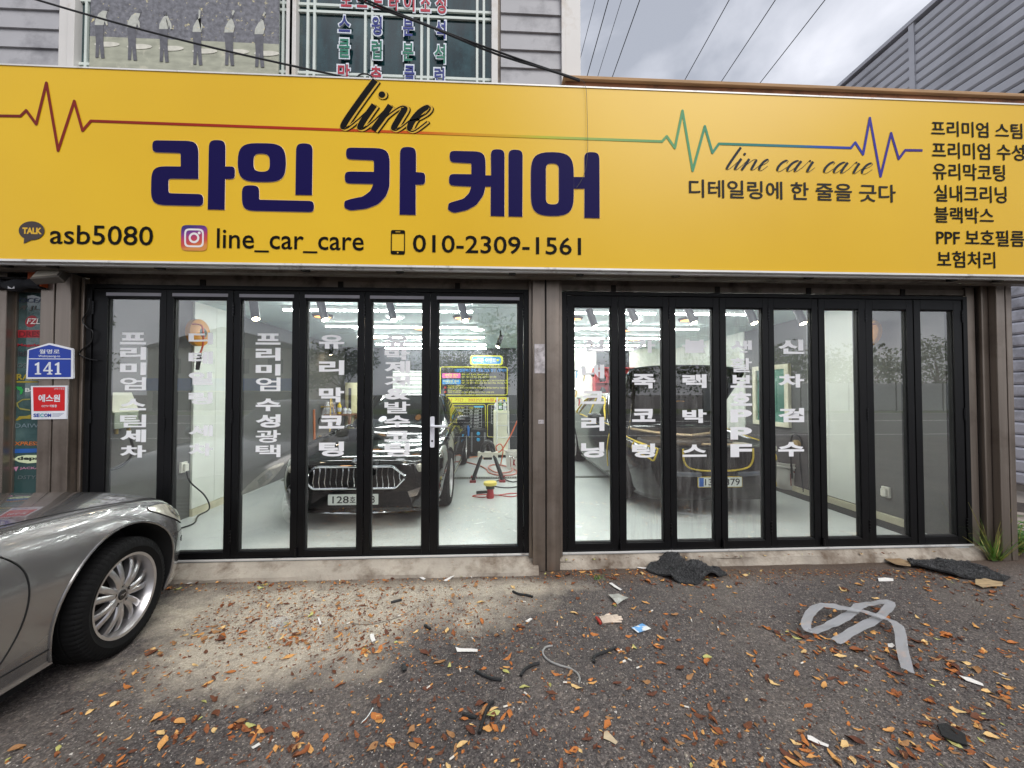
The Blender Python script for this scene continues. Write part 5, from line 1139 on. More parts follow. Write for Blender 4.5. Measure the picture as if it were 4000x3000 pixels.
# pressure washer
q = atz(1870, 1775, 0); pwx = thing('pressure_washer', 'black upright pressure washer with blue dials in front of the banner', 'pressure washer', (q.x, 5.45, 0)); M_pb = mat('washer_black', '#16181a', .4, var=.2); M_bl = mat('washer_blue', '#38a5d8', .4)
MB().prism(rounded([(-.2, .05, .04), (.2, .05, .04), (.17, .62, .06), (-.17, .62, .06)]), -.15, .16, 'y').build('body', M_pb, pwx, bevel=.02)
for s in (-1, 1): MB().tube([(s*.14, .1, .55), (s*.13, .12, .95), (s*.11, .12, 1.12)], .018, 8).build('handle_tube', M_pb, pwx); MB().lathe([(0, -.03), (.1, -.03), (.11, 0), (.1, .03), (0, .03)], 24, 'x', c=(s*.22, .12, .11)).build('wheel', M_hub, pwx, smooth=True); MB().box(s*.15-.02, s*.15+.02, -.165, -.151, .1, .55).build('side_trim', mat('washer_grey', '#777b7d', .5), pwx)
MB().tube([(-.11, .12, 1.12), (.11, .12, 1.12)], .02, 10).build('grip', M_bl, pwx)
for z in (.52, .38): MB().lathe([(0, -.012), (.035, -.012), (.04, 0)], 20, 'y', c=(0, -.151, z)).build('dial', M_bl, pwx, smooth=True)
# A shaped black stand with red feet
q = atz(1905, 1880, 0); q2 = aty(1905, 1752, q.y); sd_ = thing('folding_stand', 'black A shaped stand with red feet on the workshop floor', 'stand', (q.x, q.y+.1, 0)); H_ = q2.z+.06
for s in (-1, 1):
    for y in (-.1, .22): MB().tube([(s*.24, y-.06, .02), (s*.05, .06, H_-.05)], [.03, .024], 6).build('leg', M_pb, sd_); MB().box(s*.24-.05, s*.24+.05, y-.1, y-.02, 0, .035).build('foot', mat('foot_red', '#8a3034', .5), sd_)
MB().tube(spline([(-.1, .06, H_-.14), (-.07, .06, H_-.02), (0, .06, H_+.03), (.07, .06, H_-.02), (.1, .06, H_-.14)], 5), .035, 8).build('yoke', M_pb, sd_, smooth=True); MB().box(-.17, .17, -.02, .14, H_-.22, H_-.14).build('tray', mat('stand_tray', '#cfcabb', .5), sd_)
MB().box(-.07, .07, -.01, .12, H_-.26, H_-.221).build('joint', M_hub, sd_)
# polisher with yellow pad and its red cord
q = atz(1915, 1945, 0); pl = thing('polisher', 'red rotary polisher with a yellow foam pad lying on the floor', 'polisher', (q.x, q.y, 0))
MB().lathe([(0, .0), (.05, .0), (.055, .03), (.045, .1), (.05, .13), (.035, .135), (0, .135)], 20).build('motor', mat('polisher_red', '#a8222a', .4), pl, smooth=True); MB().lathe([(0, .13), (.06, .13), (.062, .17), (.05, .18), (0, .18)], 20).build('gear_head', M_pb, pl, smooth=True)
MB().lathe([(0, .18), (.09, .182), (.095, .2), (.088, .222), (0, .225)], 28).build('foam_pad', mat('pad_yellow', '#e3cf6a', .8, bump=.2), pl, smooth=True); MB().tube([(-.04, -.02, .09), (-.19, -.06, .09)], [.018, .022], 10).build('side_grip', M_hub, pl, smooth=True)
MB().tube(spline([(.03, .02, .04), (.12, .1, .008), (.3, .02, .008), (.42, .14, .008), (.3, .2, .008), (.1, .1, .012), (-.1, .16, .008), (-.25, .08, .008), (-.12, .0, .01), (-.03, .05, .008)], 7), .0065, 6).build('cord', mat('cord_red', '#b3332c', .45), pl, smooth=True)
# hoses and cables on the floor
def hose(name, lab, pts, r_, col, cat='hose'):
    t = tag(MB().tube(spline(pts, 8), r_, 8).build(name, mat(name+col, col, .45, var=.1), smooth=True), lab, cat); return t
def zf(px, py, z=.012): v = atz(px, py, 0); return (v.x, v.y, z)
hose('air_hose', 'coiled pale red hose beside the white bucket', [zf(1810, 1805), zf(1870, 1820), zf(1900, 1835), zf(1912, 1850), zf(1960, 1860), zf(2010, 1855), zf(2015, 1840), zf(1970, 1822), zf(1925, 1818), zf(1908, 1832, .03), zf(1940, 1852, .03), zf(1990, 1850, .03), zf(2000, 1838, .04), zf(1950, 1822, .04)], .014, '#b9786c')
hose('hanging_hose', 'orange hose hanging from the ceiling down to the coil', [tuple(aty(2022, 1640, 4.0)), tuple(aty(1995, 1700, 4.0)), tuple(aty(1962, 1755, 4.0)), tuple(aty(1945, 1765, 4.0)), tuple(aty(1938, 1745, 4.0)), tuple(aty(1955, 1735, 4.0)), tuple(aty(1965, 1760, 4.0)), zf(1955, 1822, .02)], .012, '#c85a2c')
hose('power_cable', 'loose black power cable looping on the floor by the polisher', [zf(1955, 1845), zf(1962, 1868), zf(2000, 1885), zf(2040, 1880), zf(2060, 1895), zf(1990, 1908), zf(1930, 1902), zf(1922, 1890), zf(1950, 1878)], .009, '#18191b', 'cable')
hose('orange_hose', 'orange hose trailing from under the black saloon', [zf(1800, 1795), zf(1840, 1788), zf(1875, 1786), zf(1892, 1795)], .012, '#b96a3a')
# plastic buckets
def bucket(px, py, Yz, lab, s=1.0):
    q = atz(px, py, 0); t = thing('bucket', lab, 'bucket', (q.x, q.y, 0), .3, 'white plastic buckets'); m_ = mat('bucket_plastic', '#d3d0c8', .4, var=.06)
    MB().lathe([(0, .0), (.125*s, .0), (.15*s, .33*s), (.158*s, .335*s), (.158*s, .35*s), (.146*s, .35*s), (.122*s, .012), (0, .012)], 32).build('shell', m_, t, smooth=True)
    MB().lathe([(.151*s, .29*s), (.162*s, .292*s), (.162*s, .31*s), (.152*s, .312*s)], 32).build('rim_band', m_, t, smooth=True)
    MB().tube([(.16*s*math.cos(a_), .16*s*math.sin(a_), .3*s-.06*math.sin((a_+2.8)/2.6*math.pi)) for a_ in np.linspace(-2.8, -.2, 14)], .004, 5).build('bail_handle', M_chrome, t)
    v_ = []; 
    for (u, z) in ((-.55, .22), (-.2, .26), (.0, .2), (.45, .27), (.1, .15), (.35, .07), (-.05, .1), (-.5, .06)): a_ = -math.pi/2-.3+u*.9; rr = (.125+.025*z/.33)*s+.0015; v_.append((rr*math.cos(a_), rr*math.sin(a_), z*s))
    MB().add(v_, [(0, 1, 2, 7), (2, 3, 4), (2, 4, 5, 6), (2, 6, 7)]).build('printed_mark', mat('bucket_print', '#8f1d22', .5, var=.2), t)
bucket(2005, 1832, 0, 'white bucket with a red print beside the hose coil in the left bay'); bucket(3078, 1908, 0, 'white bucket with a red print by the right wall of the right bay', 1.15)
# aluminium ladder leaning by the cabinet
q = atz(1966, 1815, 0); la_ = thing('ladder', 'narrow aluminium ladder leaning beside the cream cabinet', 'ladder', (q.x, q.y+.2, 0)); M_al = mat('ladder_alu', '#c4c4be', .35, metal=.7)
for x in (-.13, .13): MB().tube([(x, 0, 0), (x*.9, .5, 1.35)], .02, 6).build('rail', M_al, la_)
for i in range(5): MB().tube([(-.12, .09+i*.09, .25*(i+1)-.0), (.12, .09+i*.09, .25*(i+1))], .012, 6).build('rung', M_al, la_)
# pressure lance hanging on the right wall
q = atx(3118, 1740, XR-.06); lw = thing('spray_lance', 'black spray lance with a hose hooked on the right wall', 'lance', tuple(q))
MB().tube([(-.02, -.05, -.1), (-.05, -.1, -.28), (-.1, -.2, -.62)], [.014, .016, .006], 8).build('lance', M_hub, lw); MB().tube(spline([(-.02, .1, -.5), (-.02, .12, -.1), (-.03, .08, .12), (-.04, -.02, .16), (-.03, -.1, .08), (-.02, -.08, -.08)], 6), .014, 8).build('hose', M_hub, lw, smooth=True); MB().lathe([(0, -.03), (.06, -.02), (.06, .02), (0, .03)], 18, 'x', c=(-.03, 0, .02)).build('hook', mat('hook_tan', '#a48a5a', .5), lw, smooth=True); MB().box(.0, .06, -.02, .02, -.02, .04).build('mount', M_darksteel, lw)
# red tool shelves and hanging tools on the back wall of the right bay
for i, px in enumerate((2352, 2445)):
    q = aty(px, 1460, 5.7); t = thing('red_shelf', ('red wall shelf with black tools at the right end of the slat wall', 'second red wall shelf seen through the second narrow leaf')[i], 'shelf', (q.x, 5.72, q.z-.55), 0, 'red wall shelves'); m_ = mat('shelf_red', '#b3262c', .45)
    MB().box(-.2, .2, .1, .13, 0, .7).build('back_panel', m_, t)
    for x in (-.2, .18): MB().box(x, x+.02, -.1, .1, 0, .7).build('side_panel', m_, t)
    for z in (0, .33, .68): MB().box(-.18, .18, -.1, .1, z, z+.02).build('shelf_board', m_, t)
    for z in (.02, .35): MB().lathe([(0, 0), (.07, 0), (.08, .12), (.04, .2), (0, .2)], 16, c=(.02, 0, z)).build('tool_case', M_pb, t, smooth=True)
for i, (px, py, c_) in enumerate([(2252, 1462, '#3a86c8'), (2282, 1472, '#9a8a5a'), (2250, 1535, '#c9a232'), (2262, 1570, '#b23a30')]):
    q = aty(px, py, YB-.08); t = thing('hanging_tool', ('blue', 'tan', 'yellow', 'red')[i]+' handled tool hanging on the slat wall in the right bay', 'tool', tuple(q), 0, 'tools on the slat wall'); m_ = mat('tool'+c_, c_, .5)
    MB().tube([(0, 0, .09), (.01, 0, .0), (-.01, 0, -.1)], [.012, .018, .012], 8).build('handle', m_, t, smooth=True); MB().tube([(-.05, 0, .1), (.05, 0, .08)], .018, 8).build('head', M_chrome, t); MB().tube([(0, .03, .09), (0, 0, .1)], .004, 5).build('hook', M_chrome, t)
# brown board leaning by the wall
q = atz(1225, 1800, 0); t = thing('broom', 'orange brown broom handle leaning near the ladder', 'broom', (-2.95, 3.0, 0)); MB().tube([(0, 0, .1), (-.25, .5, 1.15)], .02, 8).build('handle', mat('broom_orange', '#a85a2c', .5), t); MB().box(-.16, .16, -.04, .04, 0, .12).build('brush', M_wood, t)
# blue cloth draped beside the banner
q = aty(1808, 1652, 4.9); t = thing('blue_machine', 'blue machine cover behind the black saloon', 'machine', (q.x, 5.1, 0)); MB().lathe([(.13, q.z-.3), (.14, q.z-.15), (.1, q.z), (0, q.z+.02)], 20).build('cover', mat('cover_blue', '#2369b4', .6), t, smooth=True); MB().lathe([(0, 0), (.14, 0), (.13, q.z-.31), (0, q.z-.3)], 20).build('base', M_hub, t, smooth=True)
# ------------------------------------------------------------------ shop window with stickers, far left
WY = -.045
sw = thing('sticker_window', 'narrow teal shop window full of brand stickers at the far left', 'window', (-3.965, WY, GZ)); swo = Vector((3.965, -WY, -GZ))
def swp(mb, name, m, **k): o = mb.build(name, m, sw, **k); o.location = swo; return o
swp(MB().box(-4.098, -3.832, WY, WY+.008, .0, 2.36), 'pane', mat('teal_shop_glass', '#2f4a4a', .05, var=.25, scale=1.5, spec=.9, dirt='#7f9a98', dscale=1.2, dlo=.45, dhi=.8))
swp(MB().box(-4.099, -4.085, WY-.015, WY-.001, 0, 2.36).box(-4.098, -3.832, WY-.012, WY-.001, 2.33, 2.36), 'frame', M_steel)
kx, ky = .3617, .3617
def stk(body, x0, x1, yt, yb, col, oy=1050, bold=.01, shear=0, k=kx, **kw):
    a = aty(x0*k, oy+yt*k, WY-.003); x1v = aty(x1*k, oy+yt*k, WY-.003).x; z0 = aty(x0*k, oy+yb*k, WY-.003).z
    mb = MB(); fit(mb, body, a.x, min(x1v, -3.834), z0, a.z, WY-.003, bold=bold, shear=shear, **kw); return swp(mb, 'sticker', mat('stk'+col, col, .5, var=.1))
def stp(pts, col, oy=1050, d=.002, k=kx):
    mb = MB(); tri_poly(mb, [(aty(x*k, oy+y*k, WY).x, aty(x*k, oy+y*k, WY).z) for x, y in pts], WY-d); return swp(mb, 'sticker', mat('stk'+col, col, .5, var=.1))
stk('OCEA', 200, 470, 315, 362, '#2a3558', shear=.2, bold=.0); stk('JL', 310, 420, 398, 455, '#4a4742', shear=.2); stp([(200, 440), (255, 395), (300, 398), (262, 455), (250, 420), (215, 445)], '#4a4742')
stp([(300+65*math.cos(t*.3)*1.0+40, 568+62*math.sin(t*.3)-(math.cos(t*.3))*12) for t in range(21)], '#9a2832'); stk('FZL', 290, 430, 535, 595, '#e3dcd6', shear=.2)
stp([(200, 662), (432, 662), (432, 742), (200, 742)], '#a8242e'); stk('DRES', 205, 440, 672, 735, '#6e161e', bold=.03); stk('Megabas', 186, 470, 808, 845, '#9a2832', bold=.03); stk('itö', 196, 300, 885, 945, '#38343a', bold=.03)
stk('OSP', 185, 330, 1020, 1068, '#5a6062'); stk('RAID', 178, 440, 1135, 1200, '#9a8a32', bold=.03); stp([(172, 1212), (415, 1212), (415, 1230), (172, 1230)], '#9a8a32'); stk('B-T', 272, 420, 1288, 1330, '#d5d8d4', bold=.03); stp([(178, 1270), (235, 1275), (255, 1310), (240, 1350), (215, 1360), (222, 1320), (190, 1300)], '#2f9a4a')
k2 = .2712
stp([(240, 270), (330, 215), (440, 210), (440, 225), (330, 235), (262, 280), (280, 340), (440, 370), (440, 385), (300, 370), (245, 320)], '#8f8a4a', 1500, k=k2); stp([(225, 525), (280, 465), (380, 460), (450, 440), (450, 500), (330, 500), (260, 525)], '#9a8a32', 1500, k=k2)
stk('DAIW', 215, 560, 570, 630, '#6f8188', 1500, k=k2); stk('XPRESS', 205, 560, 830, 885, '#c06a2e', 1500, k=k2, shear=.15, bold=.02); stp([(195, 935), (538, 928), (540, 985), (197, 997)], '#2558a0', 1500, k=k2)
stp([(197, 1085), (260, 1040), (380, 1022), (538, 1022), (536, 1132), (400, 1142), (280, 1125)], '#cfdcb4', 1500, k=k2); stk('deps', 250, 570, 1045, 1110, '#1d2420', 1500, k=k2, bold=.04)
stk('JACKA', 285, 570, 1195, 1237, '#c088a4', 1500, k=k2); stp([(195, 1190), (230, 1195), (270, 1185), (255, 1220), (235, 1260), (215, 1225)], '#c088a4', 1500, k=k2); stk('DSTYL', 255, 560, 1318, 1370, '#5f6a6c', 1500, k=k2, shear=.2)
# ---- blue address plate
PY = -.128
q0, q1 = aty(107, 1475, PY), aty(288, 1475, PY)
def plq(x, y): v = aty(x*.3617, 1050+y*.3617, PY); return (v.x, v.z)
ad_ = thing('address_plate', 'blue house number plate reading 141 on the left pillar', 'sign', (q0.x, PY, q1.z)); ado = Vector((-q0.x, -PY, -q1.z))
def adp(mb, name, m): o = mb.build(name, m, ad_); o.location = ado; return o
out_ = [(305, 875, 14), (540, 802, 20), (795, 862, 20), (798, 1188, 14), (292, 1190, 14)]; inn = [(325, 880, 8), (545, 822, 10), (778, 878, 8), (775, 1170, 8), (310, 1170, 8)]
adp(MB().prism([plq(*p) for p in rounded(out_)][::-1], PY-.006, PY+.007, 'y'), 'board', mat('plate_rim_white', '#dcdee4', .4))
mb = MB(); tri_poly(mb, [plq(*p) for p in rounded(inn)], PY-.0075); adp(mb, 'blue_field', mat('plate_field_blue', '#16389a', .35, var=.06))
def adt(s, x0, x1, yt, yb, bold=.0):
    a, b = plq(x0, yb), plq(x1, yt); fit(mbt, s, a[0], b[0], a[1], b[1], PY-.009, bold=bold)
mbt = MB(); adt('월명로', 438, 658, 872, 918, .01); adt('Wolmyeong-ro', 428, 662, 932, 962, .01)
def serif1(x):      # slab serif figure one
    tri_poly(mbt, [plq(x+dx, y) for dx, y in [(0, 1030), (38, 1010), (48, 1010), (48, 1126), (68, 1130), (68, 1142), (0, 1142), (0, 1130), (22, 1126), (22, 1042), (0, 1046)]], PY-.009)
serif1(390); serif1(606)
tri_poly(mbt, [plq(*p) for p in [(478, 1098), (540, 1008), (562, 1008), (562, 1092), (582, 1092), (582, 1108), (562, 1108), (562, 1128), (578, 1132), (578, 1142), (520, 1142), (520, 1132), (538, 1128), (538, 1108), (478, 1108)]], PY-.009, 0, [plq(*p) for p in [(500, 1092), (538, 1040), (538, 1092)]])
mbt.box(plq(318, 975)[0], plq(776, 975)[0], PY-.0088, PY-.0076, plq(400, 977)[1], plq(400, 969)[1]); adp(mbt, 'lettering', mat('plate_letters', '#d9dce2', .4))
# ---- red security plaque
def plr(x, y): v = aty(x*.2712, 1500+y*.2712, PY); return (v.x, v.z)
a, b = plr(455, 510), plr(970, 22); sc_ = thing('security_plaque', 'red and white security camera plaque below the blue number plate', 'sign', (a[0], PY, a[1])); sco = Vector((-a[0], -PY, -a[1]))
def scp(mb, name, m): o = mb.build(name, m, sc_); o.location = sco; return o
scp(MB().prism([plr(*p) for p in [(462, 510), (965, 503), (973, 22), (452, 28)]], PY-.004, PY+.007, 'y'), 'board', MATS['plate_rim_white'])
mb = MB(); tri_poly(mb, [plr(*p) for p in [(495, 390), (942, 385), (945, 45), (485, 45)]], PY-.0055); scp(mb, 'red_field', mat('plaque_red', '#c80d14', .35, var=.05))
mb = MB()
for s, x0, x1, yt, yb, bo in [('에스원', 565, 880, 150, 258, .03), ('CCTV 작동중', 612, 832, 298, 335, .02), ('언제나 안심', 792, 938, 55, 82, .0)]:
    a, b = plr(x0, yb), plr(x1, yt); fit(mb, s, a[0], b[0], a[1], b[1], PY-.007, bold=bo)
scp(mb, 'lettering', MATS['plate_letters'])
for s, x0, x1, c in [('SE', 490, 582, '#1f3f94'), ('C', 586, 640, '#35a7b0'), ('OM', 645, 748, '#1f3f94')]:
    mb = MB(); a, b = plr(x0, 477), plr(x1, 424); fit(mb, s, a[0], b[0], a[1], b[1], PY-.0052, bold=.04); scp(mb, 'lettering', mat('plaque'+c, c, .4))
mb = MB()
for i in range(4): a, b = plr(765, 427+i*15), plr(930-i*22, 421+i*15); mb.box(a[0], b[0], PY-.0052, PY-.0042, a[1], b[1])
scp(mb, 'fine_print', mat('fine_print', '#8c92a8', .5))
# ---- floodlight and orange junction box under the sign
q = aty(200, 1082, -.25); fl = thing('floodlight', 'square floodlight tilted down under the sign at the left', 'light', tuple(q)); M_fl = mat('flood_grey', '#6f6a63', .4, metal=.6, var=.2)
f = MB().box(-.10, .10, -.035, .03, -.055, .055); Mx = Matrix.Rotation(R(-38), 4, 'X')@Matrix.Rotation(R(-10), 4, 'Y'); f.xf(Mx); f.build('housing', M_fl, fl, bevel=.008)
g = MB().box(-.085, .085, -.04, -.036, -.042, .042); g.xf(Mx); g.build('lens', mat('flood_lens', '#a39c8f', .2, var=.15), fl); MB().box(-.012, .012, 0, .09, .03, .05).build('bracket', M_darksteel, fl); MB().tube([(0, .05, .04), (.02, .12, .08)], .008, 6).build('cable', M_hub, fl)
q = aty(150, 1080, -.14); jb = thing('junction_box', 'small orange box behind the floodlight', 'box', tuple(q)); MB().box(-.055, .055, -.03, .03, -.09, .06).build('case', mat('box_orange', '#b4501f', .6, var=.25), jb, bevel=.005); MB().box(-.06, .06, -.035, .035, .06, .072).build('lid', MATS['box_orange'], jb)
q = aty(60, 1110, -.15); tp = thing('tarpaulin_roll', 'rolled dark awning fabric under the sign at the far left', 'awning', tuple(q))
mm = MB(); P = [(-.75+i*.06, .01*math.sin(i*1.3), .015*math.sin(i*.9)) for i in range(17)]; mm.tube(P, [.045+.012*math.sin(i*2.1) for i in range(17)], 10); mm.build('fabric', mat('awning_dark', '#2b2c30', .8, var=.4, scale=10), tp, smooth=True); MB().tube([(-.75, 0, .05), (.2, 0, .05)], .012, 6).build('bar', M_darksteel, tp); mm = MB().box(.0, .05, -.05, -.046, -.05, -.02); mm.build('white_patch', M_film, tp)
tag(MB().tube(spline([tuple(aty(x, y, -.06)) for x, y in [(350, 1165), (345, 1210), (322, 1250), (340, 1280), (362, 1295)]]+[tuple(aty(x, y, -.055)) for x, y in [(356, 1335), (318, 1368), (312, 1385), (345, 1402), (380, 1408)]], 6), .0045, 6).build('loose_wire', M_hub, smooth=True), 'thin black wire hanging down the left door jamb', 'wire')
# ---- paper remnant on the middle pillar
a, b = aty(2088, 1458, -.131), aty(2128, 1344, -.131)
tag(MB().box(a.x, b.x, -.1335, -.1312, a.z, b.z).build('paper_remnant', mat('torn_paper', '#b9b3b5', .7, var=.3, scale=20, dirt='#8a8380', dscale=25)), 'torn white paper remnant stuck on the middle pillar', 'paper')
a, b = aty(2103, 1640, -.131), aty(2125, 1655, -.131)
tag(MB().box(a.x, b.x, -.1335, -.1312, b.z, a.z).build('paper_remnant', MATS['torn_paper']), 'small faint paper scrap low on the middle pillar', 'paper')
# ---- overhead wires
M_wire = mat('wire_black', '#141416', .6)
def wire(pts, r_, lab, sag=0, m=M_wire, name='cable'):
    return tag(MB().tube(pts, r_, 6).build(name, m, smooth=True), lab, 'cable', 'overhead wires')
a, b = aty(-300, -140, -.36), aty(1385, 318, -.36); b.z = 4.06
wire([a.lerp(b, t/12)+Vector((0, 0, -.06*math.sin(math.pi*t/12))) for t in range(13)], .0075, 'black cable slanting across the golf poster down to the sign')
a, b = aty(1300, -55, -.3), aty(2265, 312, -.34); b.z = max(b.z, 4.05)
for d_, l_ in ((0, 'upper'), (.016, 'lower')):
    wire([a.lerp(b, t/12)+Vector((0, .012*math.sin(t)*d_*60, -d_-.03*math.sin(math.pi*t/12))) for t in range(13)], .008, l_+' black cable of the pair slanting across the lettered window')
wire(spline([tuple(aty(x, y, -.36)) for x, y in [(1397, 316), (1395, 302), (1410, 290), (1435, 290), (1455, 302), (1468, 318)]], 5), .006, 'short black cable loop standing on the sign above the script word')
wire(spline([tuple(aty(x, y, -.36)) for x, y in [(1518, 322), (1518, 308), (1524, 310), (1526, 322), (1530, 312), (1528, 322)]], 4), .005, 'tiny black wire knot on the top edge of the sign')
wire(spline([tuple(aty(x, y, SY-.02)) for x, y in [(2262, 312), (2278, 316), (2290, 350), (2293, 420), (2295, 500), (2296, 570), (2293, 620), (2285, 670), (2268, 710), (2252, 733)]], 6), .0018, 'thin grey wire hanging down the face of the sign', m=mat('wire_grey', '#55534f', .6))
for i, (x0, y0, x1, y1) in enumerate([(2317, 0, 2257, 234), (2368, 0, 2281, 310), (2418, 0, 2320, 316), (2488, 0, 2374, 320), (2831, 0, 2647, 332), (3008, 0, 2783, 340), (3198, 0, 2926, 348)]):
    a, b = atz(x0, y0, 10.5), atz(x1, y1, 10.5); d = (b-a).normalized(); P = [a-d*6+(b-a+d*20)*(t/14)+Vector((0, 0, -.25*math.sin(math.pi*t/14))) for t in range(15)]
    wire(P, .011 if i in (1, 3, 4, 5, 6) else .007, f'thin power line in the sky, {["first", "second", "third", "fourth", "fifth", "sixth", "seventh"][i]} from the corner of the upper storey', name='power_line')
# ---- neighbouring clad building on the right
NX = 8.4
nb_ = thing('neighbour_building', 'tall grey shed clad in horizontal corrugated sheets on the right', 'building', (NX, 9, GZ)); nbo = Vector((-NX, -9, -GZ))
M_cl1 = mat('cladding_light', '#e9e9f2', .45, metal=.1, var=.05, scale=1.5, dirt='#8f8f96', dscale=1.2); M_cl2 = mat('cladding_grey', '#bdbec4', .5, metal=.1, var=.06, scale=1.2, stretch=(1, .3, 2), dirt='#a0a1a7', dscale=.8)
def nbp(mb, name, m): o = mb.build(name, m, nb_); o.location = nbo; return o
ztop = atx(3663, 0, NX).z
nbp(MB().box(NX+.05, NX+9, .2, 40, GZ, ztop-.05), 'wall_core', M_cl2)
z = 0.0; i = 0; yj = atx(3570, 250, NX).y
mesh_cache = {}
while z < ztop-.1:
    m_ = M_cl1 if z < 4.4 else M_cl2
    for (ya, yb) in ((.1, yj-.05), (yj+.05, 38)):
        pr = [(NX-.005, z), (NX-.03, z+.03), (NX-.03, z+.155), (NX-.005, z+.185), (NX+.05, z+.185), (NX+.05, z)]
        nbp(MB().prism(pr, ya, yb, 'y'), 'cladding_sheet', m_)
    z += .2
nbp(MB().box(NX-.05, NX+.05, yj-.05, yj+.05, 4.2, ztop), 'joint_trim', M_cl2); nbp(MB().box(NX-.07, NX+9, .05, 40, ztop-.05, ztop+.03), 'roof_edge', M_cl2)
nbp(MB().box(NX-.02, NX+.04, .1, 38, GZ, -.005), 'plinth', M_conc)
nbp(MB().box(NX-.02, NX+9, .06, .19, GZ, ztop-.05), 'end_wall', M_cl2)
qa = atx(3975, 372, NX); nbp(MB().box(NX-.06, NX-.035, qa.y-.5, qa.y+.1, qa.z-.9, qa.z), 'louvre', M_darksteel)
# drain cover in the yard
q = atz(3985, 1985, GZ); t = thing('drain_cover', 'round dark drain cover in the concrete yard at the right', 'drain cover', (q.x, q.y, GZ+.013)); MB().lathe([(0, .01), (.28, .01), (.3, 0)], 32).build('lid', mat('cover_iron', '#4d4540', .7, var=.3, bump=.4), t); MB().lathe([(.3, .002), (.35, .004), (.36, 0)], 32).build('rim', MATS['cover_iron'], t)

# ------------------------------------------------------------------ litter
def gp_(x, y, dz=0): v = atz(x, y, GZ); return Vector((v.x, v.y, GZ+dz))
def strip(name, lab, cat, pts, r_, m, grp=None, lift=None):
    P = [gp_(x, y, (lift or r_)+.001) for x, y in pts]; return tag(MB().tube(spline(P, 6), r_, 7).build(name, m, smooth=True), lab, cat, grp)
K1 = lambda x, y: (900+x*.7233, 2000+y*.7233); K2 = lambda x, y: (2400+x*.7233, 2100+y*.7233)
M_rub = mat('rubber_black', '#17181a', .6, var=.3, scale=20)
for lab, pts in [('short curved black rubber strip by the middle pillar foot', [(1468, 270), (1462, 295), (1468, 320)]), ('long thin black rubber strip near the left sill', [(905, 335), (950, 347), (1000, 342)]), ('twisted black rubber strip beside the white scrap at the left sill', [(1110, 340), (1170, 348), (1230, 345), (1275, 340)]), ('black rubber strip with a brown leaf near the grey cable', [(1525, 435), (1560, 450), (1600, 455), (1632, 465)]),
                 ('black rubber strip pointing at the yellow leaf', [(1325, 868), (1370, 893), (1420, 910), (1465, 915)]), ('black rubber strip with white tape on it', [(1568, 895), (1590, 860), (1630, 835), (1668, 825)]), ('thick black rubber strip standing up in the leaf pile', [(1345, 1205), (1370, 1120), (1395, 1060), (1420, 1035)]), ('short black rubber piece left of the leaf pile', [(1255, 1100), (1290, 1112), (1330, 1118)]),
                 ('kinked black rubber strip right of the grey cable', [(1962, 822), (1970, 785), (2020, 765), (2083, 740)]), ('small black rubber stub in the sand', [(1050, 620), (1080, 640)]), ('small black strip lying in the dust patch', [(868, 495), (925, 480)])]:
    strip('rubber_strip', lab, 'rubber strip', [K1(*p) for p in pts], .009, M_rub, 'black rubber strips on the ground')
strip('grey_cable', 'curled grey cable lying on the asphalt', 'cable', [K1(*p) for p in [(1740, 728), (1700, 738), (1688, 770), (1715, 805), (1770, 832), (1830, 850), (1870, 875), (1886, 905), (1880, 932)]], .006, mat('cable_grey', '#8b8a88', .4))
strip('thin_wire', 'thin pale wire curving over the sand patch', 'wire', [K1(*p) for p in [(650, 605), (760, 608), (860, 585), (940, 555), (1020, 508)]], .0025, mat('wire_tan', '#7d756a', .5))
strip('thin_wire', 'thin white wire at the lower middle of the asphalt', 'wire', [K1(*p) for p in [(705, 1145), (740, 1110), (770, 1062)]], .0025, MATS['fixture_white'])
M_paper = mat('paper_white', '#d9d6d2', .7, var=.08, scale=12)
def scrap(name, lab, cat, pts, m, h=.006, th=.0012, grp=None, curl=.012):
    P = [gp_(x, y) for x, y in pts]; c = sum(P, Vector())/len(P); n = len(P); top = []
    ring = []
    for i in range(n):
        a, b = P[i], P[(i+1) % n]
        for t in (0, .5): p = a.lerp(b, t); ring.append(Vector((p.x, p.y, GZ+h+curl*abs(mnoise.noise(Vector((p.x*9, p.y*9, h*99))))*1.5)))
    m_ = len(ring); vs = ring+[c+Vector((0, 0, h+curl*.3))]+[v-Vector((0, 0, th)) for v in ring]+[c+Vector((0, 0, h+curl*.3-th))]
    fs = [(i, (i+1) % m_, m_) for i in range(m_)]+[((i+1) % m_+m_+1, i+m_+1, 2*m_+1) for i in range(m_)]+[((i+1) % m_, i, i+m_+1, (i+1) % m_+m_+1) for i in range(m_)]
    return tag(MB().add(vs, fs).build(name, m), lab, cat, grp)
WS = 'white paper scraps'
S8 = lambda x, y: (x*.6028, 1800+y*.6028)
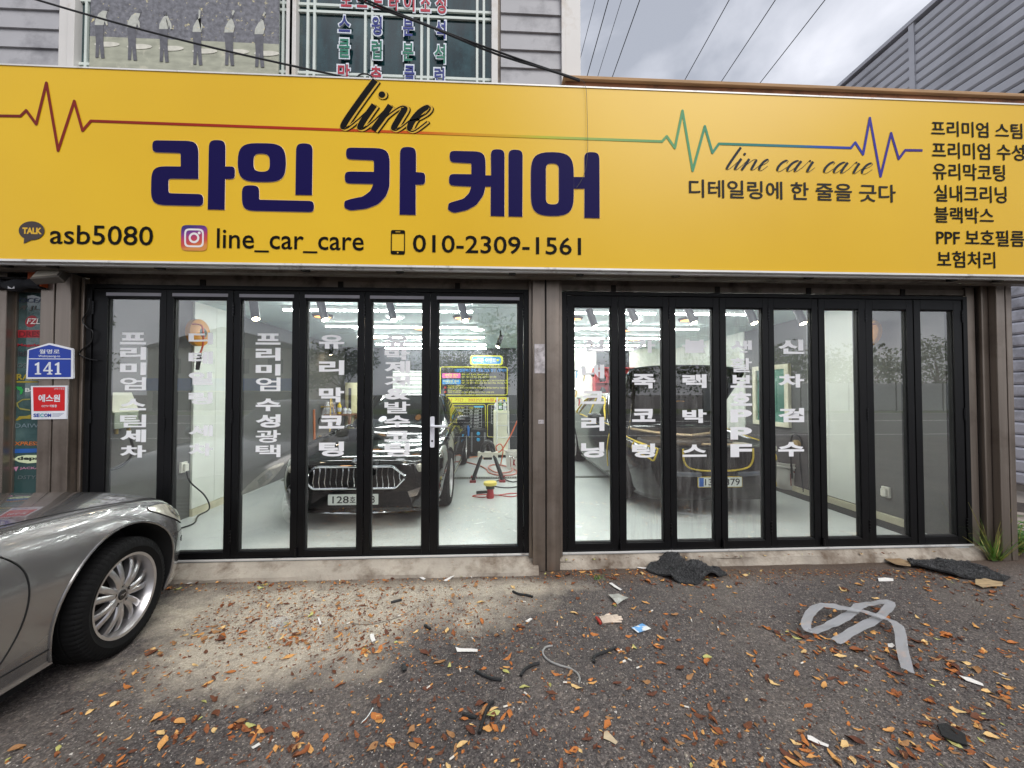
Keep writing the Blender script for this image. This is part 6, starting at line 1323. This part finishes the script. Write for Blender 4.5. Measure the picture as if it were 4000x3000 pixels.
for lab, fn, pts in [('long white paper strip leaning by the grey car tyre', S8, [(1105, 785), (1130, 785), (1180, 715), (1160, 715)]), ('folded white paper piece near the grey car', S8, [(1180, 725), (1245, 702), (1252, 720), (1195, 733)]), ('white paper flap below the folded piece near the grey car', S8, [(1165, 758), (1230, 735), (1222, 750), (1185, 762)]), ('small white chip near the left sill', S8, [(1210, 800), (1255, 783), (1255, 792), (1215, 803)]), ('white oval scrap at the foot of the left sill', S8, [(1488, 745), (1530, 735), (1545, 742), (1510, 757)]),
                     ('white ribbon beside the long rubber strip', K1, [(1002, 342), (1020, 340), (1055, 368), (1040, 374)]), ('white tab beside the rubber strip at the sill', K1, [(1020, 345), (1042, 318), (1050, 328), (1032, 352)]), ('curved white sliver right of the rubber strips', K1, [(1150, 375), (1205, 345), (1210, 352), (1165, 378)]), ('crumpled white tissue in the sandy patch', K1, [(752, 670), (772, 662), (785, 700), (765, 708), (755, 690)]), ('thin white strip on the sandy patch', K1, [(470, 582), (480, 580), (492, 610), (482, 614)]),
                     ('white tag in the middle of the asphalt', K1, [(1215, 740), (1260, 745), (1335, 758), (1335, 770), (1225, 760)]), ('white strip at the bottom left of the asphalt', K1, [(112, 1280), (155, 1252), (163, 1262), (122, 1292)]), ('white sliver right of the grey cable litter', K1, [(2045, 392), (2060, 390), (2115, 425), (2105, 432)]), ('small white shred by the black strips', K1, [(1592, 600), (1620, 580), (1632, 590), (1605, 608)]),
                     ('white rectangle on the asphalt left of the right mat', K2, [(1422, 225), (1505, 225), (1508, 240), (1428, 240)]), ('bent white paper standing at the right sill', K2, [(1105, 112), (1120, 110), (1158, 130), (1155, 140), (1120, 128)]), ('white plastic strip low on the right asphalt', K2, [(1042, 1080), (1068, 1085), (1158, 1130), (1155, 1142), (1045, 1100)]), ('white paper at the left edge of the left mat', K2, [(112, 135), (165, 130), (178, 175), (125, 170)]), ('white round scrap under the clear plastic strip', K2, [(1475, 578), (1500, 575), (1515, 590), (1500, 600), (1480, 595)]), ('pale shredded paper at the right of the asphalt', K2, [(1860, 755), (1920, 768), (1990, 800), (1995, 810), (1900, 780)])]:
    scrap('paper_scrap', lab, 'paper', [fn(*p) for p in pts], M_paper, grp=WS)
scrap('plastic_sheet', 'grey translucent plastic square left of the glove', 'plastic', [K1(*p) for p in [(2040, 462), (2095, 448), (2150, 478), (2090, 505)]], mat('plastic_grey', '#a3a39c', .3, var=.2, scale=14), curl=.03)
scrap('flyer', 'small blue and white flyer near the work glove', 'flyer', [K2(*p) for p in [(92, 497), (150, 470), (198, 498), (128, 522)]], mat('flyer_blue', '#5f9bd0', .5, var=.5, scale=9, dirt='#dfe0dd', dscale=10, dlo=.5, dhi=.55), curl=.012)
scrap('cardboard_piece', 'pale cardboard piece at the lower right of centre', 'cardboard', [K1(*p) for p in [(2018, 1195), (2035, 1188), (2092, 1250), (2080, 1262), (2015, 1230)]], mat('cardboard', '#b7a68a', .8, var=.2, scale=15))
scrap('wood_chip', 'flat pale wood piece beside the right mat', 'wood', [K2(*p) for p in [(1950, 240), (2000, 235), (2100, 255), (2095, 275), (1990, 285), (1950, 265)]], mat('wood_pale', '#a8916f', .8, var=.3, scale=8, stretch=(1, 6, 6)), h=.02)
scrap('bark_piece', 'ragged brown bark piece left of the right mat', 'wood', [K2(*p) for p in [(1425, 115), (1480, 112), (1600, 150), (1600, 175), (1520, 165)]], mat('bark', '#8a7357', .85, var=.35, scale=10), h=.03)
scrap('black_sole', 'black ribbed rubber piece at the lower right', 'rubber', [K2(*p) for p in [(1745, 1020), (1790, 1015), (1895, 1085), (1905, 1135), (1850, 1120), (1770, 1085)]], M_rub, h=.012, th=.008)
scrap('black_clip', 'small black plastic clip in the middle of the asphalt', 'clip', [K1(*p) for p in [(925, 845), (945, 835), (952, 868), (930, 872)]], M_rub, h=.02, th=.012)
scrap('yellow_wrapper', 'yellow wrapper on the right mat', 'wrapper', [K2(*p) for p in [(1538, 110), (1560, 105), (1590, 122), (1545, 125)]], mat('wrapper_yellow', '#d9c21f', .4), h=.05, curl=.02)
# red bottle cap on the sill, cigarette ends
q = aty(1452, 2204, -.08); t = tag(MB().lathe([(0, .012), (.018, .012), (.02, 0), (.017, 0), (.015, .008), (0, .008)], 18, c=(0, 0, 0)).build('drink_lid', mat('cap_red2', '#c23a22', .4), smooth=True), 'red bottle cap lying on the left sill', 'bottle cap'); q = atz(1452, 2204, -.05); t.location = (q.x, q.y, -.052); t.rotation_euler = (.5, 0, 0)
M_cig = mat('cigarette_paper', '#dcd6cc', .7); M_filt = mat('cigarette_filter', '#c08a4e', .7)
cg = thing('cigarette_end', 'cigarette end dropped on the asphalt', 'cigarette', (0, 0, 0), 0, 'cigarette ends'); MB().cyl((-.016, 0, .004), (.006, 0, .004), .004, 8).build('paper', M_cig, cg); MB().cyl((.006, 0, .004), (.026, 0, .004), .0041, 8).build('filter', M_filt, cg)
cig = [K1(*p) for p in [(428, 430), (450, 520), (915, 562), (640, 603), (1585, 488), (1310, 690), (1380, 305), (1765, 607), (1610, 597), (2105, 755), (2122, 810), (2152, 800), (1812, 925), (1490, 1053), (1598, 988), (1240, 855), (1072, 948), (1200, 1330), (1300, 353), (590, 375), (480, 297)]]+[K2(*p) for p in [(200, 400), (32, 615), (78, 662), (48, 675), (130, 705), (1015, 680), (415, 448), (560, 492), (385, 918), (2085, 743)]]
for i, (x, y) in enumerate(cig):
    o = cg if i == 0 else dup(cg); o.location = gp_(x, y, .001); o.rotation_euler = (0, 0, random.random()*6.3)
# round clear tub lid on the sand
q = gp_(*K1(262, 618)); t = tag(MB().lathe([(0, .004), (.045, .004), (.052, .012), (.058, .03), (.062, .032), (.063, .03)], 28).build('tub_lid', mat('clear_plastic', '#c9cbc8', .15, var=.2, alpha=.35), smooth=True), 'clear round plastic tub on the sandy patch', 'tub'); t.location = q; t.rotation_euler = (.08, -.05, 0)
# work glove lying flat, five fingers
q = gp_(*K1(2050, 588)); gl_ = MB(); gl_.v = []
gb = bmesh.new(); 
def blob(pts, rs):
    mbx = MB().tube(spline(pts, 4), [rs[0]+(rs[1]-rs[0])*i/(4*(len(pts)-1)) for i in range(4*(len(pts)-1)+1)], 10); mbx.v = [(v[0], v[1], v[2]*.55) for v in mbx.v]; return mbx
gm = MB()
for pts, rs in [([(-.07, 0, .02), (-.03, 0, .024), (.02, 0, .022)], (.034, .036)), ([(.01, .026, .018), (.05, .034, .02), (.075, .036, .018)], (.0105, .009)), ([(.015, .009, .018), (.06, .012, .021), (.09, .012, .018)], (.011, .009)), ([(.015, -.009, .018), (.06, -.011, .021), (.086, -.012, .018)], (.011, .009)), ([(.008, -.027, .018), (.045, -.034, .019), (.066, -.037, .016)], (.010, .0085)), ([(-.03, .03, .018), (-.0, .05, .02), (.025, .058, .018)], (.011, .0095))]:
    b_ = blob(pts, rs); gm.add(b_.v, b_.f)
t = gm.build('work_glove', mat('glove_cotton', '#c9b9a8', .9, var=.25, scale=18, bump=.4, bscale=150), smooth=True); t.location = q; t.rotation_euler = (0, 0, .15); tag(t, 'dirty cream work glove with a red cuff on the asphalt', 'glove')
MB().tube([(-.085, -.034, .012), (-.087, 0, .018), (-.085, .034, .012)], .01, 8).build('cuff', mat('cuff_red', '#a83a2e', .9), t)
# black coil mats
def coil_mat(lab, outline, seed, zb=.02, fold=None):
    random.seed(seed); P = [gp_(*K2(*p)) for p in outline]; c = sum(P, Vector())/len(P)
    from mathutils.geometry import tessellate_polygon, intersect_point_tri_2d
    t = thing('coil_mat', lab, 'mat', tuple(c), 0, 'black coil mats')
    n = len(P); hf = lambda p: max(.016, zb+.05*mnoise.noise(Vector((p.x*5.1+seed, p.y*6.1, 0)))+.015*mnoise.noise(Vector((p.x*30, p.y*30, seed)))+(fold(p) if fold else 0))
    rings = []; K = 9
    for k in range(K+1):
        s = k/K; rings.append([c.lerp(P[i].lerp(P[(i+1) % n], u), s) for i in range(n) for u in (0, .25, .5, .75)])
    m_ = len(rings[0]); vs = []; fs = []
    for lay in (0, 1):
        for r_ in rings:
            for p in r_: vs.append((p.x-c.x, p.y-c.y, (hf(p) if lay == 0 else max(.002, hf(p)-.014))))
    g = lambda l, k, i: l*(K+1)*m_+k*m_+i % m_
    for k in range(K):
        for i in range(m_): fs.append((g(0, k, i), g(0, k+1, i), g(0, k+1, i+1), g(0, k, i+1))); fs.append((g(1, k, i+1), g(1, k+1, i+1), g(1, k+1, i), g(1, k, i)))
    for i in range(m_): fs.append((g(0, K, i+1), g(0, K, i), g(1, K, i), g(1, K, i+1)))
    fs = [f for f in fs]
    o = MB().add(vs, fs).build('backing', mat('mat_black', '#2b2b2c', .85, var=.6, scale=70, bump=1, bscale=90), t, smooth=True)
    lo = MB()
    for i in range(2600):
        k = random.random()**.5; e_ = random.randrange(n); p = c.lerp(P[e_].lerp(P[(e_+1) % n], random.random()), k*.98); z_ = hf(p); a_ = random.random()*6.3; r_ = .006
        lo.tube([(p.x-c.x+r_*math.cos(a_+q_), p.y-c.y+r_*math.sin(a_+q_), z_+.002+.006*math.sin(q_*1.3)) for q_ in (0, 1.3, 2.6, 3.9)], .0019, 3, cap=False)
    tag(lo.build('coil_pile', mat('coil_grey', '#4a4a4b', .5, var=.5, scale=30), t), kind='stuff')
coil_mat('crumpled black coil mat against the right sill under the second leaf', [(170, 185), (230, 130), (330, 115), (400, 100), (433, 120), (400, 150), (470, 155), (560, 175), (610, 205), (520, 235), (440, 260), (350, 250), (260, 215)], 3, .02, lambda p: .035+.05*math.sin(p.x*13+p.y*9)+.05*math.sin(p.y*24-p.x*6)*.5)
coil_mat('flat black coil mat half buried in leaves at the right end of the sill', [(1650, 95), (1690, 92), (1760, 130), (1900, 150), (2060, 195), (2140, 225), (2110, 250), (1990, 235), (1850, 225), (1720, 190), (1600, 165), (1580, 140), (1640, 130)], 8, .025)
# clear plastic strip, long and twisted
def ribbon(path, w_, name, m, th=.0012):
    P = spline([Vector(p) for p in path], 4); Lf = []; vs = []; n = len(P)
    for i, p in enumerate(P):
        d = (P[min(i+1, n-1)]-P[max(i-1, 0)]); d.z = 0; d.normalize(); nn = Vector((-d.y, d.x, 0)); tw = .35*math.sin(i*.37)
        for s in (-1, -.33, .33, 1): vs.append(p+nn*w_/2*s+Vector((0, 0, .003*math.sin(i*.9+s*2)+.003*math.sin(i*2.3+s*5)+.006*tw*s+.012)))
    k = len(vs); vs += [v-Vector((0, 0, th)) for v in vs]; fs = []
    for i in range(n-1):
        for j in range(3): a = i*4+j; fs += [(a, a+1, a+5, a+4), (a+4+k, a+5+k, a+1+k, a+k)]
    return MB().add(vs, fs).build(name, m, smooth=True)
M_clear = bpy.data.materials.new('clear_film'); M_clear.use_nodes = True; p_ = M_clear.node_tree.nodes['Principled BSDF']; p_.inputs['Base Color'].default_value = (.5, .51, .54, 1); p_.inputs['Roughness'].default_value = .28; p_.inputs['Alpha'].default_value = .42; p_.inputs['Specular IOR Level'].default_value = .8
pr_ = ribbon([gp_(*K2(x, y), z) for x, y, z in [(1195, 580, .01), (1290, 530, .02), (1400, 480, .03), (1470, 440, .05), (1490, 410, .07), (1430, 405, .06), (1330, 412, .05), (1290, 440, .04), (1200, 480, .02), (1110, 515, .015), (1050, 530, .02), (1035, 505, .04), (1060, 455, .05), (1110, 422, .06), (1200, 428, .06), (1320, 450, .06), (1440, 480, .055), (1520, 515, .05), (1545, 560, .04), (1555, 630, .02), (1585, 740, .01)]], .055, 'plastic_strip', M_clear)
tag(pr_, 'long clear plastic strip lying in a loop on the right asphalt', 'plastic strip', )

# ------------------------------------------------------------------ fallen leaves
random.seed(21)
LCOL = ['#87502f', '#b06d38', '#643c28', '#c99558', '#d4b27a', '#98704a', '#b0ae6c', '#603a2b']
LM = [mat('leaf_'+str(i), c, .65, var=.35, scale=40, spec=.3) for i, c in enumerate(LCOL)]
def leaf_geo(kind, rnd):
    nu, L_ = 6, 1.0; wd = [.46, .38, .56, .3][kind % 4]; bend = rnd.uniform(.1, 1.0); cup = rnd.uniform(-.3, .9); tw = rnd.uniform(-1.1, 1.1); vs = []; fs = []
    for i in range(nu+1):
        u = i/nu; hw = wd*math.sin(math.pi*min(1, u*.93+.035))**.8*.5*(1+.12*math.sin(i*5+kind)); th = (u-.5)*bend; x = (u-.5); z = .5*bend*(x*x)*1.3+.02
        for s in (-1, 0, 1): vs.append((x+rnd.uniform(-.03, .03), s*hw*math.cos(tw*x)*rnd.uniform(.78, 1.15)+.06*bend*math.sin(u*3), z+abs(s)*cup*hw*1.3+s*hw*math.sin(tw*x*2)+rnd.uniform(-.035, .035)))
    for i in range(nu):
        for j in range(2): a = i*3+j; fs.append((a, a+1, a+4, a+3))
    k = len(vs); vs += [(-.5, 0, .05+.16*bend), (-.5, .012, .05+.16*bend), (-.66, .03, .04), (-.66, .02, .04)]; fs.append((k, k+1, k+2, k+3))
    zmin = min(v[2] for v in vs); return [(v[0], v[1], v[2]-zmin) for v in vs], fs
rl = random.Random(5); LG = [leaf_geo(i, rl) for i in range(14)]; LMESH = {}
for gi, (v, f) in enumerate(LG):
    for mi in range(len(LM)):
        me = bpy.data.meshes.new('leaf'); me.from_pydata(v, [], f); me.materials.append(LM[mi]); me.polygons.foreach_set('use_smooth', [True]*len(f)); LMESH[gi, mi] = me
names = ['rust brown', 'orange brown', 'dark brown', 'tan', 'straw yellow', 'brown', 'yellow green', 'deep reddish brown']
spots = []
CL = [(K1(1350, 1110), 90, 26), (K1(780, 740), 75, 22), (K1(320, 690), 70, 20), (K1(110, 1180), 60, 14), (K1(350, 1270), 60, 10), (K1(1990, 345), 55, 16), (K1(810, 300), 30, 6), (K1(820, 355), 70, 14), (K1(170, 360), 60, 12), (K1(520, 370), 80, 14),
      (K2(1400, 630), 150, 42), (K2(1180, 600), 90, 18), (K2(1850, 720), 130, 26), (K2(1950, 1000), 120, 22), (K2(1700, 1080), 80, 14), (K2(1010, 1140), 50, 10), (K2(970, 520), 50, 12), (K2(1750, 560), 120, 20), (K2(1980, 270), 90, 24), (K2(1800, 245), 80, 22), (K2(500, 240), 70, 14), (K2(700, 190), 90, 12), (K2(1560, 175), 50, 12), (K2(2000, 110), 60, 18), (K2(480, 670), 40, 8), (K2(1420, 370), 80, 16), (K2(2080, 900), 90, 14), (K2(1500, 1200), 120, 14),
      ((820, 2480), 70, 16), ((600, 2560), 60, 10), ((230, 2730), 70, 12), ((720, 2840), 70, 12), ((960, 2850), 60, 10), ((1050, 2300), 90, 12), ((700, 2300), 40, 8)]
for (cx_, cy_), sg_, n in CL:
    for _ in range(n): spots.append((random.gauss(cx_, sg_*.6), random.gauss(cy_, sg_*.33)))
for _ in range(820):
    x, y = random.uniform(-60, 4060), 2235+(3080-2235)*random.random()**1.25
    if x > 2300 and random.random() < .25: spots.append((x+random.gauss(0, 30), y+random.gauss(0, 15)))
    spots.append((x, y))
leaves = []
for x, y in spots:
    if y < 2225 or y > 3100: continue
    q = gp_(x, y)
    if q.y > -.13: q.y = -.14-random.random()*.1
    if -4.1 < q.x < -2.12 and -6 < q.y < -.35: continue     # under the parked car
    sz = random.choice([.02, .026, .032, .04, .048, .056, .068])*(random.uniform(.75, 1.1)); d = (q-CAMP).length
    mi = random.choices(range(8), [5, 6, 5, 5, 3, 5, 1.2, 4])[0]
    leaves.append((sz/d, q, sz, random.randrange(14), mi, random.random()*6.3))
leaves.sort(key=lambda l: -l[0])
for k, (_, q, sz, gi, mi, rz) in enumerate(leaves[:300]):
    o = bpy.data.objects.new('fallen_leaf', LMESH[gi, mi]); COL.objects.link(o); o.location = q+Vector((0, 0, .0015)); o.scale = (sz, sz, sz); o.rotation_euler = (random.uniform(-.12, .12), random.uniform(-.12, .12), rz)
    tag(o, f'{names[mi]} fallen leaf curled on the asphalt', 'leaf', f'{names[mi]} fallen leaves')
acc = [MB() for _ in LM]
lit = MB()
def put(mb, q, sz, gi, mi, rz, tilt=(0, 0)):
    M_ = Matrix.Translation(q+Vector((0, 0, .0012)))@Matrix.Rotation(rz, 4, 'Z')@Matrix.Rotation(tilt[0], 4, 'X')@Matrix.Rotation(tilt[1], 4, 'Y')@Matrix.Scale(sz, 4); v, f = LG[gi]; mb.add([M_@Vector(p) for p in v], f, mi)
for _, q, sz, gi, mi, rz in leaves[300:]: put(lit, q, sz, gi, mi, rz)
for _ in range(6500):           # crumbs of leaf and bark, thickest in the sand and along the sill
    r_ = random.random()
    if r_ < .4: x, y = random.gauss(1300, 420), random.gauss(2400, 95)
    elif r_ < .68: x, y = random.uniform(650, 3900), 2225+abs(random.gauss(0, 24))
    else: x, y = random.uniform(-50, 4050), random.uniform(2250, 3050)
    if y < 2215: continue
    q = gp_(x, y)
    if q.y > (-.20 if q.x < .5 else -.11) or (-4.1 < q.x < -2.12 and -6 < q.y < -.35): continue
    put(lit, q, random.uniform(.006, .026), random.randrange(14), random.choice((0, 1, 2, 5, 7, 3)), random.random()*6.3)
for _ in range(60): put(lit, Vector((random.uniform(-2.1, 4.5), random.uniform(-.09, -.06), -.045)), random.uniform(.01, .035), random.randrange(14), random.randrange(8), random.random()*6.3)
o = lit.build('leaf_litter', LM); tag(o, 'scattered small brown leaf crumbs over the asphalt', 'leaf litter', kind='stuff')
gv = MB()
for _ in range(2600):
    x, y = random.uniform(-60, 4060), 2240+800*random.random(); q = gp_(x, y)
    if q.y > -.12 or (-4.1 < q.x < -2.12 and -6 < q.y < -.3): continue
    s = random.uniform(.0018, .005)*(2 if random.random() < .05 else 1); a_ = random.random()*6.3
    gv.add([q+Vector((s*math.cos(a_+k*2.1)*random.uniform(.7, 1.2), s*math.sin(a_+k*2.1)*random.uniform(.7, 1.2), .0005)) for k in range(3)]+[q+Vector((0, 0, s*.8))], [(0, 1, 3), (1, 2, 3), (2, 0, 3)], random.choice((0, 0, 1)))
tag(gv.build('grit', [mat('grit_pale', '#a39a8c', .8, var=.3), mat('grit_white', '#cfcac2', .8)]), 'pale grit and tiny stones on the asphalt', 'grit', kind='stuff')

# ------------------------------------------------------------------ weeds at the right pillar
random.seed(4)
M_gr = [mat('weed_green', '#5f8a35', .6, var=.3, scale=15), mat('weed_dry', '#a39a55', .7, var=.3, scale=15), mat('weed_dark', '#3f6b2a', .6, var=.3, scale=15)]
def weed(name, lab, base, n, hmin, hmax, spread, leafy=False):
    t = thing(name, lab, 'plant', tuple(base)); st = MB(); bl = MB()
    for i in range(n):
        a_ = random.random()*6.3; h_ = random.uniform(hmin, hmax); sp_ = random.uniform(.3, 1)*spread; r0_ = random.uniform(0, .06)
        P = [Vector((r0_*math.cos(a_*2), r0_*math.sin(a_*2)*.5, 0))]; drop = random.uniform(.2, 1)
        for k in range(1, 6): u = k/5; P.append(Vector((P[0].x+sp_*u*math.cos(a_), P[0].y+sp_*u*math.sin(a_)*.6, h_*(u*1.25-drop*.55*u*u*u))))
        if leafy:
            st.tube(P, [.0025]*6, 4)
            for k in range(1, 6):
                for s in (-1, 1, .2):
                    d = Vector((math.cos(a_+s*1.3), math.sin(a_+s*1.3), .35)); w_ = d.cross(Vector((0, 0, 1))).normalized()*.016; l_ = random.uniform(.03, .05)
                    bl.add([P[k], P[k]+d*l_*.5+w_, P[k]+d*l_, P[k]+d*l_*.5-w_], [(0, 1, 2, 3)], random.choice((0, 2)))
        else:
            w0 = random.uniform(.0018, .0042); vs = []
            for k, p in enumerate(P): nn = Vector((-math.sin(a_), math.cos(a_), 0))*w0*(1-k/5.2); vs += [p-nn, p+nn]
            bl.add(vs, [(2*k, 2*k+1, 2*k+3, 2*k+2) for k in range(5)], random.choice((0, 0, 0, 1)))
            if i % 6 == 0: st.tube([Vector((0, 0, 0)), Vector((sp_*.4*math.cos(a_), .02, h_*.8)), Vector((sp_*.8*math.cos(a_), .0, h_*1.4))], [.002, .0015, .001], 4)
    bl.build('blade' if not leafy else 'foliage', M_gr, t); st.build('stem', M_gr[1], t)
weed('grass_tuft', 'tall green and dry grass tuft at the foot of the right pillar', (4.72, -.13, GZ+.01), 90, .12, .40, .46); weed('grass_tuft', 'low grass tuft right of the sill end', gp_(3880, 2175), 60, .06, .2, .3); weed('leafy_weed', 'dark green leafy weed right of the right pillar', (5.1, .0, GZ), 40, .12, .34, .26, True); weed('leafy_weed', 'small green weed at the right frame edge', gp_(3990, 2130), 26, .08, .2, .2, True)
weed('grass_tuft', 'tiny green weed at the left end of the right sill', gp_(2345, 2262), 16, .015, .04, .07)

# ------------------------------------------------------------------ across the road, seen mirrored in the glass
M_leafA = mat('tree_leaf', '#3d5226', .7, var=.4, scale=6); M_leafB = mat('tree_leaf_light', '#5b6b33', .7, var=.4, scale=6); M_bark = mat('tree_bark', '#5a4a3d', .9, var=.3, scale=12)
def tree(lab, x, y, h_, w_, seed, n=2200):
    rd = random.Random(seed); t = thing('street_tree', lab, 'tree', (x, y, GZ), 0, 'trees across the road'); tk = MB(); tk.tube([(0, 0, 0), (.05, .03, h_*.3), (-.04, 0, h_*.62)], [.16, .12, .07], 9)
    C = []
    for i in range(15):
        a_ = rd.random()*6.3; z_ = h_*rd.uniform(.38, .92); rr = w_*.5*math.sqrt(rd.random())*(1.1-abs(z_/h_-.6)); c = Vector((rr*math.cos(a_), rr*math.sin(a_), z_)); C.append((c, w_*rd.uniform(.14, .26)))
        if i < 8: tk.tube([(0, 0, h_*.35), c*.55+Vector((0, 0, h_*.15)), c], [.06, .035, .012], 5)
    tk.build('trunk', M_bark, t, smooth=True); cr = MB()
    for i in range(n):
        c, r_ = rd.choice(C); d = Vector((rd.gauss(0, 1), rd.gauss(0, 1), rd.gauss(0, .8))).normalized()*r_*rd.random()**.4; p = c+d; a = Vector((rd.gauss(0, 1), rd.gauss(0, 1), rd.gauss(0, 1))).normalized(); b = a.orthogonal().normalized(); s = rd.uniform(.08, .2)
        cr.add([p-a*s, p+b*s*.5, p+a*s, p-b*s*.5], [(0, 1, 2, 3)], rd.choice((0, 0, 1)))
    cr.build('crown', [M_leafA, M_leafB], t)
for i, (x, y, h_, w_) in enumerate(sorted([(-33, -27, 8.0, 6), (-11.5, -26.5, 5.2, 4.5), (1.0, -27, 8.6, 7), (12, -29, 5.2, 6), (19, -29, 4.8, 6), (26, -29.5, 5.6, 7), (33, -30, 5.8, 8), (41, -30, 6.4, 8), (-4, -29, 5.5, 6)])):
    tree(f"leafy tree across the road mirrored in the glass, {['first', 'second', 'third', 'fourth', 'fifth', 'sixth', 'seventh', 'eighth', 'ninth'][i]} from the left", x, y, h_, w_, i+50)
hs = thing('house', 'pale two storey house across the road mirrored in the left door', 'building', (-22, -33, GZ)); M_hw = mat('house_wall', '#9c9890', .8, var=.1, scale=1); MB().box(-6, 6, -4, 4, 0, 5.2).build('wall', M_hw, hs); MB().prism([(-6.4, 5.2), (6.4, 5.2), (0, 6.9)], -4.3, 4.3, 'y').build('roof', mat('house_roof', '#57555a', .7), hs)
for x in (-4, -1.3, 1.4, 4.1): MB().box(x-.6, x+.6, 4.0, 4.06, 3.1, 4.3).build('window', M_dkglass, hs)
MB().box(-6.2, 6.2, 4.07, 4.2, 1.7, 2.7).build('shop_fascia', mat('fascia_blue', '#2a5aa8', .5), hs); MB().box(-5.5, 5.5, 4.0, 4.05, .1, 1.6).build('shop_glass', M_dkglass, hs)
fn = thing('site_fence', 'white sheet fence across the road mirrored in the right door', 'fence', (30, -26, GZ)); 
for i in range(14): MB().box(-13.5+i*2, -11.52+i*2, -.03, .03, .1, 2.3).build('fence_sheet', mat('fence_white', '#b9bcbc', .5, var=.08), fn)
for i in range(15): MB().box(-13.56+i*2, -13.5+i*2, .031, .09, 0, 2.4).build('post', M_darksteel, fn)
